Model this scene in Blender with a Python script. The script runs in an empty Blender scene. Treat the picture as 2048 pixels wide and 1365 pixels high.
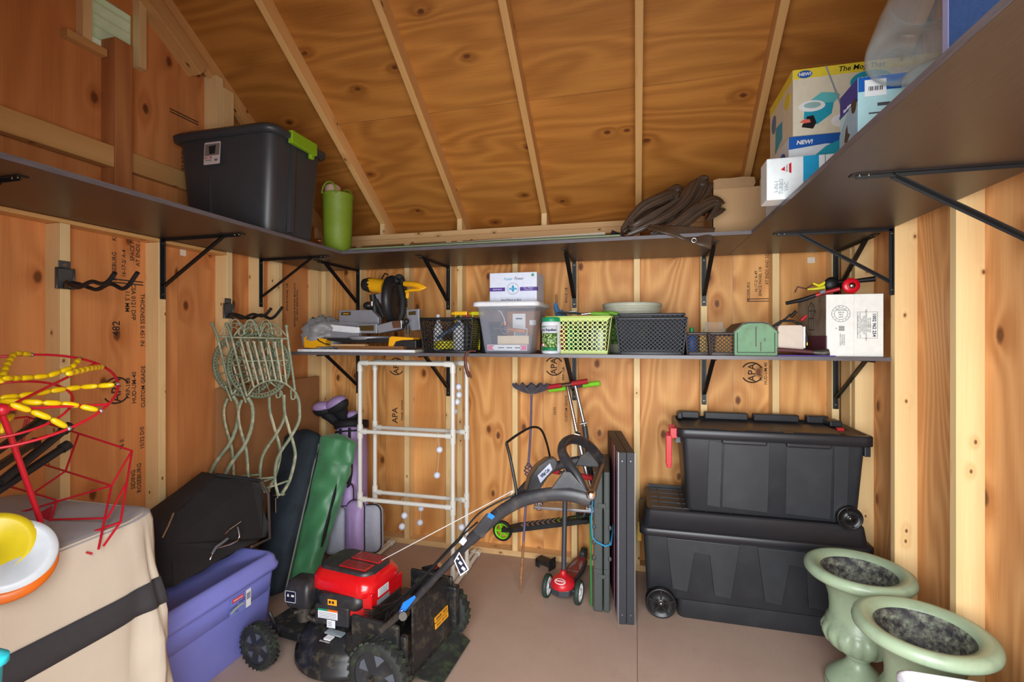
import bpy, bmesh, math, random
from math import sin, cos, pi, radians, sqrt, atan2
from mathutils import Vector, Matrix, Euler, noise

S = bpy.context.scene
COL = S.collection
random.seed(7)

# ---------------------------------------------------------------- camera
FPX, TH, H = 962.4, 0.2539, 1.515            # focal length in px of 2048, yaw to the left, eye height
cam = bpy.data.objects.new('camera', bpy.data.cameras.new('camera'))
COL.objects.link(cam)
cam.location = (0, 0, H)
cam.rotation_euler = (pi/2, 0, TH)
cam.data.sensor_width = 36.0
cam.data.lens = FPX/2048*36
cam.data.shift_y = -8.5/2048
cam.data.clip_start = 0.02
S.camera = cam

# ---------------------------------------------------------------- light and exposure
S.view_settings.view_transform = 'Standard'
S.view_settings.look = 'None'
S.view_settings.gamma = 1.0
S.view_settings.use_curve_mapping = False
S.view_settings.exposure = -0.38
w = bpy.data.worlds.new('sky'); S.world = w; w.use_nodes = True
bg = w.node_tree.nodes['Background']
bg.inputs[0].default_value = (0.80, 0.90, 1.0, 1); bg.inputs[1].default_value = 1.3

def area(name, loc, rot, sx, sy, power, col):
    l = bpy.data.lights.new(name, 'AREA'); l.shape = 'RECTANGLE'; l.size = sx; l.size_y = sy
    l.energy = power; l.color = col
    o = bpy.data.objects.new(name, l); COL.objects.link(o); o.location = loc; o.rotation_euler = rot
    return o
# daylight that comes in through the open double door behind the camera
area('door_daylight', (0.10, -0.50, 1.30), (pi/2-.55, 0, 0), 1.9, 1.9, 185, (0.95, 0.98, 1.0))

# ---------------------------------------------------------------- helpers
def srgb(r, g, b):
    f = lambda c: (c/255/12.92) if c/255 <= 0.04045 else ((c/255+0.055)/1.055)**2.4
    return (f(r), f(g), f(b), 1)

class NT:
    def __init__(s, m): s.t = m.node_tree; s.n = s.t.nodes; s.l = s.t.links
    def add(s, typ, **kw):
        n = s.n.new(typ)
        for k, v in kw.items():
            if hasattr(n, k): setattr(n, k, v)
        return n
    def put(s, sock, v):
        if isinstance(v, bpy.types.NodeSocket): s.l.new(v, sock)
        else: sock.default_value = v
    def math(s, op, a, b=None, c=None, clamp=False):
        n = s.n.new('ShaderNodeMath'); n.operation = op; n.use_clamp = clamp
        s.put(n.inputs[0], a)
        if b is not None: s.put(n.inputs[1], b)
        if c is not None: s.put(n.inputs[2], c)
        return n.outputs[0]
    def mix(s, f, a, b, mode='MIX'):
        n = s.n.new('ShaderNodeMix'); n.data_type = 'RGBA'; n.blend_type = mode
        s.put(n.inputs[0], f); s.put(n.inputs[6], a); s.put(n.inputs[7], b)
        return n.outputs[2]
    def noise(s, vec, scale, detail=3, rough=0.55, dist=0.0):
        n = s.n.new('ShaderNodeTexNoise'); s.put(n.inputs['Vector'], vec)
        n.inputs['Scale'].default_value = scale; n.inputs['Detail'].default_value = detail
        n.inputs['Roughness'].default_value = rough; n.inputs['Distortion'].default_value = dist
        return n.outputs[0]
    def vec(s, v, scale=(1, 1, 1), loc=(0, 0, 0), rot=(0, 0, 0)):
        n = s.n.new('ShaderNodeMapping'); s.put(n.inputs[0], v)
        n.inputs[1].default_value = loc; n.inputs[2].default_value = rot; n.inputs[3].default_value = scale
        return n.outputs[0]
    def ramp(s, f, stops, interp='LINEAR'):
        n = s.n.new('ShaderNodeValToRGB'); n.color_ramp.interpolation = interp; s.put(n.inputs[0], f)
        e = n.color_ramp.elements
        while len(e) < len(stops): e.new(0.5)
        for i, (p, c) in enumerate(stops):
            e[i].position = p; e[i].color = c if len(c) == 4 else (*c, 1)
        return n.outputs[0]
    def bump(s, h, strength=0.3, dist=0.01):
        n = s.n.new('ShaderNodeBump'); n.inputs['Strength'].default_value = strength
        n.inputs['Distance'].default_value = dist; s.put(n.inputs['Height'], h)
        return n.outputs[0]

MATS = {}
def newmat(name):
    m = bpy.data.materials.new(name); m.use_nodes = True
    t = NT(m); b = m.node_tree.nodes['Principled BSDF']
    MATS[name] = m
    return m, t, b

def mat(name, c, rough=0.5, metal=0.0, var=0.05, scale=30, bump=0.0, bscale=200, spec=0.5, alpha=None, trans=0, emit=None, coat=0, dirt=None, sheen=0):
    """plain coloured stuff with a little noise in its colour and relief"""
    if name in MATS: return MATS[name]
    m, t, b = newmat(name)
    co = t.add('ShaderNodeTexCoord').outputs['Object']
    base = srgb(*c)
    n = t.noise(co, scale, 3)
    dark = tuple(x*(1-var) for x in base[:3])+(1,); lite = tuple(min(1, x*(1+var)) for x in base[:3])+(1,)
    col = t.ramp(n, [(0.3, dark), (0.7, lite)])
    if dirt:
        dc, ds, amt = dirt
        d = t.noise(co, ds, 6, 0.65)
        f = t.math('MULTIPLY', t.ramp(d, [(0.5, (0, 0, 0)), (0.68, (1, 1, 1))]), amt)
        col = t.mix(f, col, srgb(*dc))
    t.put(b.inputs['Base Color'], col)
    b.inputs['Roughness'].default_value = rough; b.inputs['Metallic'].default_value = metal
    b.inputs['Specular IOR Level'].default_value = spec
    if bump: t.put(b.inputs['Normal'], t.bump(t.noise(co, bscale, 4), bump, 0.002))
    if trans: b.inputs['Transmission Weight'].default_value = trans; b.inputs['IOR'].default_value = 1.3
    if alpha is not None: b.inputs['Alpha'].default_value = alpha
    if coat: b.inputs['Coat Weight'].default_value = coat; b.inputs['Coat Roughness'].default_value = 0.1
    if sheen: b.inputs['Sheen Weight'].default_value = sheen
    if emit: b.inputs['Emission Color'].default_value = srgb(*emit[0]); b.inputs['Emission Strength'].default_value = emit[1]
    return m

def wood(name, light, dark, grain='z', seed=0.0, rings=9, knots=1.0, kn_scale=3.0, ratio=0.16, rough=0.55, ringamt=0.55, spec=0.35, knotcol=(92, 48, 20), bscale=1.0, kth=0.06):
    """rotary-cut plywood or sawn pine: contour-line figure, fine grain and knots; grain runs along one object axis"""
    if name in MATS: return MATS[name]
    m, t, b = newmat(name)
    co = t.add('ShaderNodeTexCoord').outputs['Object']
    rnd = t.add('ShaderNodeObjectInfo').outputs['Random']
    off = t.math('MULTIPLY', rnd, 37.0)
    ca = t.add('ShaderNodeCombineXYZ')
    for i in range(3): t.put(ca.inputs[i], off)
    ad = t.add('ShaderNodeVectorMath'); ad.operation = 'ADD'; t.put(ad.inputs[0], co); t.put(ad.inputs[1], ca.outputs[0])
    v0 = ad.outputs[0]
    sc = {'x': (ratio, 1, 1), 'y': (1, ratio, 1), 'z': (1, 1, ratio)}[grain]
    v = t.vec(v0, sc, (seed, seed*1.7, seed*0.6))
    # knots (flat cells in the plane of the face, so that they always show)
    sp = t.n.new('ShaderNodeSeparateXYZ'); t.l.new(v0, sp.inputs[0])
    X_, Y_, Z_ = sp.outputs
    uu, vv = {'z': (t.math('ADD', X_, Y_), Z_), 'x': (t.math('ADD', Y_, Z_), X_), 'y': (t.math('ADD', X_, Z_), Y_)}[grain]
    kc = t.n.new('ShaderNodeCombineXYZ'); t.put(kc.inputs[0], t.math('ADD', uu, seed)); t.put(kc.inputs[1], t.math('MULTIPLY', vv, .6))
    vo = t.add('ShaderNodeTexVoronoi'); vo.voronoi_dimensions = '2D'; t.put(vo.inputs['Vector'], kc.outputs[0]); vo.inputs['Scale'].default_value = kn_scale
    d = vo.outputs['Distance']
    gate = t.math('GREATER_THAN', t.math('FRACT', t.math('MULTIPLY', _sep(t, vo.outputs['Color']), 7.3)), 1-0.6*knots)
    d2 = t.math('ADD', d, t.math('MULTIPLY', t.math('SUBTRACT', t.noise(v0, 40, 2), 0.5), 0.03))
    halo = t.math('MULTIPLY', t.math('POWER', t.math('SUBTRACT', 1.0, t.math('DIVIDE', d2, kth*5.5), clamp=True), 2.0), gate)
    core = t.math('MULTIPLY', t.ramp(d2, [(kth*0.55, (1, 1, 1)), (kth*1.1, (0, 0, 0))]), gate)
    big = t.noise(v, 2.2*bscale, 2, 0.5, 0.3)
    field = t.math('ADD', t.math('MULTIPLY', big, rings*1.6), t.math('MULTIPLY', halo, 1.4))
    ring = t.math('ABSOLUTE', t.math('SINE', t.math('MULTIPLY', field, 3.1416)))
    ring = t.math('POWER', ring, 1.6)
    fine = t.noise(t.vec(v0, {'x': (0.03, 1, 1), 'y': (1, 0.03, 1), 'z': (1, 1, 0.03)}[grain], (seed, seed, seed)), 130, 3, 0.6)
    tone = t.noise(t.vec(v0, sc, (seed*3, 1, 2)), 1.6, 3, 0.6)
    f = t.math('ADD', t.math('MULTIPLY', ring, ringamt), t.math('MULTIPLY', fine, 0.55))
    f = t.math('ADD', f, t.math('MULTIPLY', t.math('SUBTRACT', tone, 0.5), 0.9))
    f = t.math('ADD', f, t.math('MULTIPLY', halo, 0.55))
    f = t.math('SUBTRACT', f, 0.12, clamp=True)
    col = t.mix(f, srgb(*light), srgb(*dark))
    col = t.mix(t.math('MULTIPLY', core, 0.85), col, srgb(*knotcol))
    # small per-board shift in brightness
    hs = t.add('ShaderNodeHueSaturation'); t.put(hs.inputs['Color'], col)
    t.put(hs.inputs['Value'], t.math('ADD', 0.93, t.math('MULTIPLY', rnd, 0.14)))
    t.put(b.inputs['Base Color'], hs.outputs[0])
    b.inputs['Roughness'].default_value = rough; b.inputs['Specular IOR Level'].default_value = spec
    t.put(b.inputs['Normal'], t.bump(t.math('ADD', fine, t.math('MULTIPLY', ring, 0.6)), 0.12, 0.002))
    return m
def _sep(t, sock):
    n = t.n.new('ShaderNodeSeparateColor'); t.l.new(sock, n.inputs[0]); return n.outputs[0]

def tag(o, label=None, cat=None, group=None, kind=None):
    if label: o['label'] = label
    if cat: o['category'] = cat
    if group: o['group'] = group
    if kind: o['kind'] = kind
    return o
def thing(name, label, cat, loc=(0, 0, 0), rz=0.0, group=None, rot=None, parent=None):
    o = bpy.data.objects.new(name, None); COL.objects.link(o); o.empty_display_size = 0.05
    o.location = loc; o.rotation_euler = rot if rot else (0, 0, rz)
    if parent: o.parent = parent
    return tag(o, label, cat, group)
def struct(name):
    o = bpy.data.objects.new(name, None); COL.objects.link(o); o['kind'] = 'structure'; return o

class MB:
    """collects geometry; build() links it as ONE mesh object"""
    def __init__(s): s.v = []; s.f = []; s.mi = []; s.sm = []; s.M = Matrix.Identity(4)
    def at(s, M=None): s.M = M if M is not None else Matrix.Identity(4); return s
    def raw(s, vs, fs, mi=0, sm=False):
        n = len(s.v); s.v += [tuple(s.M @ Vector(p)) for p in vs]
        s.f += [tuple(i+n for i in f) for f in fs]; s.mi += [mi]*len(fs); s.sm += [sm]*len(fs); return s
    def bx(s, x0, y0, z0, x1, y1, z1, mi=0):
        if x0 > x1: x0, x1 = x1, x0
        if y0 > y1: y0, y1 = y1, y0
        if z0 > z1: z0, z1 = z1, z0
        return s.raw([(x0, y0, z0), (x1, y0, z0), (x1, y1, z0), (x0, y1, z0), (x0, y0, z1), (x1, y0, z1), (x1, y1, z1), (x0, y1, z1)],
                     [(0, 3, 2, 1), (4, 5, 6, 7), (0, 1, 5, 4), (1, 2, 6, 5), (2, 3, 7, 6), (3, 0, 4, 7)], mi)
    def cbx(s, c, sz, mi=0): return s.bx(c[0]-sz[0]/2, c[1]-sz[1]/2, c[2]-sz[2]/2, c[0]+sz[0]/2, c[1]+sz[1]/2, c[2]+sz[2]/2, mi)
    def frustum(s, a, b, mi=0, sm=False):
        """a, b: lists of the same length of 3D points (rings); closed"""
        n = len(a)
        return s.raw(list(a)+list(b), [tuple(range(n-1, -1, -1)), tuple(range(n, 2*n))]+[(i, (i+1) % n, n+(i+1) % n, n+i) for i in range(n)], mi, sm)
    def loft(s, rings, mi=0, sm=True, cap0=True, cap1=True, close=True):
        n = len(rings[0]); vs = [p for r in rings for p in r]; fs = []
        for k in range(len(rings)-1):
            for i in range(n if close else n-1):
                j = (i+1) % n
                fs.append((k*n+i, k*n+j, (k+1)*n+j, (k+1)*n+i))
        s.raw(vs, fs, mi, sm)
        if cap0: s.raw(rings[0], [tuple(range(n-1, -1, -1))], mi)
        if cap1: s.raw(rings[-1], [tuple(range(n))], mi)
        return s
    def prism(s, poly, z0, z1, mi=0, M=None, sm=False):
        a = [(p[0], p[1], z0) for p in poly]; b = [(p[0], p[1], z1) for p in poly]
        if M is not None: a = [tuple(M @ Vector(p)) for p in a]; b = [tuple(M @ Vector(p)) for p in b]
        return s.frustum(a, b, mi, sm)
    def tube(s, pts, r, n=8, mi=0, close=False, flat=None, sm=True):
        pts = [Vector(p) for p in pts]; k = len(pts)
        rs = r if isinstance(r, (list, tuple)) else [r]*k
        rings = []; up = None
        for i, p in enumerate(pts):
            a = pts[(i-1) % k] if (i > 0 or close) else p; b = pts[(i+1) % k] if (i < k-1 or close) else p
            t = (b-a)
            t = t.normalized() if t.length > 1e-9 else Vector((0, 0, 1))
            if up is None:
                up = Vector((0, 0, 1)) if abs(t.z) < 0.9 else Vector((1, 0, 0))
            u = (up-t*up.dot(t))
            u = u.normalized() if u.length > 1e-6 else t.orthogonal().normalized()
            w_ = t.cross(u); up = u
            fl = flat or (1, 1)
            rings.append([tuple(p+(u*cos(2*pi*j/n)*fl[0]+w_*sin(2*pi*j/n)*fl[1])*rs[i]) for j in range(n)])
        if close:
            rings.append(rings[0]); return s.loft(rings, mi, sm, False, False)
        return s.loft(rings, mi, sm)
    def lathe(s, prof, n=24, mi=0, M=None, cap0=True, cap1=True, sm=True, wob=None):
        rings = []
        for (r, z) in prof:
            ring = []
            for j in range(n):
                a = 2*pi*j/n; rr = r*(wob(a, z) if wob else 1)
                ring.append((rr*cos(a), rr*sin(a), z))
            if M is not None: ring = [tuple(M @ Vector(p)) for p in ring]
            rings.append(ring)
        return s.loft(rings, mi, sm, cap0, cap1)
    def cyl(s, a, b, r, n=16, mi=0, r2=None, sm=True):
        return s.tube([a, b], [r, r if r2 is None else r2], n, mi, sm=sm)
    def ball(s, c, r, n=12, mi=0, sc=(1, 1, 1)):
        pr = [(max(1e-4, r*sin(pi*i/(n//2))), -r*cos(pi*i/(n//2))) for i in range(n//2+1)]
        M = Matrix.Translation(c) @ Matrix.Diagonal((*sc, 1)); return s.lathe(pr, n, mi, M)
    def torus(s, c, R, r, n=32, k=8, mi=0, M=None, flat=None):
        M = M or Matrix.Identity(4)
        return s.tube([tuple(Vector(c)+(M.to_3x3() @ Vector((R*cos(2*pi*i/n), R*sin(2*pi*i/n), 0)))) for i in range(n)], r, k, mi, close=True, flat=flat)
    def grid(s, fn, nu, nv, mi=0, sm=True, th=0.0):
        vs = [fn(i/nu, j/nv) for j in range(nv+1) for i in range(nu+1)]
        fs = [(j*(nu+1)+i, j*(nu+1)+i+1, (j+1)*(nu+1)+i+1, (j+1)*(nu+1)+i) for j in range(nv) for i in range(nu)]
        return s.raw(vs, fs, mi, sm)
    def build(s, name, mats, parent=None, bevel=0.0, seg=2, subsurf=0, solid=0.0, label=None, kind=None, M=None, soff=0.0, autosm=None):
        me = bpy.data.meshes.new(name); me.from_pydata(s.v, [], s.f)
        for m in (mats if isinstance(mats, (list, tuple)) else [mats]): me.materials.append(m)
        for p, mi, sm in zip(me.polygons, s.mi, s.sm): p.material_index = mi; p.use_smooth = sm
        me.update()
        o = bpy.data.objects.new(name, me); COL.objects.link(o)
        if parent is not None: o.parent = parent
        if M is not None: o.matrix_local = M
        if solid: md = o.modifiers.new('solid', 'SOLIDIFY'); md.thickness = solid; md.offset = soff
        if bevel: md = o.modifiers.new('bevel', 'BEVEL'); md.width = bevel; md.segments = seg; md.limit_method = 'ANGLE'; md.angle_limit = radians(40)
        if subsurf: md = o.modifiers.new('sub', 'SUBSURF'); md.levels = subsurf; md.render_levels = subsurf
        if label: o['label'] = label
        if kind: o['kind'] = kind
        return o

def rrect(w_, d, r, n=4, cx=0, cy=0):
    """rounded rectangle outline, counter-clockwise"""
    out = []
    for (sx, sy, a0) in ((1, 1, 0), (-1, 1, pi/2), (-1, -1, pi), (1, -1, 3*pi/2)):
        for i in range(n+1):
            a = a0+pi/2*i/n
            out.append((cx+sx*(w_/2-r)+r*cos(a), cy+sy*(d/2-r)+r*sin(a)))
    return out
def rr3(w_, d, r, z, n=4, cx=0, cy=0): return [(x, y, z) for x, y in rrect(w_, d, r, n, cx, cy)]

def copy_tree(o, parent=None):
    c = o.copy(); COL.objects.link(c)
    if parent is not None: c.parent = parent; c.matrix_parent_inverse = o.matrix_parent_inverse.copy()
    for ch in [x for x in S.objects if x.parent == o]: copy_tree(ch, c)
    return c

def frame(origin, xdir, ydir):
    """matrix whose local x,y run along the given directions"""
    x = Vector(xdir).normalized(); z = x.cross(Vector(ydir)).normalized(); y = z.cross(x)
    M = Matrix((x, y, z)).transposed().to_4x4(); M.translation = Vector(origin); return M

TEXTS = {}
def text(body, size, m, parent, M, name='lettering', bold=0.0, align='CENTER', sx=1.0, shear=0.0, spacing=1.0, depth=0.0003, line=1.0):
    """printed lettering as a thin mesh lying in the local xy plane of M"""
    c = bpy.data.curves.new('t', 'FONT'); c.body = body; c.size = size; c.align_x = align; c.align_y = 'CENTER'
    c.extrude = depth; c.offset = bold; c.shear = shear; c.space_character = spacing; c.resolution_u = 2; c.space_line = line
    o = bpy.data.objects.new('t', c); COL.objects.link(o)
    dg = bpy.context.evaluated_depsgraph_get()
    me = bpy.data.meshes.new_from_object(o.evaluated_get(dg)); COL.objects.unlink(o); bpy.data.objects.remove(o)
    me.materials.clear(); me.materials.append(m)
    q = bpy.data.objects.new(name, me); COL.objects.link(q)
    if parent is not None: q.parent = parent
    q.matrix_local = M @ Matrix.Diagonal((sx, 1, 1, 1))
    return q
def flatpoly(name, poly, m, parent, M, th=0.0006):
    return MB().prism(poly, 0, th).build(name, m, parent, M=M)
def ellipse(cx, cy, rx, ry, n=28): return [(cx+rx*cos(2*pi*i/n), cy+ry*sin(2*pi*i/n)) for i in range(n)]
def rect(cx, cy, w_, h_): return [(cx-w_/2, cy-h_/2), (cx+w_/2, cy-h_/2), (cx+w_/2, cy+h_/2), (cx-w_/2, cy+h_/2)]
def T(x, y, z): return Matrix.Translation((x, y, z))
def RX(a): return Matrix.Rotation(a, 4, 'X')
def RY(a): return Matrix.Rotation(a, 4, 'Y')
def RZ(a): return Matrix.Rotation(a, 4, 'Z')
FACE_S = RX(pi/2)            # local xy plane -> faces -y (towards the camera), x to the right

_F = Vector((-sin(TH), cos(TH), 0)); _R = Vector((cos(TH), sin(TH), 0))
def PX(u, v, ax, val):
    """point of the real plane x|y|z = val that a measured photo pixel shows (survey of the place)"""
    d = _F+_R*((u-1024)/FPX)+Vector((0, 0, 1))*((674-v)/FPX)
    i = 'xyz'.index(ax); o = Vector((0, 0, H)); return o+d*((val-o[i])/d[i])
# ================================================================ the setting
D, XL, XR = 3.213, -2.351, 1.142        # stud faces of the back, left and right wall
SD = 0.089                               # stud depth
PB, PL, PR = D+SD, XL-SD, XR+SD          # inner faces of the plywood
YF = 0.28                                # front wall stud face
RY0, SLOPE = 1.745, 0.695                # ridge position, roof pitch
Z_SH = 2.462                             # roof sheathing height above the back stud face
ZR = lambda y: Z_SH+SLOPE*(D-y) if y >= RY0 else Z_SH+SLOPE*(D-(2*RY0-y))
ply_back = wood('plywood back', (238, 178, 108), (188, 118, 56), 'z', 1.3, rings=13, knots=1.1, kn_scale=4.8, kth=.085, ringamt=.5, bscale=.75, ratio=.24)
ply_left = wood('plywood left', (222, 150, 90), (178, 104, 54), 'z', 5.1, rings=6, knots=1.1, kn_scale=4.6, kth=.085, ringamt=.3)
ply_right = wood('plywood right', (238, 180, 120), (188, 122, 68), 'z', 8.2, rings=14, knots=1, kn_scale=3.6, kth=.075, ringamt=.45, bscale=.8, ratio=.2)
ply_roof = wood('plywood roof', (202, 136, 62), (146, 86, 30), 'x', 2.7, rings=8, knots=.9, kn_scale=3.6, kth=.05, ratio=.22, ringamt=.4)
pine = wood('pine stud', (244, 214, 158), (222, 176, 116), 'z', 3.3, rings=4, knots=.9, kn_scale=8.0, kth=.05, ringamt=.3, ratio=.06)
pine_x = wood('pine plate', (236, 198, 144), (206, 156, 100), 'x', 6.3, rings=4, knots=.8, kn_scale=7.0, kth=.05, ringamt=.3, ratio=.06)
pine_y = wood('pine rafter', (228, 180, 116), (190, 134, 76), 'y', 4.3, rings=4, knots=.8, kn_scale=6.0, kth=.05, ringamt=.3, ratio=.06)
fir = wood('fir post', (196, 132, 80), (156, 92, 50), 'z', 7.7, rings=9, knots=.3, ratio=.05)
ink = mat('stamp ink', (62, 44, 34), .8, var=.3, scale=400)
black_metal = mat('black powder coated steel', (20, 20, 22), .45, bump=.15, bscale=500)
screw_m = mat('screw', (190, 180, 150), .35, 1)

def plank(name, m, parent, x0, y0, z0, x1, y1, z1, bev=.0015):
    cx, cy, cz = (x0+x1)/2, (y0+y1)/2, (z0+z1)/2
    return MB().bx(x0-cx, y0-cy, z0-cz, x1-cx, y1-cy, z1-cz).build(name, m, parent, bevel=bev, seg=1, M=T(cx, cy, cz))

# ---- floor: painted plywood sheets
def floor_material():
    m, t, b = newmat('painted floor')
    co = t.add('ShaderNodeTexCoord').outputs['Object']
    n1 = t.noise(co, 1.6, 5, .6); n2 = t.noise(co, 60, 3); n3 = t.noise(t.vec(co, (40, 3, 1)), 3, 3)
    col = t.ramp(n1, [(.3, srgb(172, 146, 130)), (.7, srgb(188, 162, 146))])
    col = t.mix(t.math('MULTIPLY', n3, .25), col, srgb(156, 130, 118))
    vo = t.add('ShaderNodeTexVoronoi'); t.put(vo.inputs['Vector'], t.vec(co, (1, 1, .01))); vo.inputs['Scale'].default_value = 11
    g = t.math('GREATER_THAN', _sep(t, vo.outputs['Color']), .62)
    sp = t.math('MULTIPLY', t.math('LESS_THAN', t.math('ADD', vo.outputs['Distance'], t.math('MULTIPLY', n2, .06)), .065), g)
    col = t.mix(t.math('MULTIPLY', sp, .6), col, srgb(84, 62, 50))
    st = t.ramp(t.noise(co, 3.5, 6, .7), [(.56, (0, 0, 0)), (.72, (1, 1, 1))])
    col = t.mix(t.math('MULTIPLY', st, .18), col, srgb(104, 86, 76))
    t.put(b.inputs['Base Color'], col); b.inputs['Roughness'].default_value = .55
    t.put(b.inputs['Normal'], t.bump(t.math('ADD', n2, n3), .12, .001))
    return m
fm = floor_material()
floor = struct('floor')
for x0, x1 in ((-2.6, -1.222), (-1.22, .001), (.003, 1.3)):
    for y0, y1 in ((.1, 1.319), (1.321, 3.4)) if x0 < -1.3 else ((.1, 3.4),):
        plank('plywood_panel', fm, floor, x0, y0, -.018, x1, y1, 0, .0008)
plank('joist_board', pine_x, floor, -2.6, .1, -.16, 1.3, 3.4, -.019)

# ---- back wall
wb = struct('wall_back')
for x0, x1 in ((-2.56, -1.852), (-1.85, -.632), (-.63, .588), (.59, 1.35)):
    plank('plywood_panel', ply_back, wb, x0, PB, 0, x1, PB+.012, 2.272)
studs_b = [-2.332, -2.02, -1.65, -1.627, -1.31, -1.218, -.813, -.404, 0.0, .406, .813, 1.13]
for x in (-2.332, -2.03, -1.631, -1.304, -1.218, -.813, -.404, 0.0, .406, .813, 1.13):
    plank('stud', pine, wb, x-.019, D, .038, x+.019, PB, 2.197)
plank('bottom_plate', pine_x, wb, XL, D, 0, XR, PB, .038)
plank('top_plate', pine_x, wb, XL, D, 2.197, XR, PB, 2.235)
plank('top_plate', pine_x, wb, XL, D, 2.236, XR, PB, 2.273)
# ---- left gable wall
wl = struct('wall_left')
def gable_panel(y0, y1, x, thick, m, par, hole=None):
    poly = [(y0, 0), (y1, 0), (y1, ZR(y1)-.005)]
    if y0 < RY0 < y1: poly.append((RY0, ZR(RY0)-.005))
    poly.append((y0, ZR(y0)-.005))
    M = Matrix(((0, 0, 1, x), (1, 0, 0, 0), (0, 1, 0, 0), (0, 0, 0, 1)))
    if not hole:
        MB().prism(poly, 0, thick, M=M).build('plywood_panel', m, par); return
    hy0, hy1, hz0, hz1 = hole
    mb = MB()
    for pp in ([(y0, 0), (y1, 0), (y1, hz0), (y0, hz0)], [(y0, hz0), (hy0, hz0), (hy0, ZR(hy0)-.005), (y0, ZR(y0)-.005)],
               [(hy1, hz0), (y1, hz0), (y1, ZR(y1)-.005), (hy1, ZR(hy1)-.005)],
               [(hy0, hz1), (hy1, hz1), (hy1, ZR(hy1)-.005), (RY0, ZR(RY0)-.005), (hy0, ZR(hy0)-.005)]):
        mb.prism(pp, 0, thick, M=M)
    mb.build('plywood_panel', m, par)
VH = (1.638, 1.851, 2.862, 3.12)
for a, b_, h in ((.19, .878, None), (.88, 2.096, VH), (2.098, PB, None)):
    gable_panel(a, b_, PL-.012, .012, ply_left, wl, h)
def gstud(y0, y1, z0, z1, m=pine, x0=None, x1=None, par=None, nm='stud'):
    plank(nm, m, par or wl, PL if x0 is None else x0, y0, z0, XL if x1 is None else x1, y1, z1)
for y in (.30, .70, 1.085, 1.503, 1.935, 2.777, 3.194):
    gstud(y-.019, y+.019, .038, 1.997 if y < 2.3 else 2.03)
gstud(2.357-.019, 2.357+.019, .038, 2.30); gstud(2.592, 2.628, .038, 2.30)
plank('top_plate', pine_y, wl, PL, .2, 1.998, XL-.001, 2.337, 2.0155)
gstud(2.262, 2.31, 2.301, 3.03); gstud(2.312, 2.387, 2.301, 2.985)
gstud(1.705, 1.784, 2.04, 2.915, fir)
plank('horizontal_board', pine_y, wl, XL-.05, .2, 2.305, XL-.004, 1.704, 2.402)
plank('horizontal_board', pine_y, wl, PL, 1.785, 2.325, PL+.04, 2.26, 2.42)
plank('bottom_plate', pine_y, wl, PL, .2, 0, XL, D, .038)
# sloping rake plates under the roof
def rake(name, y0, y1, dz0, dz1, x0, x1, par):
    s = SLOPE if y0 >= RY0 else -SLOPE
    za, zb = ZR(y0), ZR(y1)
    L = sqrt((y1-y0)**2+(zb-za)**2); a = atan2(zb-za, y1-y0)
    M = T((x0+x1)/2, y0, za) @ RX(a)
    MB().bx(-(x1-x0)/2, 0, dz0, (x1-x0)/2, L, dz1).build(name, pine_y, par, bevel=.0015, seg=1, M=M)
rake('rake_plate', RY0, 2.262, -.178, -.140, PL, XL, wl); rake('rake_plate', RY0, 2.262, -.138, -.092, PL, XL, wl)
rake('rake_plate', .2, RY0, -.13, -.092, PL, XL, wl)
# vent opening
for y0, y1 in ((1.60, 1.637), (1.852, 1.889)): plank('vent_frame', pine, wl, PL, y0, 2.86, PL+.045, y1, 3.27)
plank('vent_frame', pine_y, wl, PL, 1.54, 2.825, PL+.044, 1.703, 2.859)
vent_m = mat('vent plastic with glow', (214, 222, 200), .5, emit=((150, 170, 120), .12))  # weak emission stands in for daylight coming through the louvres
vent = struct('gable_vent')  # the louvred gable vent; slats and screen share the added glow
for k in range(6):
    z = 2.865+k*.055
    MB().raw([(PL-.06, 1.60, z), (PL-.06, 1.91, z), (PL-.013, 1.91, z+.05), (PL-.013, 1.60, z+.05), (PL-.06, 1.60, z+.004), (PL-.06, 1.91, z+.004), (PL-.013, 1.91, z+.054), (PL-.013, 1.60, z+.054)],
             [(0, 1, 2, 3), (7, 6, 5, 4), (0, 4, 5, 1), (1, 5, 6, 2), (2, 6, 7, 3), (3, 7, 4, 0)]).build('vent_slat', vent_m, vent)
MB().bx(PL-.068, 1.56, 2.82, PL-.062, 1.94, 3.20).build('vent_screen', vent_m, vent)

# ---- right gable wall
wr_ = struct('wall_right')
for a, b_ in ((.19, 1.0), (1.002, 2.218), (2.22, PB)):
    gable_panel(a, b_, PR, .012, ply_right, wr_)
for y0, y1 in ((.285, .32), (.78, .815), (1.20, 1.236), (1.69, 1.728), (2.133, 2.171), (2.57, 2.608), (2.985, 3.022)):
    plank('stud', pine, wr_, XR, y0, .038, PR, y1, ZR(y1)-.10)
plank('stud', pine, wr_, XR+.001, 3.05, .038, XR+.04, 3.213-.04, 2.2)
plank('bottom_plate', pine_y, wr_, XR, .2, 0, PR, D, .038)

# ---- front wall with the open double door behind the camera
wf = struct('wall_front')
plank('plywood_panel', ply_back, wf, PL, .178, 0, -.98, .19, 2.40); plank('plywood_panel', ply_back, wf, .98, .178, 0, PR, .19, 2.40)
plank('plywood_panel', ply_back, wf, -.979, .178, 2.05, .979, .19, 2.40)
for x in (-2.2, -1.8, -1.4, -1.0, 1.0): plank('stud', pine, wf, x-.019, .19, .038, x+.019, YF, 2.27)
plank('door_header', pine_x, wf, -.979, .19, 2.05, .979, YF, 2.19)

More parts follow.
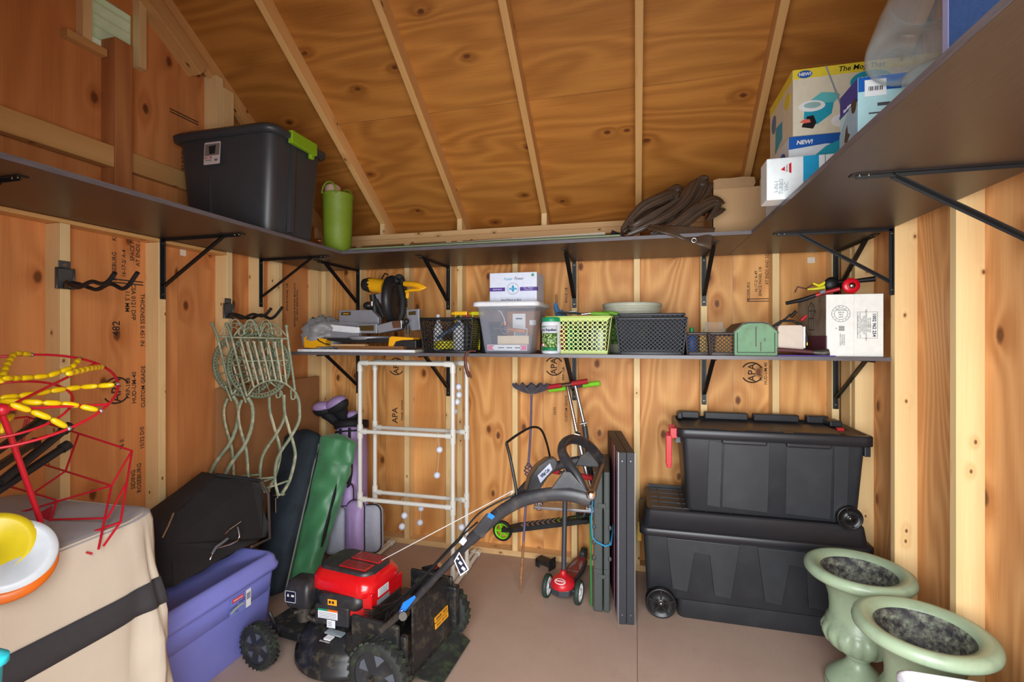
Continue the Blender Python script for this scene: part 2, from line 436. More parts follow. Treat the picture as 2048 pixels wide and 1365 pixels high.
# ---- roof
ceiling = struct('ceiling')
ang = math.atan(SLOPE)
def roof_panel(x0, x1, ya, yb):
    za, zb = ZR(ya), ZR(yb)
    L = sqrt((yb-ya)**2+(zb-za)**2); a = atan2(zb-za, yb-ya)
    MB().bx(0, 0, 0, x1-x0, L, .012).build('plywood_panel', ply_roof, ceiling, M=T(x0, ya, za) @ RX(a))
SE = 2.655                                 # y of the horizontal joint between two courses
for x0, x1 in ((-2.56, -1.222), (-1.22, -.002), (0, 1.35)): roof_panel(x0, x1, SE+.001, PB+.30)
for x0, x1 in ((-2.56, -.612), (-.61, 1.35)): roof_panel(x0, x1, RY0, SE-.001)
roof_panel(-2.56, 1.35, -.02, RY0-.002)
plank('fascia_board', pine_x, ceiling, -2.56, PB+.305, 2.08, 1.35, PB+.325, 2.20)
plank('soffit_light_stop', ply_back, ceiling, -2.56, PB+.0125, 2.160, 1.35, PB+.304, 2.172)  # unseen; added to stop sky light entering above the top plate
cs = cos(ang); hd = .089/cs
for x in (-2.395, -1.83, -1.22, -.61, .01, .625, 1.19):
    ya, yb = RY0, D
    L = (yb+.089-ya)/cs
    mb = MB().bx(-.019, 0, -.089, .019, (D-ya)/cs+.40, 0)
    mb.build('rafter', pine_y, ceiling, bevel=.0015, seg=1, M=T(x, ya, ZR(ya)-.0005) @ RX(-ang))
    plank('rafter_heel', pine, ceiling, x-.0183, D+.001, 2.274, x+.0183, PB, 2.385)
    mb = MB().bx(-.019, 0, -.089, .019, (ya-.2)/cs, 0)
    mb.build('rafter', pine_y, ceiling, bevel=.0015, seg=1, M=T(x, .2, ZR(.2)-.0005) @ RX(ang))
plank('ridge_board', pine_x, ceiling, -2.4, RY0-.019, ZR(RY0)-.16, 1.2, RY0+.019, ZR(RY0)-.02)

# ---- stamped writing on the plywood
def stamp(lines, x, z, size, par, wall, rot=0, col=None):
    M = {'back': T(x, PB-.0008, z) @ FACE_S, 'left': Matrix(((0, 0, 1, PL+.0008), (1, 0, 0, x), (0, 1, 0, z), (0, 0, 0, 1)))}[wall]
    return text(lines, size, ink, par, M @ RZ(rot), 'ink_stamp', bold=size*.012, align='CENTER')
def apa(x, z, par, wall, s=1.0):
    stamp('APA', x, z, .062*s, par, wall, pi/2)
    M = {'back': T(x, PB-.0006, z) @ FACE_S, 'left': Matrix(((0, 0, 1, PL+.0006), (1, 0, 0, x), (0, 1, 0, z), (0, 0, 0, 1)))}[wall]
    mb = MB()
    for a0, a1 in ((.55, 2.6), (3.7, 5.7)):
        pts = [(.062*s*cos(a0+(a1-a0)*i/14), .062*s*sin(a0+(a1-a0)*i/14), .0004) for i in range(15)]
        mb.tube(pts, .004*s, 4)
    mb.build('ink_ring', ink, par, M=M)
# left wall panel
def ly(u): return u
apa(1.775, 1.255, wl, 'left')
stamp('PRP-108\nHUD-UM-40', 1.845, 1.26, .03, wl, 'left', pi/2)
stamp('CUSTOM GRADE', 1.905, 1.26, .028, wl, 'left', pi/2)
stamp('482', 1.775, 1.555, .05, wl, 'left', pi/2)
stamp('CSA 0121 DFP\n11.5 MM', 1.84, 1.69, .03, wl, 'left', -pi/2)
stamp('THICKNESS 0.451 IN', 1.90, 1.60, .030, wl, 'left', -pi/2)
stamp('ROSEBURG', 1.765, 1.855, .028, wl, 'left', pi/2)
stamp('16-17-2/ A-4', 1.81, 1.875, .026, wl, 'left', pi/2)
stamp('SPACE PANEL 1/8\nAT ENDS AND SIDES', 1.865, 2.0, .028, wl, 'left', pi/2)
stamp('KEVIN A', 1.765, 2.03, .028, wl, 'left', pi/2)
stamp('15/32 D/0', 1.90, 1.00, .028, wl, 'left', pi/2)
stamp('SIDING\nROSEBURG', 1.87, .80, .030, wl, 'left', pi/2)
stamp('16 0.', 1.80, .99, .028, wl, 'left', pi/2)
for z in (1.775, 1.790): MB().bx(PL, 1.75, z, PL+.0008, 1.905, z+.006).build('ink_stamp', ink, wl)
for z in (2.73, 2.745): MB().bx(PL, 2.05, z, PL+.0008, 2.225, z+.006).build('ink_stamp', ink, wl)
stamp('APA HUD-UM-40 SPACE PANEL', 2.19, 2.45, .035, wl, 'left', pi/2); stamp('15/32 AT ENDS', 2.13, 2.50, .03, wl, 'left', pi/2)
stamp('THICKNESS 0.451 IN\nCUSTOM GRADE EXTERIOR', 3.04, 1.75, .026, wl, 'left', -pi/2)
stamp('SPACE PANEL 1/8', 2.95, 1.80, .026, wl, 'left', pi/2)
# back wall
for x, z in ((-1.76, 1.29), (-.555, 1.31), (.70, 1.29)): apa(x, z, wb, 'back')
stamp('PRP-108\nHUD-UM-40', .765, 1.285, .026, wb, 'back', pi/2); stamp('CUSTOM GRADE', .81-.025+.03, 1.285, .024, wb, 'back', pi/2)
stamp('482', .70, 1.46, .04, wb, 'back', pi/2); stamp('THICKNESS', .79, 1.5, .024, wb, 'back', -pi/2)
stamp('ROSEBURG', .68, 1.80, .024, wb, 'back', pi/2); stamp('16-17-2/ A-49\nSPACE PANEL 1/8', .735, 1.86, .024, wb, 'back', pi/2)
stamp('AT ENDS AND SIDES', .785, 1.95, .024, wb, 'back', pi/2)
for z in (1.735, 1.75): MB().bx(.67, PB-.0008, z, .80, PB, z+.005).build('ink_stamp', ink, wb)
stamp('PRP-108', -.49, 1.26, .026, wb, 'back', pi/2); stamp('23/32', -.55, 1.00, .024, wb, 'back', pi/2)
stamp('CUSTOM GRADE', -.47, 1.02, .024, wb, 'back', pi/2); stamp('SIZED', -.54, 1.78, .024, wb, 'back', pi/2); stamp('SPACE 1/8', -.47, 1.80, .024, wb, 'back', pi/2)
stamp('APA', -1.77, .92, .065, wb, 'back', pi/2); stamp('PANEL SIDING\nFOR WALLS', -1.70, .96, .024, wb, 'back', pi/2)
stk = mat('paper tag', (226, 214, 196), .7)
MB().bx(PL, 2.11, 1.965, PL+.001, 2.145, 2.0).build('paper_label', stk, wl)
MB().bx(1.01, PB-.001, 1.965, 1.05, PB, 2.0).build('paper_label', stk, wb)

# ================================================================ shelves and brackets
def melamine(name, c1, c2):
    m, t, b = newmat(name)
    co = t.add('ShaderNodeTexCoord').outputs['Object']
    n = t.noise(t.vec(co, (1, 14, 14)), 14, 4, .6)
    t.put(b.inputs['Base Color'], t.ramp(n, [(.3, srgb(*c1)), (.7, srgb(*c2))]))
    b.inputs['Roughness'].default_value = .38; t.put(b.inputs['Normal'], t.bump(n, .1, .001)); return m
mel = melamine('dark melamine', (52, 41, 37), (66, 53, 47))
edge_m = melamine('melamine edge', (84, 80, 84), (104, 98, 102))
ZU, ZM = 2.017, 1.401
def shelf(name, label, x0, y0, x1, y1, z, ax):
    t = thing(name, label, 'shelf', ((x0+x1)/2, (y0+y1)/2, z))
    L, W = (x1-x0, y1-y0) if ax == 'x' else (y1-y0, x1-x0)
    M = Matrix.Identity(4) if ax == 'x' else RZ(pi/2)
    MB().bx(-L/2, -W/2, 0, L/2, W/2, .019).build('shelf_board', mel, t, bevel=.001, seg=1, M=M)
    return t, M, L, W
t, M, L, W = shelf('wall_shelf', 'upper dark melamine shelf along the left gable wall', XL+.001, .30, -1.7315, D-.001, ZU, 'y')
MB().bx(-L/2, -W/2-.0006, .0005, L/2, -W/2, .0185).build('edge_strip', edge_m, t, M=M, label='grey front edge strip')
t, M, L, W = shelf('wall_shelf', 'upper dark melamine shelf across the back wall', -1.73, 2.568, .5425, D-.001, ZU, 'x')
MB().bx(-L/2, -W/2-.0006, .0005, L/2, -W/2, .0185).build('edge_strip', edge_m, t, M=M, label='grey front edge strip')
t, M, L, W = shelf('wall_shelf', 'upper dark melamine shelf along the right wall under the mop boxes', .544, .30, XR-.001, D-.001, ZU, 'y')
MB().bx(-L/2, W/2, .0005, L/2, W/2+.0006, .0185).build('edge_strip', edge_m, t, M=M, label='grey front edge strip')
t, M, L, W = shelf('wall_shelf', 'middle dark melamine shelf across the back wall holding saw and baskets', -2.13, 2.60, XR-.001, D-.001, ZM, 'x')
MB().bx(-L/2, -W/2-.0006, .0005, L/2, -W/2, .0185).build('edge_strip', edge_m, t, M=M, label='grey front edge strip')

def bracket_mesh(name, label, loc, rz, group=None):
    """origin at wall, top of arm; local x runs away from the wall"""
    t = thing(name, label, 'bracket', loc, rz)
    mb = MB().bx(0, -.015, -.31, .004, .015, 0).bx(0, -.015, -.0035, .50, .015, 0)
    mb.bx(.004, -.0015, -.31, .016, .0015, -.004).bx(.004, -.0015, -.014, .485, .0015, -.003)
    mb.build('angle_arms', black_metal, t, bevel=.0006, seg=1)
    p0, p1 = Vector((.008, 0, -.245)), Vector((.385, 0, -.006))
    d = (p1-p0); L = d.length; M = T(*p0) @ RY(-atan2(d.z, d.x))
    MB().at(M).bx(0, -.0125, -.002, L, .0125, .002).bx(0, -.0125, -.009, L, -.0105, .002).build('strut', black_metal, t)
    for z in (-.025, -.285): MB().cyl((.003, 0, z), (.008, 0, z), .0045, 8).build('screw', screw_m, t)
    for x in (.45, .475): MB().cyl((x, 0, -.003), (x, 0, -.006), .004, 8).build('screw', screw_m, t)
    return t
BR = bracket_mesh
BR('shelf_bracket', 'black steel bracket under left shelf, nearest the camera', (XL, 1.07, ZU), 0)
BR('shelf_bracket', 'black steel bracket under left shelf left of the dark grey bin', (XL, 1.935, ZU), 0)
BR('shelf_bracket', 'black steel bracket under left shelf above the hanging chairs', (XL, 2.60, ZU), 0)
BR('shelf_bracket', 'black steel bracket on right wall with its strut reaching the frame edge', (XR, 1.712, ZU), pi)
BR('shelf_bracket', 'black steel bracket on right wall above the white carton', (XR, 2.587, ZU), pi)
for x, lab in ((-2.03, 'upper black bracket left of the saw'), (-1.304, 'upper black bracket between saw and spray bottles'), (-.404, 'upper black bracket behind the lime basket'),
               (.406, 'upper black bracket above the small mesh baskets'), (1.13, 'upper black bracket in the right corner behind the carton')):
    BR('shelf_bracket', lab, (x, D, ZU), -pi/2)
for x, lab in ((-2.03, 'lower black bracket behind the left pipe upright'), (-1.304, 'lower black bracket behind the right pipe uprights'), (-.404, 'lower black bracket behind the scooter handles'),
               (.406, 'lower black bracket above the stacked totes'), (1.13, 'lower black bracket in the right corner under the white carton')):
    BR('shelf_bracket', lab, (x, D, ZM), -pi/2)
# ================================================================ black wheeled totes on the right
tote_m = mat('black tote plastic', (44, 46, 50), .42, var=.1, scale=8, bump=.12, bscale=350, dirt=((80, 82, 86), 9, .1))
tote_d = mat('black lid plastic', (38, 38, 42), .38, var=.1, scale=8, bump=.1, bscale=350)
whl_m = mat('wheel plastic', (22, 22, 24), .35)
red_pl = mat('red plastic', (196, 30, 40), .35)
steel = mat('bright steel', (205, 205, 208), .25, 1)
chrome = mat('chrome', (225, 225, 228), .12, 1, var=.02)
def tote_wheel(par, x, y, z, r, wd, spokes=5):
    M = T(x, y, z) @ RX(pi/2)
    p = [(r*.55, -wd/2), (r*.96, -wd/2), (r, -wd/2+.004), (r, wd/2-.004), (r*.95, wd/2), (r*.86, wd/2-.001), (r*.82, wd/2-.006), (r*.3, wd/2-.006), (r*.26, wd/2), (r*.12, wd/2)]
    o = MB().lathe(p, 36).build('wheel', whl_m, par, M=M)
    s = MB()
    for k in range(spokes):
        a = 2*pi*k/spokes+.3
        s.at(RZ(a)).bx(r*.2, -r*.07, wd/2-.008, r*.85, r*.07, wd/2-.001)
    s.build('spokes', whl_m, o, bevel=.001, seg=1)
    MB().lathe([(.001, wd/2+.002), (r*.09, wd/2+.001), (r*.1, wd/2-.004)], 12).build('axle_cap', steel, o)
def ring_body(mb, x0, x1, y0, y1, z0, z1, tx, ty, r=.03, mi=0):
    """tapered rounded box; tx, ty = how far the bottom is drawn in"""
    cx, cy = (x0+x1)/2, (y0+y1)/2
    mb.loft([rr3(x1-x0-2*tx-.01, y1-y0-2*ty-.01, r, z0, 4, cx, cy), rr3(x1-x0-2*tx, y1-y0-2*ty, r, z0+.006, 4, cx, cy), rr3(x1-x0, y1-y0, r, z1, 4, cx, cy)], mi)
# lower
t = thing('storage_tote', 'long black wheeled tote at the bottom of the stack on the floor', 'tote', (.57, 2.95, 0))
O = Vector((.57, 2.95, 0))
def loc(p): return Vector(p)-O
mb = MB(); ring_body(mb, -.536, .536, -.235, .235, .10, .450, .02, .022); ring_body(mb, -.36, .515, -.213, .213, 0, .101, .004, .004)
mb.build('tub', tote_m, t)
def raised(par, pts, yv, th=.004, name='raised_panel', m=None, off=None, lean=None):
    P = [PX(u, v, 'y', yv)-(off if off is not None else O) for u, v in pts]
    if lean is not None: P = [Vector((p.x, lean[0]+lean[1]*p.z, p.z)) for p in P]      # follow the sloping wall
    a = [(p.x, p.y-th, p.z) for p in P]; b = [(p.x, p.y+.012, p.z) for p in P]
    MB().frustum(a, b).build(name, m or tote_m, par, bevel=.002, seg=2)
raised(t, [(1333, 1074), (1345, 1178), (1375, 1185), (1389, 1105), (1419, 1110), (1429, 1192), (1462, 1200), (1479, 1090)][::-1], 2.722, .004, lean=(-.217, -.051))
raised(t, [(1514, 1094), (1530, 1205), (1564, 1213), (1578, 1130), (1612, 1135), (1618, 1216), (1655, 1224), (1672, 1110)][::-1], 2.722, .004, lean=(-.217, -.051))
mb = MB().loft([rr3(1.09, .49, .04, .440), rr3(1.112, .51, .045, .444), rr3(1.112, .51, .045, .480), rr3(1.10, .50, .04, .484), rr3(1.07, .46, .035, .487), rr3(1.05, .43, .03, .565), rr3(1.03, .41, .03, .574)])
mb.build('lid', tote_d, t, bevel=0)
s = MB()
for k in range(5): s.bx(-.49, -.17+k*.08, .574, .49, -.165+k*.08, .579)
for k in range(8): s.bx(-.45+k*.12, -.18, .574, -.445+k*.12, .18, .579)
s.bx(-.50, .185, .574, .50, .20, .592)
s.build('lid_ribs', tote_d, t)
tote_wheel(t, -.445, -.225, .080, .080, .05)
mb = MB().bx(-.565, -.06, .33, -.545, .06, .44); mb.build('end_latch', mat('yellow decal', (190, 150, 50), .5), t, label='latch with a yellow mark')
# upper
t = thing('storage_tote', 'black wheeled tote with red pull handle stacked on the long tote', 'tote', (.665, 2.93, .580))
O = Vector((.665, 2.93, .580))
mb = MB(); ring_body(mb, -.43, .43, -.20, .20, 0, .408, .028, .022)
mb.build('tub', tote_m, t)
for us in ((1417, 1444), (1447, 1539), (1572, 1664), (1668, 1697)):
    raised(t, [(us[0], 880), (us[0]-(3 if us[0] < 1500 else 0), 1012+(us[0]-1417)*.11), (us[1]-(3 if us[0] < 1500 else 2), 1014+(us[1]-1417)*.11), (us[1], 884)][::-1] , 2.742, .004, lean=(-.178, -.054))
mb = MB().loft([rr3(.90, .455, .04, .395), rr3(.915, .47, .045, .398), rr3(.915, .47, .045, .442), rr3(.905, .46, .04, .447), rr3(.87, .43, .035, .449), rr3(.865, .425, .035, .436), rr3(.1, .1, .03, .434)])
mb.build('lid', tote_d, t)
s = MB()
for x0, x1 in ((-.42, -.30), (-.27, -.03), (0, .24), (.28, .39)): s.bx(x0, .165, .44, x1, .22, .482)
for x0, x1 in ((-.40, -.22), (-.12, .06), (.10, .30)): s.bx(x0, -.222, .44, x1, -.20, .452)
s.bx(.36, .06, .44, .42, .165, .472); s.bx(-.43, .12, .44, -.40, .20, .480)
s.build('lid_ridge', tote_d, t, bevel=.006, kind='stuff')
for x0, x1 in ((-.235, -.02), (.07, .27)):
    MB().bx(x0, -.228, .375, x1, -.20, .40).build('grip', tote_d, t, bevel=.008)
MB().bx(.425, -.19, .34, .452, -.10, .40).build('latch', tote_d, t, bevel=.004)
MB().bx(.34, -.10, .447, .37, -.07, .462).build('latch', red_pl, t, label='red latch', bevel=.002)
tote_wheel(t, .355, -.195, .036, .058, .035, 4)
h = MB()
h.prism([(-.013, 0), (.013, 0), (.013, .13), (0, .145), (-.013, .13)], 0, .012, M=T(-.495, -.19, .395) @ RZ(0) @ RX(-pi/2))
h.at().bx(-.512, -.195, .24, -.482, -.18, .40)
h.bx(-.507, -.09, .24, -.48, -.075, .40)
h.at(); h.bx(-.508, -.195, .225, -.484, -.075, .243); h.bx(-.49, -.19, .385, -.455, -.17, .44); h.bx(-.49, -.095, .385, -.455, -.075, .44)
h.build('pull_handle', red_pl, t, bevel=.003)
MB().bx(-.455, -.10, .345, -.43, .02, .395).build('latch', mat('grey green plastic', (96, 104, 104), .5), t, label='grey latch')

# ================================================================ folded board and hard case
edge_blk = mat('black textured edge', (46, 48, 54), .55, bump=.3, bscale=400)
silver = mat('silver edge strip', (170, 172, 176), .35, .8)
ra = math.radians(8.6)
t = thing('folding_board', 'tall folded game board with black edges and silver trim standing upright', 'game board', (-.052, 2.60, 0), ra)
for k in (0, 1):
    x0 = -.043+k*.044
    p = MB().bx(x0, 0, 0, x0+.042, .60, .905).build('board_half', edge_blk, t, bevel=.002)
    MB().bx(x0-.0008 if k == 0 else x0+.0396, -.002, 0, x0+.0024 if k == 0 else x0+.0428, .005, .907).build('edge_strip', silver, p)
    for z in (.05, .86): MB().cyl((x0+.02, -.002, z), (x0+.02, .001, z), .003, 8).build('screw', steel, p)
for y0, w_, c in ((.006, .012, (206, 210, 220)), (.02, .022, (150, 24, 46)), (.045, .02, (210, 214, 222)), (.068, .07, (30, 44, 86)), (.16, .02, (150, 24, 46)), (.19, .02, (200, 204, 214)), (.24, .03, (150, 24, 46)), (.30, .03, (150, 24, 46))):
    MB().bx(-.0438, y0, .002, -.0429, y0+w_, .90).build('painted_stripe', mat('stripe %d' % c[0], c, .4), t)
case_m = mat('dark green grey case plastic', (66, 72, 70), .5, bump=.35, bscale=300)
t = thing('hard_case', 'dark grey green plastic case standing on end beside the folded board', 'case', (-.187, 2.675, 0), .05)
def case_poly(x0, x1):
    mb = MB().bx(x0, 0, .004, x1, .42, .775)
    return mb
for x0, x1 in ((-.044, .006), (.010, .044)):
    p = case_poly(x0, x1).build('case_half', case_m, t, bevel=.008, seg=3)
    for z0, z1 in ((.225, .24), (.56, .575)): MB().bx(x0+.003, -.003, z0, x1-.003, .01, z1).build('rib', case_m, p)
for z in (.30, .385, .47): 
    for x in (-.040, .044): MB().ball((x, 0, z), .014, 10, sc=(.8, .6, 1)).build('hinge_bump', case_m, t)
MB().bx(-.022, -.006, .575, .024, .004, .60).build('latch', case_m, t, bevel=.002)
MB().bx(-.022, -.006, .19, .024, .004, .21).build('latch', case_m, t, bevel=.002)
bl = mat('blue cord', (28, 140, 190), .5)
P = [(-.052, .10, .66), (-.052, .02, .60), (-.055, -.006, .50), (-.050, -.012, .42), (-.03, -.014, .395), (.02, -.014, .375), (.05, -.008, .385), (.052, .03, .40), (.052, .2, .42)]
MB().tube([(x-.187, y+2.675, z) for x, y, z in P], .0045, 8).build('bungee_cord', bl); tag(bpy.data.objects['bungee_cord'], 'bright blue cord wrapped round the hard case', 'cord')
gb = mat('green enamel rod', (50, 120, 60), .5)
o = MB().tube([(-.245, 2.70, 0.02), (-.25, 2.70, .52)], .006, 8).build('garden_stake', gb); tag(o, 'thin green stake standing left of the hard case', 'stake')

# ================================================================ green urns
urn_m = mat('sage green painted stone', (156, 176, 146), .38, var=.06, scale=6, bump=.08, bscale=60, dirt=((120, 128, 112), 14, .35), coat=.15)
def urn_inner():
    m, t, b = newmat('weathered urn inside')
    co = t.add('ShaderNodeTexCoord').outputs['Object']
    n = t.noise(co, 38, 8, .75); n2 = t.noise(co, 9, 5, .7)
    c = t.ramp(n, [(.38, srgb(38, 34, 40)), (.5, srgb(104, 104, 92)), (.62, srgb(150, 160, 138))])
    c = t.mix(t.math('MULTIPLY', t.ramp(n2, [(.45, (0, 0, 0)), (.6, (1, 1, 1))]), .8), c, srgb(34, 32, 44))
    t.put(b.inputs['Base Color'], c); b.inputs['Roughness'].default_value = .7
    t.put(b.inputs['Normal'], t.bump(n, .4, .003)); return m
ui = urn_inner()
def urn(x, y, label):
    t = thing('garden_urn', label, 'urn', (x, y, 0), .4)
    n = 96
    def wob(a, z):
        if .165 < z < .285:
            k = min(1, (z-.165)/.03, (.285-z)/.03)
            return 1+.07*k*(abs(cos(a*8))**.7-.55)
        return 1
    pr = [(.105, .025), (.118, .027), (.120, .045), (.108, .060), (.088, .082), (.06, .108), (.044, .128), (.041, .142), (.048, .150), (.052, .156), (.048, .162), (.06, .168), (.092, .185), (.120, .21), (.132, .24), (.133, .258), (.124, .278), (.116, .288), (.118, .296), (.112, .302), (.112, .308), (.106, .314), (.105, .35), (.108, .39), (.118, .43), (.134, .458), (.155, .476), (.176, .485), (.190, .490), (.1985, .500), (.200, .512), (.196, .526), (.184, .534), (.170, .534), (.155, .528), (.140, .520), (.137, .514)]
    MB().lathe(pr, n, wob=wob, cap1=False, cap0=True).build('bowl', urn_m, t)
    MB().lathe([(.137, .514), (.134, .51), (.130, .48), (.112, .44), (.100, .40), (.096, .36), (.07, .345), (.001, .342)], 64, cap0=False, cap1=False).build('inside', ui, t, label='grimy weathered inside')
    MB().lathe([(.116, 0), (.122, .004), (.122, .022), (.116, .0265)], 64).build('plinth', urn_m, t)
    return t
urn(.915, 2.361, 'sage green pedestal urn standing against the black totes')
urn(.944, 1.942, 'sage green pedestal urn nearest the camera, lower right corner')
# translucent tote corner in the foreground
wt = mat('milky white plastic', (226, 230, 244), .3, trans=.0)
t = thing('plastic_bin', 'milky white open plastic bin cut off by the bottom right edge', 'bin', (.945, 1.445, 0), -.03)
W_, D_ = .37, .54
rg = []
for (z, gx, r) in ((0, -.04, .03), (.475, 0, .05), (.478, .012, .055), (.492, .014, .055), (.496, .004, .05), (.48, -.004, .05), (.012, -.046, .03)):
    rg.append(rr3(W_+2*gx, D_+2*gx, r, z))
MB().loft(rg).build('tub', wt, t)
# ================================================================ white pipe ladder frames with golf balls on cords
pvc = mat('white pvc pipe', (226, 224, 214), .3, var=.04, scale=5, )
ball_m = mat('golf ball', (222, 226, 240), .4)
cord_m = mat('thin cord', (206, 190, 170), .7)
RP = .0135
def ladder(name, label, xl, xr, y, feet_back, feet_front):
    t = thing(name, label, 'ladder game', (xl, y, 0)); W = xr-xl
    for x in (0, W):
        mb = MB()
        for z0, z1 in ((.03, .45), (.45, .89), (.89, 1.33)): mb.cyl((x, 0, z0), (x, 0, z1), RP, 14)
        mb.build('upright', pvc, t)
    for z in (.46, .90, 1.345):
        MB().cyl((0, 0, z), (W, 0, z), RP, 14).build('rung', pvc, t)
    f = []
    for x in (0, W):
        for z in (.46, .90):
            s = 1 if x == 0 else -1
            MB().cyl((x, 0, z-.045), (x, 0, z+.045), RP*1.35, 14).cyl((x, 0, z), (x+s*.045, 0, z), RP*1.35, 14).build('tee_fitting', pvc, t)
        s = 1 if x == 0 else -1
        MB().tube([(x, 0, 1.29), (x, 0, 1.335), (x+s*.004, 0, 1.343), (x+s*.012, 0, 1.345), (x+s*.055, 0, 1.345)], RP*1.35, 14).build('elbow_fitting', pvc, t)
        o = MB().cyl((x, -feet_front, .019), (x, feet_back, .019), RP, 14).build('foot_pipe', pvc, t)
        MB().cyl((x, feet_back-.04, .019), (x, feet_back, .019), RP*1.35, 14).build('end_cap', pvc, o)
        MB().cyl((x, -.045, .019), (x, .045, .019), RP*1.35, 14).cyl((x, 0, .019), (x, 0, .07), RP*1.35, 14).build('tee_fitting', pvc, t)
    return t
ladder('ladder_toss_frame', 'white plastic pipe ladder frame, nearer of the two by the lilac golf bag', -1.742, -1.098, 2.78, .41, .05)
ladder('ladder_toss_frame', 'white plastic pipe ladder frame, farther of the two, against the back wall', -1.722, -1.062, 2.93, .25, .22)
ball_n = 0
def bola(px, top, yv, label):
    t = thing('golf_ball_bola', label, 'bola', tuple(PX(px[0][0], px[0][1], 'y', yv)), group='golf ball bolas on the pipe ladders')
    o0 = Vector(t.location); pts = [PX(top[0], top[1], 'y', yv)-o0]
    for (u, v) in px: pts.append(PX(u, v, 'y', yv)-o0)
    for u, v in px:
        MB().ball((PX(u, v, 'y', yv)-o0)[:], .0213, 18).build('ball', ball_m, t)
    MB().tube([p[:] for p in pts], .0015, 5).build('string', cord_m, t)
    q = pts[0].copy(); q2 = pts[0]+Vector((0, .028, 0))
    MB().tube([(q+Vector((0, -.014, 0)))[:], (q+Vector((0, -.010, .02)))[:], (q+Vector((0, .010, .02)))[:], (q+Vector((0, .014, 0)))[:]], .0015, 5).build('string_loop', cord_m, t)
bola([(879, 900), (874, 951)], (876, 872), 2.78, 'pair of golf balls hanging from the middle rung of the pipe ladder')
bola([(809, 1032), (804, 1054)], (806, 1003), 2.78, 'golf ball pair hanging lowest left from the bottom rung')
bola([(842, 1017), (840, 1046)], (841, 1005), 2.93, 'golf ball pair hanging second from left on the bottom rung')
bola([(917, 774), (918, 790)], (913, 728), 2.86, 'upper golf ball pair bunched at the top right between the ladder posts')
bola([(914, 804), (908, 823)], (908, 728), 2.84, 'lower golf ball pair bunched at the top right between the ladder posts')
bola([(923, 1055), (927, 1080)], (921, 1008), 2.86, 'golf ball pair hanging low between the right ladder posts')

# ================================================================ scooters, garden stake, lost bracket on the floor
grip_r = mat('red foam grip', (170, 26, 34), .7, bump=.3); grip_g = mat('lime foam grip', (128, 206, 30), .6, bump=.3)
dkgrey = mat('dark grey plastic', (58, 60, 66), .45); rub = mat('black rubber', (24, 24, 24), .7); lime = mat('lime plastic', (128, 214, 20), .35)
greywhite = mat('white wheel hub', (226, 226, 228), .35); green_rub = mat('green black rubber', (36, 56, 48), .6)
alu = mat('brushed aluminium', (176, 178, 184), .3, .9)
def P_(u, v, y): return PX(u, v, 'y', y)
def wheel(par, c, r, wd, ax, tyre, hub, spokes=5, name='wheel', hubr=.78, screwm=None):
    z = Vector(ax).normalized(); M = z.to_track_quat('Z', 'Y').to_matrix().to_4x4(); M.translation = Vector(c)
    o = MB().lathe([(r*hubr, -wd*.45), (r*.93, -wd/2), (r, -wd*.3), (r, wd*.3), (r*.93, wd/2), (r*hubr, wd*.45), (r*hubr, -wd*.45)], 36, cap0=False, cap1=False).build(name, tyre, par, M=M)
    s = MB().lathe([(r*hubr, -wd*.4), (r*hubr, wd*.4), (r*hubr*.86, wd*.4), (r*hubr*.86, -wd*.4), (r*hubr, -wd*.4)], 36, cap0=False, cap1=False)
    s.cyl((0, 0, -wd*.5), (0, 0, wd*.5), r*.2, 14)
    for k in range(spokes): s.at(RZ(2*pi*k/spokes)).bx(r*.12, -r*.075, -wd*.3, r*hubr*.9, r*.075, wd*.3)
    s.at().build('hub', hub, o)
    MB().cyl((0, 0, -wd*.56), (0, 0, wd*.56), r*.07, 8).build('axle', steel, o)
    return o
# three-wheeled red scooter standing on the floor
t = thing('kick_scooter', 'red three wheeled toddler scooter standing in front of the others', 'scooter', (-.415, 2.78, 0))
O = Vector(t.location)
fw = [Vector((-.505, 2.765, .066)), Vector((-.318, 2.735, .066))]
axd = (fw[1]-fw[0]).normalized(); fwd = Vector((axd.y, -axd.x, 0))   # towards the camera
for c in fw: wheel(t, (c-O)[:], .066, .026, axd, green_rub, greywhite, 7)
mid = (fw[0]+fw[1])/2-O
Md = frame(mid[:], axd[:], (-fwd)[:])
def rr(pts, h0, h1, mb): mb.prism(pts, h0, h1)
o = MB().at(Md).cyl((-.085, 0, 0), (.085, 0, 0), .012, 12).prism([(-.055, -.05), (0, -.07), (.055, -.05), (.062, .02), (.04, .07), (-.04, .07), (-.062, .02)], -.02, .025).build('front_fork', dkgrey, t, bevel=.008)
hood = MB().at(Md); hood.loft([[(x*k, y*k+.0+.01*(1-k), .022+z_) for x, y in ellipse(0, 0, .062, .068, 28)] for k, z_ in ((1.1, 0), (1.14, .010), (1.08, .026), (.86, .044), (.5, .056), (.30, .062), (.27, .085))])
hood.build('hood', red_pl, t)
Mh = Md @ T(0, -.048, .0665) @ RX(radians(30))
flatpoly('emblem', ellipse(0, -.005, .032, .018), mat('white print', (236, 236, 236), .5), t, Mh, .004)
flatpoly('emblem_lettering_patch', ellipse(0, -.005, .028, .0145), red_pl, t, Mh @ T(0, 0, .0005), .004)
text('RADIO', .014, MATS['white print'], t, Mh @ T(0, -.005, .0055), sx=1.1, bold=.0004)
dk = MB().at(Md)
pts = [(-.03, .05), (-.05, .14), (-.055, .26), (-.045, .38), (-.015, .45), (.015, .45), (.045, .38), (.055, .26), (.05, .14), (.03, .05)]
dk.prism(pts[::-1], -.015, .010); dk.build('deck', dkgrey, t, bevel=.008)
red_dull = mat('worn red deck', (150, 58, 54), .55, var=.3, scale=20)
flatpoly('deck_pad', [(x*.72, .04+(y-.04)*.93+.02) for x, y in pts[::-1]], red_dull, t, Md @ T(0, 0, .0105), .002)
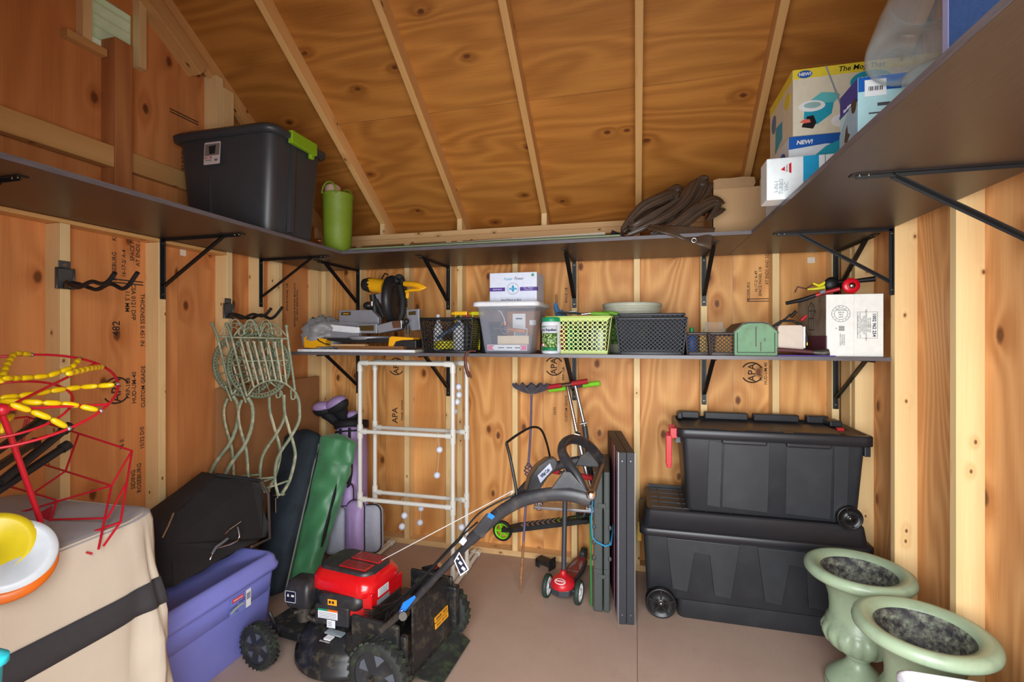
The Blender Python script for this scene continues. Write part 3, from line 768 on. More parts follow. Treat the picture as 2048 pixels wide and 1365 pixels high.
greyp = mat('grey chevron', (150, 140, 144), .6)
for s in (-1, 1): flatpoly('deck_chevron', [(s*.012, .36), (s*.034, .30), (s*.036, .22), (s*.012, .29)][::s], greyp, t, Md @ T(0, 0, .0128), .001)
text('FLYER', .026, greyp, t, Md @ T(0, .20, .0135) @ RZ(0), bold=.0006)
rwc = Md @ Vector((0, .45, .01)); 
MB().at(Md).bx(-.02, .40, -.01, .02, .49, .045).build('rear_fender', dkgrey, t, bevel=.012)
wheel(t, rwc[:], .045, .03, axd, green_rub, greywhite, 6)
st = [Md @ Vector((0, .015, .10)), Vector(P_(1131, 940, 2.86))-O]
MB().cyl(st[0][:], st[1][:], .0145, 16).build('stem', dkgrey, t)
hb = [P_(1092, 940, 2.90)-O, P_(1186, 957, 2.84)-O]
o = MB().cyl(hb[0][:], hb[1][:], .010, 10).build('handlebar', dkgrey, t)
m1, m2 = hb[0].lerp(hb[1], .30), hb[0].lerp(hb[1], .62)
MB().cyl(hb[0][:], m1[:], .0165, 14).build('grip', grip_r, t); MB().cyl(m2[:], hb[1][:], .0165, 14).build('grip', grip_r, t)

# lime and black scooter leaning by its handlebar on the wall bracket
t = thing('kick_scooter', 'black folding scooter with lime wheel and lime grips on the back wall', 'scooter', tuple(P_(1090, 1050, 3.08)))
O = Vector(t.location)
def Q(u, v, y): return P_(u, v, y)-O
wheel(t, Q(1005, 1062, 3.06)[:], .066, .03, (0.15, 1, 0), rub, lime, 5)
wheel(t, Q(1168, 1032, 3.06)[:], .052, .03, (0.15, 1, 0), rub, rub, 4)
a, b = Q(1008, 1062, 3.06), Q(1185, 1040, 3.06)
dk = (b-a); Md = frame(a[:], dk[:], (0, 1, 0)); L = dk.length
MB().at(Md).prism([(-.01, -.022), (.03, -.03), (.08, -.052), (L-.02, -.052), (L, -.03), (L, .03), (L-.02, .052), (.08, .052), (.03, .03), (-.01, .022)], -.004, .022).build('deck', rub, t, bevel=.003)
gt = mat('grip tape', (52, 54, 50), .9, bump=.5, bscale=600)
MB().at(Md).bx(.09, -.048, .022, L-.06, .048, .024).build('grip_tape', gt, t)
gl = mat('lime print', (150, 190, 50), .8)
for k in range(9):
    x = .12+k*.035
    for s in (-1, 1): flatpoly('chevron', [(x, 0), (x+.012, 0), (x+.034, s*.042), (x+.022, s*.042)][::s], greyp if k < 7 else gl, t, Md @ T(0, 0, .0245), .0005)
text('YVOLVE', .022, gl, t, Md @ T(L-.10, 0, .0252), bold=.0004)
MB().tube([Q(1168, 1032, 3.03)[:], Q(1182, 1000, 3.05)[:], Q(1186, 985, 3.07)[:]], [.012, .016, .018], 12, flat=(1, 1.6)).build('front_fork', dkgrey, t)
MB().cyl(Q(1188, 1000, 3.08)[:], Q(1169, 852, 3.13)[:], .0175, 16).build('lower_stem', dkgrey, t)
o = MB().cyl(Q(1169, 852, 3.13)[:], Q(1150, 770, 3.155)[:], .0125, 16).build('upper_stem', alu, t, label='bright telescoping stem')
text('MAX', .02, lime, t, frame(Q(1174, 890, 3.095)[:], (.25, 0, -1), (1, 0, .25)), bold=.0012)
MB().cyl(Q(1160, 849, 3.10)[:], Q(1174, 846, 3.10)[:], .008, 10).build('stem_clamp', steel, t)
MB().cyl(Q(1104, 780, 3.165)[:], Q(1186, 769, 3.15)[:], .010, 10).build('handlebar', dkgrey, t)
MB().cyl(Q(1098, 781, 3.165)[:], Q(1132, 777, 3.16)[:], .0155, 14).build('grip', grip_g, t); MB().cyl(Q(1166, 771, 3.15)[:], Q(1200, 767, 3.145)[:], .0165, 14).build('grip', grip_g, t)
# second folding scooter, silver with red grips
t = thing('kick_scooter', 'silver folding scooter with red grips leaning on the back wall', 'scooter', tuple(P_(1150, 1000, 3.0)))
O = Vector(t.location)
MB().cyl(Q(1174, 950, 2.98)[:], Q(1154, 868, 3.03)[:], .0165, 16).build('lower_stem', alu, t)
MB().cyl(Q(1154, 868, 3.03)[:], Q(1135, 774, 3.09)[:], .0125, 16).build('upper_stem', chrome, t)
MB().cyl(Q(1150, 869, 3.015)[:], Q(1160, 872, 3.015)[:], .022, 16).build('stem_clamp', steel, t)
MB().cyl(Q(1102, 773, 3.10)[:], Q(1176, 763, 3.07)[:], .010, 10).build('handlebar', chrome, t)
MB().cyl(Q(1096, 775, 3.10)[:], Q(1123, 771, 3.09)[:], .0155, 14).build('grip', grip_r, t); MB().cyl(Q(1144, 768, 3.08)[:], Q(1175, 763, 3.07)[:], .017, 14).build('grip', grip_r, t)
MB().tube([Q(1176, 950, 2.98)[:], Q(1182, 975, 2.98)[:], Q(1183, 1000, 2.99)[:]], [.017, .014, .012], 12).build('headset', chrome, t)
a, b = Q(1070, 1010, 3.00), Q(1190, 1018, 2.99)
Md = frame(a[:], (b-a)[:], (0, 1, 0)); L = (b-a).length
MB().at(Md).bx(0, -.05, -.012, L, .05, .006).build('deck', alu, t, bevel=.004)
wheel(t, Q(1180, 1018, 2.965)[:], .030, .022, (0, 1, 0), mat('wine wheel', (92, 40, 50), .4), greywhite, 4)
wheel(t, Q(1078, 1012, 3.0)[:], .030, .022, (0, 1, 0), MATS['wine wheel'], greywhite, 4)

# purple garden stake with a scalloped cloth flower
pur = mat('purple painted metal', (98, 84, 116), .5, var=.2, scale=20); rust = mat('rusty bare metal', (150, 104, 70), .7, .2, var=.3, scale=40)
felt = mat('dark grey felt', (70, 64, 74), .95, var=.25, scale=60, bump=.5, bscale=150, sheen=.3)
t = thing('garden_stake', 'purple metal garden stake with rusty point and dark scalloped cloth top', 'garden stake', (-.659, 2.75, 0))
O = Vector(t.location)
def ST(u, v):
    k = (1190-v)/420; return P_(u, v, 2.752+.36*k)-O
MB().tube([ST(1042, 1188)[:], ST(1042, 1160)[:], ST(1047, 1085)[:]], [.001, .009, .008], 10).build('point', rust, t, label='rusty pointed lower end')
MB().tube([ST(*p)[:] for p in ((1047, 1085), (1050, 1035), (1055, 965), (1057, 955))], .0075, 10).build('rod', pur, t)
MB().tube([ST(*p)[:] for p in ((1057, 928), (1059, 900), (1062, 850), (1063, 790))], .0075, 10).build('rod', pur, t)
tw = MB()
for ph in range(4):
    pts = []
    for i in range(25):
        k = i/24; a = ph*pi/2+k*pi*2.2; p0 = ST(1056.5, 958).lerp(ST(1057, 925), k); r = .026*sin(pi*k)
        pts.append((p0.x+r*cos(a), p0.y+r*sin(a), p0.z))
    tw.tube(pts, .004, 6)
tw.build('twisted_cage', pur, t)
c = ST(1063, 778)
def head(i, j):
    a = 2*pi*i; r = j
    R = .125*r*(1+.05*cos(a*12)*r)
    return (c.x+R*cos(a), c.y+.55*R*sin(a), c.z+.028*(1-abs(2*r-1)**2)*0-.032+.055*r**1.5+.012*r*sin(a*12))
MB().grid(head, 96, 10).build('scalloped_head', felt, t, solid=.008)
# small black bracket lying on the floor
t = thing('plastic_bracket', 'small black plastic part lying on the floor near the back wall', 'bracket', tuple(PX(1090, 1135, 'z', 0)), -.5)
bp = mat('dull black plastic', (40, 36, 36), .6)
MB().bx(-.055, -.03, .045, .055, .03, .053).bx(-.055, -.03, .004, -.047, .03, .053).bx(-.055, -.034, .0, -.02, -.03, .05).bx(-.055, -.034, .025, .055, -.03, .05).build('body', bp, t, bevel=.002)
MB().bx(.055, -.034, .0, .061, .036, .075).bx(.061, .0, .02, .075, .02, .06).build('end_plate', bp, t, bevel=.002)

# ================================================================ wall hooks
hookplate = mat('grey hook plate', (104, 106, 106), .4, .6); hookrub = mat('hook coating', (26, 26, 28), .5)
def wall_hook(y, z, label):
    t = thing('wall_hook', label, 'hook', (XL, y, z))
    MB().bx(0, -.04, -.045, .006, .03, .045).bx(0, -.028, .045, .004, .018, .075).build('plate', hookplate, t, bevel=.004)
    f = MB(); f.tube([(.008, -.037, -.042), (.008, .027, -.042), (.008, .027, .042), (.008, -.037, .042)], .005, 8, close=True); f.build('plate_rim', hookplate, t)
    MB().cyl((.003, -.005, .058), (.007, -.005, .058), .007, 10).build('screw', screw_m, t)
    for s in (-1, 1):
        pts = []
        for i in range(33):
            k = i/32; x = .006+.34*k
            pts.append((x, s*.045*min(1, k*4)-.005, -.03+.012*sin(k*13+s*.6)-.01*k+(.05*((k-.72)/.28)**1.5 if k > .72 else 0)))
        MB().tube(pts, .0085, 10).build('prong', hookrub, t)
    return t
wall_hook(1.503, 1.762, 'empty black wavy double hook on a grey plate on the left wall')
wall_hook(2.345, 1.668, 'black wavy double hook holding the green folding chairs')

# ================================================================ verdigris folding bistro chairs hanging on the hook
vg = mat('chipped green paint', (138, 148, 122), .6, .1, var=.2, scale=25, dirt=((214, 200, 168), 16, .8), bump=.3, bscale=120)
vgl = mat('cream worn paint', (190, 180, 150), .6, .1, var=.2, scale=30, dirt=((120, 132, 104), 14, .8)); vgd = mat('green aged seat paint', (104, 116, 92), .6, .1, var=.2, scale=25, dirt=((170, 164, 138), 22, .5))
def bistro(name, label, dx, dy, dz):
    Y = 2.33
    t = thing(name, label, 'chair', (-2.07+dx, 2.265+dy, 1.3+dz), group='green metal bistro chairs hanging on the hook')
    O = Vector((-2.07, 2.265, 1.3))
    def pc(u, v, yo=0):
        d = _F+_R*((u-1024)/FPX)+Vector((0, 0, 1))*((674-v)/FPX)
        k = (3.30+yo*1.12)/(d.y-.5*d.x)      # the slanted plane y - x/2 = 3.30 in which the chair hangs
        return Vector((0, 0, H))+d*k
    def c(pts, r, nm, yo=0, n=6, flat=None, m=None):
        P = [pc(u, v, yo)-O for u, v in pts]
        if len(P) > 2:      # smooth through the points
            Q2 = []
            for i in range(len(P)-1):
                p0, p1, p2, p3 = P[max(0, i-1)], P[i], P[i+1], P[min(len(P)-1, i+2)]
                for k in range(4):
                    s = k/4; Q2.append(.5*((2*p1)+(-p0+p2)*s+(2*p0-5*p1+4*p2-p3)*s*s+(-p0+3*p1-3*p2+p3)*s**3))
            P = Q2+[P[-1]]
        return MB().tube([p[:] for p in P], r, n, flat=flat).build(nm, m or vg, t)
    c([(454, 651), (463, 674), (476, 725), (485, 761), (494, 794)], .007, 'back_upright')
    c([(573, 655), (578, 694), (584, 735), (590, 781)], .007, 'back_upright')
    for u, v in ((453, 649), (573, 653)): MB().ball((pc(u, v)-O)[:], .011, 10).build('finial', vg, t)
    c([(462, 675), (520, 676), (578, 678)], .006, 'top_rail')
    c([(489, 723), (530, 722), (578, 721)], .005, 'middle_rail')
    c([(496, 791), (508, 776), (527, 765), (548, 761), (571, 768), (591, 785)], .006, 'arched_rail')
    for a, b in (((481, 678), (508, 775)), ((495, 684), (517, 770)), ((508, 684), (528, 765)), ((522, 684), (540, 762)), ((536, 684), (552, 760)), ((550, 684), (563, 763)), ((563, 680), (573, 768))):
        c([a, b], .006, 'slat', m=vgl); MB().ball((pc(a[0], a[1]+1)-O)[:], .011, 8, sc=(1, .5, .6)).build('slat_capital', vgl, t)
    # scrollwork above the top rail
    for s in (-1, 1):
        for (cx, cy, R, a0, a1) in ((520+s*22, 664, 9, -.5, 4.2), (520+s*38, 666, 6, 2.5, 7.5)):
            pts = [(cx+s*R*cos(a0+(a1-a0)*i/14)*(1-.3*i/14), cy-R*sin(a0+(a1-a0)*i/14)*(1-.3*i/14)) for i in range(15)]
            c(pts, .0035, 'scroll', n=5)
        c([(520+s*52, 672), (520+s*40, 657), (520+s*24, 648), (520+s*10, 652), (520, 674)], .004, 'scroll', n=5)
        c([(520, 674), (520+s*5, 655), (520+s*12, 646), (520+s*18, 654)], .004, 'scroll', n=5)
        c([(520+s*47-7, 723), (520+s*47-7, 729), (520+s*47, 731), (520+s*47+7, 726), (520+s*47+5, 719), (520+s*47-2, 717)], .003, 'ring', n=5)
    # hanging loops over the prongs
    for u in (500, 532): c([(u-12, 662), (u-8, 646), (u, 640), (u+8, 646), (u+12, 662)], .004, 'loop', n=5)
    # round seat folded flat
    cx, cy = 518, 731
    def circ(r, n=40): return [(cx+r*62*cos(2*pi*i/n), cy+r*64*sin(2*pi*i/n)) for i in range(n)]
    for r, rr_ in ((1, .009), (.90, .005), (.36, .006)):
        MB().tube([(pc(u, v, .03)-O)[:] for u, v in circ(r)], rr_, 6, close=True, flat=(1, 1)).build('seat_ring', vgd, t)
    for k in range(48):
        a = 2*pi*k/48
        if k % 3 == 0: MB().cyl((pc(cx+.36*62*cos(a), cy+.36*64*sin(a), .03)-O)[:], (pc(cx+.9*62*cos(a), cy+.9*64*sin(a), .03)-O)[:], .0045, 5).build('seat_slat', vgd, t)
    b_ = MB()
    for k in range(60):
        a = 2*pi*k/60; b_.ball((pc(cx+.95*62*cos(a), cy+.95*64*sin(a), .026)-O)[:], .0045, 6)
    b_.build('bead_trim', vg, t, kind='stuff')
    fan = MB()
    for k in range(8):
        a = 2*pi*k/8; fan.tube([(pc(cx+r*62*cos(a+w_), cy+r*64*sin(a+w_), .03)-O)[:] for r, w_ in ((.05, 0), (.15, .35), (.28, .3), (.36, 0))], .004, 5)
    fan.build('seat_rosette', vgd, t)
    F = (1, .55)
    c([(495, 796), (503, 808), (506, 830), (501, 862), (488, 893), (465, 924), (451, 949), (438, 985)], .0105, 'leg', .01, 8, F)
    c([(484, 800), (477, 821), (478, 846), (487, 882), (493, 905), (496, 952), (498, 985)], .0105, 'leg', .022, 8, F)
    c([(590, 785), (597, 800), (599, 818), (598, 842), (583, 872), (562, 903), (552, 928), (550, 962), (556, 989)], .0105, 'leg', .01, 8, F)
    c([(568, 790), (569, 823), (577, 855), (588, 893), (590, 918), (579, 962), (564, 988)], .0105, 'leg', .022, 8, F)
    c([(500, 978), (531, 977), (577, 962)], .006, 'stretcher', .016); c([(496, 960), (551, 955)], .006, 'stretcher', .012)
    for u, v in ((557, 990), (565, 989)): MB().ball((pc(u, v, .016)-O)[:], .013, 10, sc=(1.2, 1, .7)).build('foot', vg, t)
    c([(582, 780), (583, 798), (590, 797), (590, 790)], .005, 'seat_stop')
    c([(480, 775), (490, 800), (492, 806)], .006, 'seat_stop')
    return t
bistro('bistro_chair', 'verdigris folding metal chair hanging in front on the right of the wavy hook', 0, 0, 0)
bistro('bistro_chair', 'verdigris folding metal chair hanging behind and left on the wavy hook', -.112, .012, .004)

# ================================================================ cardboard and bags in the left corner
card = mat('brown cardboard', (158, 108, 66), .85, var=.08, scale=5, bump=.1, bscale=300)
t = thing('cardboard_sheet', 'large flat cardboard box standing against the left wall behind the chairs', 'cardboard', (-2.335, 2.23, 0))
MB().bx(0, 0, 0, .022, .91, 1.22).build('flat_box', card, t, bevel=.002)
MB().bx(.022, .30, .001, .0235, .91, .61).bx(.022, .30, .612, .0235, .91, 1.218).build('flap', card, t)
def sack(name, label, cat, base, top, w0, w1, d, mcol, wr=.012, seed=0, nseg=36, lean=None, prof=None, fold_=0):
    """soft bag: a wrinkled closed tube from base to top"""
    t = thing(name, label, cat, tuple(base)); b = Vector(base); tt = Vector(top)-b
    rings = []; N = nseg; NR = 32
    side = Vector((1, .0, 0)); fr = tt.normalized().cross(side).normalized(); side = fr.cross(tt.normalized())
    for i in range(N+1):
        k = i/N; w_ = (w0+(w1-w0)*k)*(prof(k) if prof else 1)
        e = min(1, k/.04+.35, (1-k)/.05+.25); ring = []
        for j in range(NR):
            a = 2*pi*j/NR
            n_ = noise.noise(Vector((cos(a)*1.6+seed, sin(a)*1.6, k*9+seed)))+.6*noise.noise(Vector((cos(a)*3+seed, sin(a)*3, k*5-seed)))
            n_ += fold_*(.7*sin(a*4+k*16+2*sin(k*9))+.5*sin(a*7-k*26+seed))
            r = (1+0)*e
            p = tt*k+side*(w_/2*cos(a)*r)+fr*(d/2*sin(a)*r)
            p += (side*cos(a)+fr*sin(a))*(n_*wr*e)
            ring.append(p[:])
        rings.append(ring)
    MB().loft(rings).build('fabric_body', mcol, t)
    return t, side, fr, tt
navy = mat('dark navy canvas', (30, 42, 52), .8, var=.25, scale=12, bump=.3, bscale=250)
greenc = mat('green nylon', (66, 128, 84), .42, var=.2, scale=6, sheen=.3, bump=.15, bscale=200)
lilac = mat('lilac golf bag fabric', (166, 140, 190), .5, var=.1, scale=8, bump=.15, bscale=120)
blk_f = mat('black webbing', (20, 20, 24), .75, bump=.3, bscale=300)
taupe = mat('taupe canvas', (122, 104, 92), .8, var=.1, scale=6, bump=.2)
meshm = mat('silver mesh pocket', (168, 170, 184), .6, var=.15, scale=150, bump=.4, bscale=300)
# taupe folding chair bag behind
sack('fabric_bag', 'taupe canvas bag standing behind the green and navy bags', 'bag', (-2.15, 2.80, 0), (-2.14, 3.02, .62), .26, .24, .12, taupe, .012, 3.3)
t, sd, fr, tt = sack('chair_bag', 'dark navy carry bag leaning in the corner left of the green bag', 'bag', (-2.10, 2.36, 0), (-2.17, 2.80, .885), .22, .27, .13, navy, .012, 1.1)
P = [(tt*k+sd*.125-fr*.04*0)[:] for k in (.0, .3, .6, .9)]
MB().tube(P, .006, 6).build('zip_edge', mat('grey zip', (120, 118, 110), .6), t)
MB().bx(.10, -.06, .60, .13, -.05, .615).bx(.112, -.066, .52, .124, -.06, .60).build('zip_pull', steel, t)
t, sd, fr, tt = sack('chair_bag', 'green nylon folding chair bag leaning in front of the lilac golf bag', 'bag', (-2.01, 2.54, 0), (-1.93, 2.84, .86), .24, .25, .13, greenc, .013, 5.2, 90, fold_=.55, prof=lambda k: 1-.12*sin(k*7)+(.12 if k > .8 else 0))
MB().tube([(tt*k+sd*(.115-.02*k)+fr*(-.04))[:] for k in (.25, .32, .45, .6, .7)], [.006, .014, .012, .012, .004], 8, flat=(.5, 1.3)).build('strap', blk_f, t)
# golf bag
b0, b1 = Vector((-1.86, 2.86, .0)), Vector((-1.98, 3.05, .90))
t, sd, fr, tt = sack('golf_bag', 'lilac and black golf bag with covered clubs in the corner', 'golf bag', tuple(b0), tuple(b1), .23, .21, .22, lilac, .004, 2.0)
def GB(k, s, f): return tt*k+sd*s+fr*f
n = tt.normalized()
fs = -1 if (fr.y > 0) else 1            # outward to the camera
def band(k, h, m, nm, rr_=.117):
    M = frame((tt*k)[:], sd[:], fr[:])
    MB().lathe([(rr_-.01, -h/2), (rr_, -h/2), (rr_, h/2), (rr_-.01, h/2)], 32).build(nm, m, t, M=M)
band(.985, .05, blk_f, 'top_collar', .118); band(.93, .012, blk_f, 'trim_band', .112); band(.02, .05, blk_f, 'base_cap', .125); band(.12, .03, blk_f, 'trim_band', .122)
for s in (-.015, .055): MB().tube([GB(k, s, fs*.112)[:] for k in (.95, .75, .55, .42)], .011, 6, flat=(1, .35)).build('strap', blk_f, t)
MB().tube([GB(k, .045+.05*sin(pi*(k-.5)/.35), fs*(.12+.03*sin(pi*(k-.5)/.35)))[:] for k in (.5, .56, .62, .7, .78, .85)], .011, 8).build('carry_handle', blk_f, t)
def pouch(k0, k1, s0, w_, dep, m, nm, trim):
    c0 = GB((k0+k1)/2, s0, fs*(.085)); Hh = (k1-k0)*tt.length
    M = frame(c0[:], sd[:], n[:])
    if (M.to_3x3() @ Vector((0, 0, 1))).dot(fr*fs) < 0: M = M @ Matrix.Diagonal((1, 1, -1, 1))
    o = MB().loft([rr3(w_, Hh, .05, 0, 6), rr3(w_, Hh, .05, dep*.6, 6), rr3(w_*.86, Hh*.88, .045, dep, 6), rr3(w_*.3, Hh*.3, .02, dep*1.1, 6)]).build(nm, m, t, M=M)
    MB().tube(rr3(w_*.99, Hh*.99, .05, dep*.62, 6), .005, 6, close=True).build('piping', trim, o)
    return M
pouch(.08, .40, -.05, .17, .05, meshm, 'mesh_pocket', MATS['grey zip'])
pouch(.40, .56, .02, .14, .05, lilac, 'upper_pocket', blk_f)
pouch(.06, .44, .12, .13, .09, lilac, 'side_pocket', blk_f)
M = pouch(.08, .40, .21, .16, .05, meshm, 'side_mesh_pocket', blk_f)
# head covers
def cover(u, v, y, s, tilt, label=None):
    p = PX(u, v, 'y', y)-b0; q = GB(.99, (p.x-GB(.99, 0, 0).x)*.5, 0)
    o = MB().tube([q[:], (q.lerp(p, .55))[:], (q.lerp(p, .8))[:]], [.02*s, .024*s, .03*s], 12).build('club_sock', blk_f, t)
    Mx = T(*p) @ RY(tilt)
    MB().at(Mx).ball((0, 0, 0), .042*s, 18, sc=(1.15, .8, .75)).build('head_cover', blk_f, t)
    MB().at(Mx).ball((0, -.004, .012*s), .042*s, 18, sc=(1.12, .82, .62)).build('head_cover_top', lilac, t, label='lilac satin top of club cover')
cover(646, 820, 2.98, 1.6, -.1); cover(676, 812, 2.98, 1.75, -.5); cover(690, 836, 3.05, 1.0, -.2); cover(704, 834, 3.05, 1.1, -.35)
for k, (u, v) in enumerate(((700, 848), (709, 850), (716, 846))):
    p = PX(u, v, 'y', 3.0)-b0
    MB().cyl(GB(.98, .02+.02*k, 0)[:], p[:], .004, 6).ball(p[:], .016, 10, sc=(1.5, .5, .8)).build('iron_club', steel, t)
# white shoes hung behind the frame
# ================================================================ purple tote and black grass bag on it
ptote = mat('periwinkle plastic', (132, 138, 222), .38, var=.05, scale=5, bump=.06, bscale=300)
t = thing('storage_tote', 'periwinkle purple lidded tote left of the lawn mower', 'tote', (-2.03, 1.70, 0))
mb = MB(); ring_body(mb, -.24, .24, -.385, .385, 0, .35, .022, .022, .04); mb.build('tub', ptote, t)
MB().loft([rr3(.452, .742, .04, .235), rr3(.466, .756, .042, .238), rr3(.482, .772, .042, .345), rr3(.472, .76, .042, .348)]).build('shoulder', ptote, t)
MB().loft([rr3(.50, .79, .05, .338), rr3(.525, .815, .06, .342), rr3(.53, .82, .06, .362), rr3(.512, .80, .055, .372), rr3(.500, .785, .05, .40), rr3(.47, .755, .045, .416), rr3(.44, .72, .04, .418), rr3(.42, .70, .035, .408), rr3(.2, .3, .03, .408)]).build('lid', ptote, t)
lab = mat('label blue', (120, 132, 206), .4); wh = mat('white print', (236, 236, 236), .5)
ML = frame((.2425, .152, .275), (0, 1, 0), (.0, 0, 1))
flatpoly('label', rect(0, 0, .125, .085), lab, t, ML, .0008)
flatpoly('label_code_area', rect(.047, 0, .03, .083), wh, t, ML @ T(0, 0, .0009), .0004)
redp = mat('label red', (210, 60, 70), .4)
flatpoly('label_logo', rect(-.015, .028, .065, .018), redp, t, ML @ T(0, 0, .0009), .0004)
text('Rubbermaid', .012, wh, t, ML @ T(-.015, .028, .0014), sx=.9)
ink2 = mat('dark ink', (40, 44, 80), .6)
text('XMAS TREE', .018, ink2, t, ML @ T(-.018, .002, .0012) @ RZ(.15)); text('3 ft', .012, ink2, t, ML @ T(-.02, -.028, .0012))
for k in range(9): MB().bx(.036+k*.0025, 0, 0, .0372+k*.0025, .03, .0004).build('bar_line', ink2, t, M=ML @ T(0, -.005, .0013))
yl = mat('yellow swoosh', (214, 220, 60), .5)
MB().tube([(-.055, -.022, .0015), (-.03, -.012, .0015), (0, -.009, .0015), (.02, -.012, .0015)], .002, 5).build('label_swoosh', yl, t, M=ML)

# grass collection bag lying on the tote
gbm = mat('black mesh fabric', (34, 32, 34), .8, var=.15, scale=10, bump=.35, bscale=500)
t = thing('grass_bag', 'black fabric mower grass bag with chrome frame lying on the purple tote', 'grass bag', (-2.05, 1.72, .42))
O = Vector(t.location)
front = [(-1.90, 1.34, .43), (-1.86, 1.95, .43), (-1.93, 2.10, .56), (-1.97, 2.10, .80), (-2.02, 2.04, .845)]
A = [Vector(p)-O for p in (tuple(PX(345, 1180, 'x', -1.86)), tuple(PX(500, 1094, 'x', -1.90)), tuple(PX(536, 1078, 'x', -1.93)), tuple(PX(534, 990, 'x', -1.98)), tuple(PX(520, 962, 'x', -2.0)), tuple(PX(432, 950, 'x', -2.10)), tuple(PX(374, 998, 'x', -2.08)), tuple(PX(322, 1052, 'x', -2.02)))]
B = [Vector((-2.30+.012*i, a.y+O.y+.04, a.z+O.z+(.0 if i else .03)))-O for i, a in enumerate(A)]
rings = []
for k in (0, .12, .5, .88, 1):
    sc = 1 if 0 < k < 1 else .94; ring = []
    pts = [a.lerp(b, k) for a, b in zip(A, B)]; cen = sum(pts, Vector())/8
    for i in range(8):
        p0, p1 = pts[i], pts[(i+1) % 8]
        for j in range(6):
            q = p0.lerp(p1, j/6); q = cen+(q-cen)*sc
            q += Vector((1, 1, 1))*noise.noise(q*7)*.012+Vector((.015*sin(q.y*40+q.z*25), 0, 0))*(.5 if k < .5 else 0)
            ring.append(q[:])
    rings.append(ring)
MB().loft(rings).build('fabric', gbm, t)
MB().tube([A[4][:], ((A[4]+A[5])/2)[:], A[5][:]], .009, 8).build('top_binding', blk_f, t); MB().tube([(a+Vector((.01, 0, 0)))[:] for a in (A[4], A[3], A[2], A[1])], .008, 8).build('side_binding', mat('brown piping', (72, 60, 54), .6), t)
def GQ(u, v, x=-1.90): return (PX(u, v, 'x', x)-O)[:]
MB().tube([GQ(449, 1070, -1.93), GQ(458, 1060, -1.93), GQ(470, 1052, -1.94), GQ(481, 1044, -1.95)], .004, 8).build('wire_handle', chrome, t)
MB().tube([GQ(420, 1120), GQ(428, 1100), GQ(440, 1096), GQ(460, 1090), GQ(474, 1083), GQ(479, 1074), GQ(477, 1062), GQ(474, 1054)], .0045, 8).build('wire_handle', chrome, t)
MB().tube([GQ(347, 1027, -2.0), GQ(335, 1055, -1.98), GQ(324, 1077, -1.97)], .0035, 8).build('wire_handle', chrome, t)
MB().tube([GQ(424, 1108), GQ(432, 1095), GQ(446, 1085), GQ(455, 1078)], .007, 8).build('latch', mat('grey latch', (130, 134, 140), .3, .5), t)

# ================================================================ beige covered grill
cov = mat('beige cover fabric', (206, 194, 176), .75, var=.05, scale=4, bump=.25, bscale=400)
covg = mat('grey cover panel', (170, 170, 174), .75, var=.05, scale=4, bump=.25, bscale=400)
band_m = mat('charcoal band', (56, 54, 58), .8, bump=.3, bscale=300)
t = thing('grill_cover', 'beige fabric cover with charcoal band over a large boxy item', 'cover', (-1.955, .885, 0))
def coverpt(a, z, off=0.0):
    """a around, z height: draped box"""
    c, s = cos(a), sin(a); n_ = .22
    hx, hy = .36, .44
    k = max(0, min(1, (.93-z)/.93))
    fl = 1+.24*k**.8
    x = (abs(c)**n_)*(1 if c > 0 else -1)*hx*(fl if c > 0 else 1); y = (abs(s)**n_)*(1 if s > 0 else -1)*hy*(1+.03*k)
    w_ = .018*k*sin(a*11+3*sin(z*4))+.035*k*noise.noise(Vector((c*3.5, s*3.5, z*3)))+.016*sin(a*5+z*9)*min(1, k*4)+.02*noise.noise(Vector((c*8, s*8, z*5+3)))*min(1, k*3)
    L_ = sqrt(x*x+y*y); 
    return (x+(x/L_)*(w_+off), y+(y/L_)*(w_+off), z)
NA = 120
zs = [.02, .1, .2, .3, .4, .5, .58, .66, .74, .80, .85, .885]
rings = [[coverpt(2*pi*j/NA, z) for j in range(NA)] for z in zs]
top = rings[-1]
for k, dz in ((.985, .012), (.95, .02), (.9, .022), (.7, .024), (.4, .024), (.1, .024)):
    rings.append([(p[0]*k, p[1]*k, p[2]+dz+.012*noise.noise(Vector((p[0]*5*k, p[1]*5*k, 2)))+.03*max(0, p[1])*k) for p in top])
MB().loft(rings[:len(zs)+1], cap0=False, cap1=False).build('cloth', cov, t)
MB().loft(rings[len(zs):], cap0=False).build('top_panel', covg, t, label='grey top panel')
tp = [(p[0]*.80, p[1]*.80, p[2]) for p in top]
zb = lambda j: .46+.13*sin(2*pi*j/NA+.5)*0
def bz(j):
    return .655
br = [[coverpt(2*pi*j/NA, bz(j)-.045+.09*k, .003) for j in range(-30, 13)] for k in (0, .33, .66, 1)]
MB().loft(br, close=False, cap0=False, cap1=False).build('band', band_m, t, solid=.003)
seam = [coverpt(2*pi*j/NA, .80, .004) for j in range(NA)]
MB().tube([(p[0]*.97, p[1]*.93, p[2]+.118+.03*max(0, p[1])) for p in top], .0035, 5, close=True).build('seam', cov, t, M=T(0, 0, -.10))

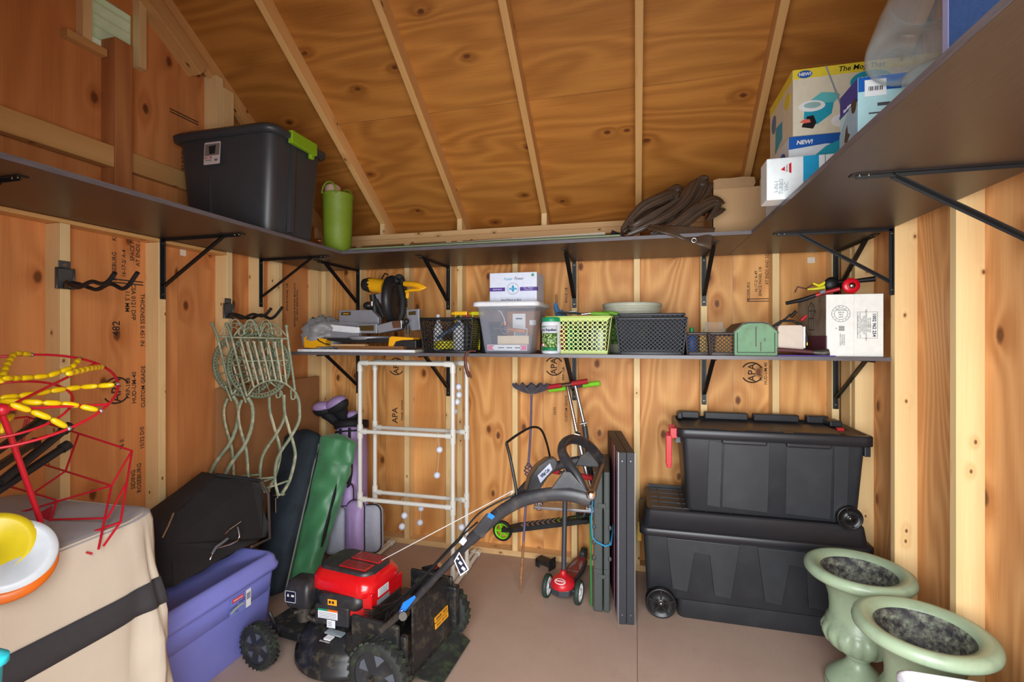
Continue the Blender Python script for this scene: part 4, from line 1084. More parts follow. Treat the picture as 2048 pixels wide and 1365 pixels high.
# ================================================================ portable disc golf basket lying on the cover
redw = mat('red coated wire', (196, 26, 44), .35); yel = mat('yellow chain link', (238, 200, 14), .3)
t = thing('disc_golf_basket', 'folded red wire disc golf target with yellow chain links on the beige cover', 'disc golf target', (-1.75, 1.0, .95))
O = Vector(t.location)
na, nb = -.787, .467; nn = Vector((cos(na)*sin(nb), sin(na)*sin(nb), cos(nb))); C0 = Vector((-1.748, .968, 1.344))
av = nn.cross(Vector((.3, .9, .1))).normalized(); bv = nn.cross(av)
def RG(a, R, h=0): return C0+av*(R*cos(a))+bv*(R*sin(a))+nn*h-O
MB().tube([RG(2*pi*i/64, .25)[:] for i in range(64)], .004, 8, close=True).build('outer_hoop', redw, t)
hub = PX(4, 820, 'y', .86)-O
inner_c = (C0-O).lerp(hub, .35)
MB().tube([((RG(2*pi*i/48, .14)-(C0-O))+inner_c+Vector((0, 0, -.02)))[:] for i in range(48)], .0035, 8, close=True).build('inner_hoop', redw, t)
def WP(u, v, y=None):
    p = PX(u, v, 'y', y if y is not None else 1.35-(v-870)*.0012)
    return (p if p.x > -2.15 else PX(u, v, 'x', -2.15))-O
def near_ring(u, v):
    best = None
    for i in range(360):
        p = RG(2*pi*i/360, .25); w_ = p+O; d = w_-Vector((0, 0, H)); f = d.dot(_F); uu = 1024+FPX*d.dot(_R)/f; vv = 674-FPX*d.z/f
        e = (uu-u)**2+(vv-v)**2
        if best is None or e < best[0]: best = (e, p)
    return best[1]
def rod(pts, r=.0035, nm='wire', m=None): return MB().tube([p[:] for p in pts], r, 7).build(nm, m or redw, t)
for u, v in ((192, 723), (210, 801)): rod([hub, near_ring(u, v)], .004, 'spoke')
lk = mat('bead end link', (190, 186, 180), .3, .8)
def beads(ends, nb_=9):
    """yellow sausage-shaped links strung along a polyline"""
    P = [Vector(p) for p in ends]; tot = sum((P[i+1]-P[i]).length for i in range(len(P)-1))
    def at(s):
        for i in range(len(P)-1):
            l_ = (P[i+1]-P[i]).length
            if s <= l_ or i == len(P)-2: return P[i].lerp(P[i+1], min(1, s/l_))
            s -= l_
    n_ = max(2, int(round(tot/.043)))
    for k in range(n_):
        a = at(tot*k/n_+.001); b = at(tot*(k+1)/n_-.001); r = .0085
        MB().tube([a[:], a.lerp(b, .12)[:], a.lerp(b, .3)[:], a.lerp(b, .7)[:], a.lerp(b, .88)[:], b[:]], [r*.45, r*.85, r, r, r*.85, r*.45], 8).build('chain_link', yel, t)
for (u, v), mids in (((58, 706), [(30, 706), (14, 730), (2, 765)]), ((156, 715), [(145, 735), (100, 752), (45, 757), (8, 757)]), ((205, 731), [(180, 737), (135, 748)]),
                     ((225, 770), [(160, 775), (110, 781), (60, 790), (0, 797)]), ((189, 809), [(140, 808), (90, 806), (0, 803)]), ((128, 847), [(100, 837), (60, 822), (20, 808)])):
    e = near_ring(u+4, v)
    pts = [e.lerp(PX(mids[0][0], mids[0][1], 'y', 1.0)-O, .1)]
    for i, (a, b) in enumerate(mids): 
        yv = (e+O).y+((hub+O).y-(e+O).y)*(i+1)/(len(mids)+.5)
        pts.append(PX(a, b, 'y', yv)-O)
    beads(pts)
    MB().ball(e[:], .007, 8).build('end_link', lk, t)
beads([PX(26, 831, 'y', .95)-O, PX(12, 835, 'y', .93)-O, PX(8, 850, 'y', .9)-O, PX(2, 868, 'y', .9)-O])
MB().at(T(*hub)).ball((0, 0, 0), .016, 12).build('hub', redw, t)
rod([PX(0, 818, 'y', .86)-O, PX(21, 872, 'y', .9)-O, PX(82, 1046, 'y', 1.02)-O], .0072, 'centre_pole')
for a, b in (((57, 835), (264, 902)), ((52, 838), (32, 915)), ((58, 838), (38, 912)), ((56, 834), (20, 838)), ((157, 870), (131, 943)), ((131, 943), (70, 985)), ((80, 927), (223, 972)), ((264, 902), (223, 972)), ((264, 902), (241, 1045)),
             ((223, 972), (114, 1004)), ((114, 1004), (0, 1037)), ((223, 972), (197, 1099)), ((114, 1002), (97, 1055)), ((17, 973), (114, 1001)), ((105, 1040), (215, 1037)), ((215, 1037), (254, 965)), ((241, 1045), (207, 1093)), ((241, 1045), (0, 1130)),
             ((82, 1103), (61, 1166)), ((115, 1091), (183, 1108)), ((61, 1166), (80, 1155)), ((50, 885), (95, 871)), ((50, 920), (62, 924))):
    rod([WP(*a), WP(*b)])
for v0_, v1_ in (((78, 1048), (105, 1015)), ((95, 1085), (133, 1115))):
    pass
flag = mat('red ribbon', (178, 22, 52), .6)
MB().raw([WP(60, 1037)[:], WP(105, 1012)[:], WP(96, 1048)[:], WP(75, 1046)[:]], [(0, 1, 2, 3)]).build('ribbon', flag, t, solid=.002)
MB().raw([WP(100, 1088)[:], WP(118, 1090)[:], WP(134, 1114)[:], WP(112, 1127)[:], WP(95, 1120)[:]], [(0, 1, 2, 3, 4)]).build('ribbon', flag, t, solid=.002)
blk_t = mat('black pole', (30, 29, 30), .4)
for a, b in (((0, 965), (138, 853)), ((-20, 992), (136, 890)), ((-10, 905), (88, 836)), ((-20, 945), (70, 885))):
    P0, P1 = PX(a[0], a[1], 'y', .95)-O, PX(b[0], b[1], 'y', 1.16)-O
    o = MB().cyl(P0[:], P1[:], .0125, 14).build('leg_pole', blk_t, t)
    MB().cyl(P0.lerp(P1, .9)[:], P1.lerp(P0, -.01)[:], .0155, 14).build('rubber_cap', rub, o)
def disc(u, v, z, R, m, label, up=.5, push=0):
    p = PX(u, v, 'z', z); nv = (Vector((0, 0, H))-p).normalized()*(1-up)+Vector((0, 0, 1))*up
    q = nv.to_track_quat('Z', 'Y').to_matrix().to_4x4(); q.translation = p
    d_ = thing('flying_disc', label, 'disc'); d_.matrix_world = q
    MB().lathe([(R*.99, -.012), (R, -.006), (R*.97, .001), (R*.86, .006), (R*.80, .0075), (R*.78, .0062), (.001, .0072)], 56, cap0=False, cap1=False).build('plate', m, d_, solid=.002)
disc(14, 1128, .93, .098, mat('orange disc', (224, 110, 20), .35), 'orange flying disc lowest of the three on the cover', .35)
disc(17, 1112, .95, .095, mat('white disc', (214, 224, 232), .35), 'white flying disc between the yellow and orange ones', .3)
disc(-22, 1098, .975, .092, mat('yellow disc', (228, 206, 40), .35), 'yellow flying disc on top of the white one', .25)
# sliver of turquoise plastic in the lower left corner
t = thing('plastic_tub', 'turquoise plastic edge in the lower left corner', 'tub', tuple(PX(-150, 1366, 'x', -.95)))
MB().loft([rr3(.10, .10, .02, -.30), rr3(.12, .12, .02, 0), rr3(.13, .13, .02, .002), rr3(.13, .13, .02, .012), rr3(.11, .11, .02, .012)]).build('tub', mat('turquoise plastic', (40, 176, 190), .4), t)
# ================================================================ lawn mower
dk_m = mat('mower deck black', (30, 31, 33), .38, var=.3, scale=12, dirt=((92, 84, 66), 26, .55), bump=.1, bscale=120)
eng = mat('engine black plastic', (40, 40, 44), .4, var=.15, scale=15, dirt=((90, 80, 70), 20, .35))
engm = mat('engine cast metal', (78, 72, 66), .5, .6, var=.3, scale=40)
mred = mat('engine red', (206, 20, 26), .22, var=.05, coat=.4)
tyre = mat('mower tyre', (34, 36, 34), .75, var=.3, scale=20, dirt=((66, 84, 50), 18, .6), bump=.3, bscale=90)
hubm = mat('mower hub', (38, 40, 44), .45, dirt=((90, 88, 80), 20, .3)); hubs = mat('hub slots', (84, 90, 98), .4)
blue = mat('blue lever', (20, 110, 214), .35); lblw = mat('white sticker', (222, 224, 230), .45); lblo = mat('orange sticker', (232, 160, 30), .45); lblb = mat('black sticker', (24, 26, 44), .35)
cable = mat('black cable', (16, 16, 17), .5)
t = thing('lawn_mower', 'red and black petrol lawn mower with folded up handle in the middle of the floor', 'lawn mower', (-1.30, 2.04, 0))
O = Vector(t.location)
AX = Vector((.133, .991, 0)).normalized(); RD = Vector((AX.y, -AX.x, 0))     # across, and towards the rear
def W(x, y, z): return Vector((x, y, z))-O
def Wp(u, v, ax, val): return PX(u, v, ax, val)-O
ML = frame((0, 0, 0), RD[:], AX[:])
# deck: stepped round housing
def ell(rx, ry, z, cx=0, n=64, flat=0): return [(ML @ Vector((cx+rx*cos(2*pi*i/n), ry*sin(2*pi*i/n), z)))[:] for i in range(n)]
MB().loft([ell(.262, .262, .048), ell(.270, .270, .055), ell(.268, .266, .082), ell(.252, .252, .092), ell(.248, .248, .125), ell(.232, .232, .150), ell(.215, .215, .158), ell(.195, .195, .185), ell(.150, .150, .20), ell(.05, .05, .205)]).build('deck', dk_m, t)
MB().at(ML).bx(-.40, -.17, .10, -.18, .17, .15).bx(-.42, -.16, .085, -.36, .16, .12).bx(.10, -.20, .05, .40, .22, .17).build('chassis', dk_m, t, bevel=.012, kind='stuff')
MB().at(ML).bx(.16, -.222, .12, .40, -.205, .34).bx(.16, .215, .12, .40, .232, .34).bx(.12, -.21, .16, .26, .22, .24).build('side_plate', dk_m, t, bevel=.01)
MB().at(ML).cyl((-.36, -.27, .10), (-.36, .27, .10), .010, 10).build('front_axle', engm, t); MB().at(ML).cyl((.31, -.29, .14), (.31, .25, .14), .010, 10).build('rear_axle', engm, t)
def mwheel(c, r, wd, label=None):
    M = AX.to_track_quat('Z', 'Y').to_matrix().to_4x4(); M.translation = c
    M = M @ T(0, 0, wd/2)
    n = 60
    def wob(a, z): return 1
    o = MB().lathe([(r*.74, -wd/2), (r*.90, -wd/2), (r*.975, -wd*.36), (r*.985, 0), (r*.975, wd*.36), (r*.90, wd/2), (r*.74, wd/2), (r*.74, -wd/2)], n, cap0=False, cap1=False).build('wheel', tyre, t, M=M)
    tr = MB()
    for k in range(26):
        a = 2*pi*k/26
        tr.at(RZ(a) @ T(r*.985, 0, -wd*.22) @ RX(.5)).bx(-.004, -r*.055, -wd*.26, .004, r*.055, wd*.26)
        tr.at(RZ(a+pi/26) @ T(r*.985, 0, wd*.22) @ RX(-.5)).bx(-.004, -r*.055, -wd*.26, .004, r*.055, wd*.26)
    tr.build('tread_lugs', tyre, o)
    MB().lathe([(.001, -wd*.40), (r*.12, -wd*.42), (r*.2, -wd*.36), (r*.62, -wd*.30), (r*.70, -wd*.44), (r*.74, -wd*.44), (r*.74, wd*.3), (.001, wd*.3)], 40, cap0=False, cap1=False).build('hub', hubm, o)
    for k in range(5):
        a = 2*pi*k/5+.5
        MB().prism([(r*.30*cos(a-.12), r*.30*sin(a-.12)), (r*.62*cos(a-.30), r*.62*sin(a-.30)), (r*.64*cos(a+.05), r*.64*sin(a+.05)), (r*.62*cos(a+.28), r*.62*sin(a+.28))], -wd*.345, -wd*.30).build('hub_slot', hubs, o)
    MB().cyl((0, 0, -wd*.47), (0, 0, -wd*.3), r*.09, 8).build('axle_nut', engm, o)
for c, r, wd in ((W(-1.676, 1.818, .100), .100, .05), (W(-1.018, 1.730, .140), .140, .055), (W(-1.606, 2.315, .100), .100, .05), (W(-.949, 2.24, .140), .140, .055)): mwheel(c, r, wd)
# height levers
MB().tube([Wp(548, 1262, 'y', 1.93)[:], Wp(548, 1248, 'y', 1.93)[:], Wp(541, 1232, 'y', 1.92)[:], Wp(538, 1226, 'y', 1.92)[:]], [.010, .010, .013, .010], 8, flat=(1, .6)).build('height_lever', eng, t)
# engine block with fins
eb = MB().at(ML).bx(-.12, -.10, .20, .12, .10, .30)
for k in range(9): eb.bx(.125, -.12, .205+k*.012, .19, .10, .211+k*.012)
eb.cyl((.14, -.06, .20), (.14, -.06, .30), .035, 14).cyl((0, 0, .18), (0, 0, .21), .09, 24)
eb.build('engine_block', engm, t, kind='stuff')
MB().at(ML).prism(rrect(.34, .25, .07, 6, .0, -.0), .27, .375).build('engine_shroud', eng, t, bevel=.012)
# red cowl
def co(w_, d, z, r=.06, cx=0, cy=0): return [(ML @ Vector((x, y, z)))[:] for x, y in rrect(w_, d, r, 6, cx, cy)]
MB().loft([co(.345, .27, .352, .07, .005), co(.352, .278, .362, .07, .005), co(.345, .27, .40, .07, .005), co(.315, .235, .425, .07), co(.28, .20, .435, .06)]).build('cowl', mred, t)
MB().at(ML).prism([(.08, -.137), (.18, -.11), (.18, .12), (.17, .12), (.17, -.10), (.08, -.128)], .27, .37).build('cowl_skirt', mred, t, bevel=.004)
fr_ = MB().loft([co(.30, .205, .428, .06, -.0), co(.30, .205, .440, .06), co(.285, .19, .446, .055)]); fr_.build('grille_frame', eng, t)
for x0, x1, y0, y1 in ((-.035, .125, .01, .08), (-.035, .115, -.075, -.012)):
    g = MB().at(ML).bx(x0, y0, .446, x1, y1, .449); o = g.build('grille_panel', mred, t)
    s_ = MB().at(ML); n_ = 15
    for k in range(n_): x = x0+.006+(x1-x0-.012)*k/n_; s_.raw([(x, y0+.004, .4495), (x+.0035, y0+.004, .4495), (x+.0075, y1-.004, .4495), (x+.004, y1-.004, .4495)], [(0, 1, 2, 3)])
    s_.build('grille_slots', eng, o, kind='stuff', solid=.001)
# stickers on the rear of the cowl
MS = frame((ML @ Vector((.1815, -.03, .345)))[:], AX[:], (0, 0, 1))
flatpoly('sticker', rect(0, .012, .075, .035), lblw, t, MS, .001); flatpoly('sticker', rect(0, -.028, .09, .022), mat('grey sticker', (128, 134, 140), .4), t, MS, .001)
for k in range(4): MB().bx(-.03, .022-k*.008, .001, .03, .024-k*.008, .0014).build('print_line', lblb, t, M=MS)
# air filter box, cap, tank
af = MB().loft([[W(x, y, z)[:] for x, y, z in r_] for r_ in (rr3(.115, .09, .02, .275, 4, -1.505, 1.925), rr3(.13, .105, .022, .30, 4, -1.505, 1.925), rr3(.13, .105, .022, .355, 4, -1.505, 1.925), rr3(.10, .08, .02, .392, 4, -1.50, 1.93), rr3(.06, .05, .01, .396, 4, -1.50, 1.93))])
af.build('air_filter_box', eng, t)
MA = frame((W(-1.53, 1.8715, .328))[:], (1, -.0, 0), (0, 0, 1))
flatpoly('sticker', rect(0, 0, .056, .052), lblb, t, MA, .001)
for a in (rect(0, .025, .056, .002), rect(0, -.025, .056, .002), rect(-.027, 0, .002, .052), rect(.027, 0, .002, .052), [(-.018, .0), (-.006, .0), (-.012, .014)], rect(.012, .005, .014, .009)): flatpoly('sticker_print', a, lblw, t, MA @ T(0, 0, .001), .0004)
MB().at(T(*W(-1.39, 1.955, .372))).lathe([(.001, .0), (.028, 0), (.033, .004), (.033, .026), (.024, .034), (.001, .036)], 10).lathe([(.02, -.03), (.025, 0), (.02, 0)], 16).build('fuel_cap', eng, t)
MB().loft([[W(x, y, z)[:] for x, y, z in rr3(*a)] for a in ((.20, .09, .03, .295, 5, -1.29, 1.935), (.235, .11, .04, .31, 5, -1.29, 1.935), (.235, .11, .04, .345, 5, -1.29, 1.935), (.20, .09, .035, .358, 5, -1.29, 1.935))]).build('fuel_tank', eng, t)
MT = frame(W(-1.315, 1.8775, .325)[:], (1, 0, 0), (0, 0, 1))
flatpoly('sticker', rect(0, .004, .046, .026), lblo, t, MT @ T(0, 0, .001), .001)
for k in (-.012, .004): flatpoly('sticker_print', rect(k, .004, .010, .012), lblb, t, MT @ T(0, 0, .0022), .0004)
MB().bx(-.09, -.005, -.09, .085, .09, -.001).build('tank_lower', eng, t, M=T(*W(-1.32, 1.885, .31)), bevel=.008)
M2 = frame(W(-1.335, 1.879, .262)[:], (1, 0, 0), (0, 0, 1))
flatpoly('sticker', rect(-.005, .010, .10, .042), lblw, t, M2, .001); flatpoly('sticker_band', rect(-.030, .027, .05, .009), mat('green band', (20, 140, 100), .4), t, M2 @ T(0, 0, .001), .0005); flatpoly('sticker_band', rect(.020, .027, .05, .009), mat('orange band', (220, 100, 20), .4), t, M2 @ T(0, 0, .001), .0005)
for k in range(4): MB().bx(-.05, .014-k*.007, .001, .04, .0155-k*.007, .0014).build('print_line', eng, t, M=M2)
flatpoly('sticker', rect(.012, -.032, .042, .034), lblw, t, M2, .001)
for k in range(3): flatpoly('print_line', rect(.006, -.024-k*.008, .02, .002), lblb, t, M2 @ T(0, 0, .001), .0004)
# small muddled parts at the carburettor
cb = MB(); random.seed(3)
for k in range(14):
    p = W(-1.53+.14*random.random(), 1.90+.06*random.random(), .21+.07*random.random()); q = p+Vector((random.uniform(-.04, .04), random.uniform(-.02, .02), random.uniform(-.03, .03)))
    cb.cyl(p[:], q[:], random.uniform(.004, .014), 8)
cb.cyl(W(-1.50, 1.93, .20)[:], W(-1.50, 1.93, .28)[:], .035, 14)
cb.build('carburettor', engm, t, kind='stuff')
# deck decals
for (u, v), w_, h_, m in (((670, 1268), .09, .03, mat('pale decal', (140, 150, 156), .4)), ((658, 1278), .035, .028, lblw)):
    p = Wp(u, v, 'z', .197); flatpoly('deck_decal', rect(0, 0, w_, h_), m, t, frame(p[:], (1, -.1, 0), (.1, 1, 0)), .006)
text('CAUTION', .012, lblw, t, frame(Wp(649, 1287, 'z', .192)[:], (1, -.1, 0), (.1, 1, 0)) @ T(0, 0, .006))
# rear door, flap
P0 = W(-.925, 1.86, .09); e1 = Vector((.053, .375, 0)); e2 = Vector((-.02, .02, .27)); dr = [P0, P0+e1, P0+e1+e2*.45, P0+e1*.93+e2*.82, P0+e1*.8+e2, P0+e1*.04+e2]
nrm = RD*.012
MB().frustum([(p)[:] for p in dr][::-1], [(p+nrm)[:] for p in dr][::-1]).build('rear_door', dk_m, t, bevel=.006)
c_ = P0+e1*.62+e2*.45+RD*.0135
MD = frame(c_[:], e1[:], e2[:])
flatpoly('sticker', rect(-.0, -.025, .115, .024), lblo, t, MD, .003); flatpoly('sticker', rect(-.0, .004, .115, .024), lblo, t, MD, .003)
text('DANGER   CHUTE', .015, lblb, t, MD @ T(0, .004, .0032), sx=.8, bold=.0004); text('BLADE  KEEP OFF', .014, lblb, t, MD @ T(0, -.025, .0032), sx=.8)
fl = [PX(822, 1352, 'z', .07), PX(908, 1254, 'z', .075), PX(940, 1283, 'z', .012), PX(884, 1372, 'z', .012)]
MB().raw([(p-O)[:] for p in fl], [(0, 1, 2, 3)]).build('trailing_flap', tyre, t, solid=.006)
MB().at(ML).bx(.36, .20, .10, .43, .245, .30).bx(.40, -.215, .09, .43, -.19, .30).build('door_side', dk_m, t, bevel=.008, kind='stuff')
MB().loft([[Wp(*a, 'y', 2.30)[:] for a in ((843, 1135), (862, 1130), (884, 1128), (884, 1145), (862, 1150), (846, 1152))], [Wp(*a, 'y', 2.33)[:] for a in ((843, 1135), (862, 1130), (884, 1128), (884, 1145), (862, 1150), (846, 1152))]], sm=False).build('bag_hook_plate', dk_m, t)
# handle: near beam y about 1.71, far beam y about 2.25
def N(u, v, y): return Wp(u, v, 'y', y)
def beam(pts, r, nm='handle_beam', m=None, flat=(1, .6), n=12, smooth=True):
    P = [N(*p) for p in pts]
    if smooth and len(P) > 2:
        Q2 = []
        for i in range(len(P)-1):
            p0, p1, p2, p3 = P[max(0, i-1)], P[i], P[i+1], P[min(len(P)-1, i+2)]
            for k in range(5):
                s = k/5; Q2.append(.5*((2*p1)+(-p0+p2)*s+(2*p0-5*p1+4*p2-p3)*s*s+(-p0+3*p1-3*p2+p3)*s**3))
        P = Q2+[P[-1]]
    rr_ = r
    if isinstance(r, (list, tuple)):
        rr_ = [r[0]+(r[-1]-r[0])*i/(len(P)-1) for i in range(len(P))]
    return MB().tube([p[:] for p in P], rr_, n, flat=flat).build(nm, m or eng, t)
beam([(762, 1262, 1.76), (785, 1243, 1.76), (812, 1218, 1.75)], .013, 'lower_bracket', engm)
beam([(800, 1232, 1.75), (850, 1178, 1.745), (905, 1120, 1.735), (965, 1060, 1.725)], .0135, 'lower_handle_tube', flat=(1, 1))
beam([(862, 1164, 2.26), (905, 1120, 2.26), (960, 1062, 2.255), (1000, 1030, 2.25)], .013, 'lower_handle_tube', flat=(1, 1))
beam([(835, 1180, 2.27), (876, 1135, 2.265)], .016, 'handle_sleeve'); beam([(872, 1139, 2.26), (880, 1131, 2.26)], .0175, 'chrome_ring', chrome, (1, 1))
beam([(940, 1082, 1.725), (965, 1058, 1.72), (1000, 1026, 1.715), (1045, 1001, 1.71), (1095, 990, 1.705), (1140, 990, 1.70), (1182, 1000, 1.70)], [.021, .027], 'upper_handle_beam')
beam([(1000, 1035, 2.24), (1040, 985, 2.24), (1070, 955, 2.24), (1095, 940, 2.24), (1130, 928, 2.24), (1165, 922, 2.24), (1202, 926, 2.24)], [.016, .025], 'upper_handle_beam')
beam([(1182, 992, 1.70), (1204, 928, 2.24)], .014, 'cross_bar', mat('brown grip bar', (82, 62, 50), .35), (1, 1), smooth=False)
for a in ((1182, 990, 1.69), (1205, 926, 2.25)): MB().ball(N(*a)[:], .019, 12).build('end_joint', chrome if a[2] < 2 else eng, t)
beam([(1168, 985, 1.71), (1152, 952, 1.73), (1134, 925, 1.76), (1124, 905, 1.80), (1127, 888, 1.88), (1143, 879, 1.98), (1166, 884, 2.08), (1186, 900, 2.17), (1203, 922, 2.23)], .021, 'drive_loop', eng, (1, .8))
MB().frustum([N(*p)[:] for p in ((1100, 980, 1.69), (1126, 944, 1.69), (1140, 944, 1.69), (1178, 988, 1.69), (1140, 978, 1.69))], [N(*p)[:] for p in ((1100, 980, 1.73), (1126, 944, 1.73), (1140, 944, 1.73), (1178, 988, 1.73), (1140, 978, 1.73))]).build('gusset', eng, t, bevel=.004)
MB().frustum([N(*p)[:] for p in ((1150, 932, 2.22), (1160, 912, 2.22), (1178, 900, 2.22), (1204, 920, 2.22), (1200, 936, 2.22))], [N(*p)[:] for p in ((1150, 932, 2.26), (1160, 912, 2.26), (1178, 900, 2.26), (1204, 920, 2.26), (1200, 936, 2.26))]).build('gusset', eng, t, bevel=.004)
# console with its label
front = [(1052, 986), (1060, 955), (1075, 933), (1095, 918), (1112, 916), (1116, 928), (1112, 940), (1096, 955), (1083, 975), (1080, 984)]
MB().frustum([N(u, v, 1.90)[:] for u, v in front], [N(u*1.0-6, v-4, 2.2)[:] for u, v in front]).build('console', eng, t, bevel=.006)
lp = [N(u, v, 1.895) for u, v in ((1075, 952), (1100, 927), (1105, 940), (1081, 967))]
MB().frustum([p[:] for p in lp], [(p+Vector((0, .004, 0)))[:] for p in lp]).build('console_label', mat('pale label', (170, 176, 196), .4), t)
ex = (lp[1]-lp[0]).normalized()
text('Wild Cut', .019, lblb, t, frame(((lp[0]+lp[1]+lp[2]+lp[3])/4+Vector((0, -.003, 0)))[:], ex[:], (lp[0]-lp[3])[:]), bold=.0006, sx=.62)
# wire bail, cables, blue lever, tag, phone-like pouch, cord
beam([(1035, 1000, 1.73), (1030, 965, 1.74), (1020, 915, 1.76), (1013, 887, 1.78)], .006, 'bail_bar', cable, (1, 1), 8); beam([(1013, 886, 1.78), (1038, 868, 1.88), (1064, 855, 2.0), (1082, 860, 2.1), (1093, 885, 2.16), (1100, 915, 2.2)], .005, 'bail_bar', cable, (1, 1), 8)
beam([(1030, 998, 1.74), (1045, 985, 1.80), (1058, 990, 1.86)], .012, 'cable_hook', eng)
for pts in ([(745, 1215, 1.9), (790, 1205, 1.8), (835, 1165, 1.74), (900, 1100, 1.72), (950, 1035, 1.71), (990, 1008, 1.71), (1030, 990, 1.72)], [(755, 1230, 1.85), (800, 1200, 1.79), (850, 1150, 1.74), (905, 1090, 1.73), (955, 1045, 1.715)], [(770, 1240, 1.8), (830, 1175, 1.76), (880, 1120, 1.73), (925, 1075, 1.72)], [(700, 1250, 1.9), (735, 1262, 1.85), (765, 1250, 1.8), (775, 1225, 1.78)]):
    beam(pts, .0035, 'control_cable', cable, (1, 1), 6)
MB().frustum([N(u, v, 1.715)[:] for u, v in ((798, 1224), (806, 1206), (829, 1191), (832, 1196), (812, 1222), (802, 1229))], [N(u, v, 1.735)[:] for u, v in ((798, 1224), (806, 1206), (829, 1191), (832, 1196), (812, 1222), (802, 1229))]).build('quick_release_lever', blue, t, bevel=.003, label='bright blue quick release lever')
MB().ball(N(804, 1222, 1.71)[:], .006, 10).build('pivot_pin', chrome, t)
MB().cyl(N(806, 1234, 1.70)[:], N(812, 1226, 1.75)[:], .016, 16).build('clamp_knob', engm, t)
MB().frustum([N(u, v, 1.70)[:] for u, v in ((945, 1062), (974, 1026), (992, 1036), (966, 1078), (952, 1072))], [N(u, v, 1.715)[:] for u, v in ((945, 1062), (974, 1026), (992, 1036), (966, 1078), (952, 1072))]).build('control_box', eng, t, bevel=.004)
MB().frustum([N(u, v, 1.69)[:] for u, v in ((974, 1034), (979, 1026), (990, 1033), (984, 1040))], [N(u, v, 1.70)[:] for u, v in ((974, 1034), (979, 1026), (990, 1033), (984, 1040))]).build('blue_cap', blue, t, label='bright blue cap')
tgp = [N(u, v, 1.69) for u, v in ((908, 1123), (918, 1105), (938, 1140), (921, 1153))]
o = MB().frustum([p[:] for p in tgp], [(p+Vector((0, .002, 0)))[:] for p in tgp]).build('instruction_tag', lblw, t)
tg2 = [N(u, v, 1.6885) for u, v in ((910.5, 1123), (918.5, 1109), (935, 1140), (921, 1149.5))]
MB().frustum([p[:] for p in tg2], [(p+Vector((0, .001, 0)))[:] for p in tg2]).build('tag_face', lblb, o)
for (u, v, a) in ((916, 1118, 3), (921, 1127, 4.5), (927, 1138, 5)):
    q = N(u, v, 1.687); MB().prism(ellipse(0, 0, a*.0017, a*.0014, 12) if a == 3 else rect(0, 0, a*.003, a*.0022), 0, .0006).build('pictogram', lblw, o, M=T(*q) @ RX(pi/2) @ RZ(-.6))
MB().frustum([N(u, v, 1.80)[:] for u, v in ((769, 1258), (775, 1255), (786, 1267), (777, 1276))], [N(u, v, 1.802)[:] for u, v in ((769, 1258), (775, 1255), (786, 1267), (777, 1276))]).build('paper_tag', lblw, t)
MB().frustum([N(u, v, 1.715)[:] for u, v in ((918, 1085), (926, 1075), (934, 1082), (926, 1092))], [N(u, v, 1.73)[:] for u, v in ((918, 1085), (926, 1075), (934, 1082), (926, 1092))]).build('cord_clip', lblw, t)
wc = mat('white pull cord', (226, 222, 216), .6)
beam([(762, 1122, 2.07), (1026, 982, 1.76)], .0022, 'starter_cord', wc, (1, 1), 6, False)
beam([(1026, 982, 1.76), (1016, 1002, 1.74), (1012, 1008, 1.73)], .002, 'starter_cord', wc, (1, 1), 6)
MB().frustum([N(u, v, 1.74)[:] for u, v in ((1010, 1015), (1040, 990), (1050, 996), (1020, 1020))], [N(u, v, 1.76)[:] for u, v in ((1010, 1015), (1040, 990), (1050, 996), (1020, 1020))]).build('cord_guide', eng, t, bevel=.003)
# spring coil along the handle
sp = []
for i in range(160):
    k = i/159; b_ = N(862, 1160, 2.15).lerp(N(925, 1098, 2.2), k); sp.append((b_.x+.010*cos(i*.8), b_.y, b_.z+.010*sin(i*.8)-.02))
MB().tube(sp, .0015, 4).build('spring', cable, t)
# ================================================================ things on the middle shelf
ZT = ZM+.0195
def at_(u, y, z=ZT): 
    p = PX(u, 700, 'y', y); return (p.x, y, z)
white_m = mat('white melamine', (226, 228, 232), .35); grey_pl = mat('grey cast aluminium', (150, 152, 160), .4, .3); sawdk = mat('saw dark plastic', (36, 35, 36), .45); sawy = mat('saw yellow', (236, 170, 22), .4)
t = thing('melamine_board', 'white melamine board lying on the middle shelf under the saw', 'board', (-1.68, 2.80, ZT))
MB().bx(-.40, -.193, 0, .405, .19, .016).build('board', white_m, t, bevel=.0008, seg=1); MB().bx(.405, -.193, 0, .412, .19, .016).build('edge_band', mat('cream edge', (206, 200, 184), .5), t)
ZB = ZT+.0165
for k, (x0, x1, y, z, lab) in enumerate(((-1.80, -1.35, 2.645, 0, 'lowest thin brown wood strip under the saw'), (-1.83, -1.36, 2.655, .011, 'middle thin brown wood strip under the saw'), (-1.86, -1.62, 2.66, .022, 'top short pale wood strip under the saw'))):
    o = MB().bx(x0, y-.02, 0, x1, y+.02, .0085).build('wood_strip', wood('strip wood %d' % k, ((150, 110, 70), (176, 122, 78), (214, 178, 130))[k], ((104, 70, 44), (136, 90, 56), (186, 148, 104))[k], 'x', 2+k, knots=0), None, M=T(0, 0, ZB+z)); tag(o, lab, 'wood strip')
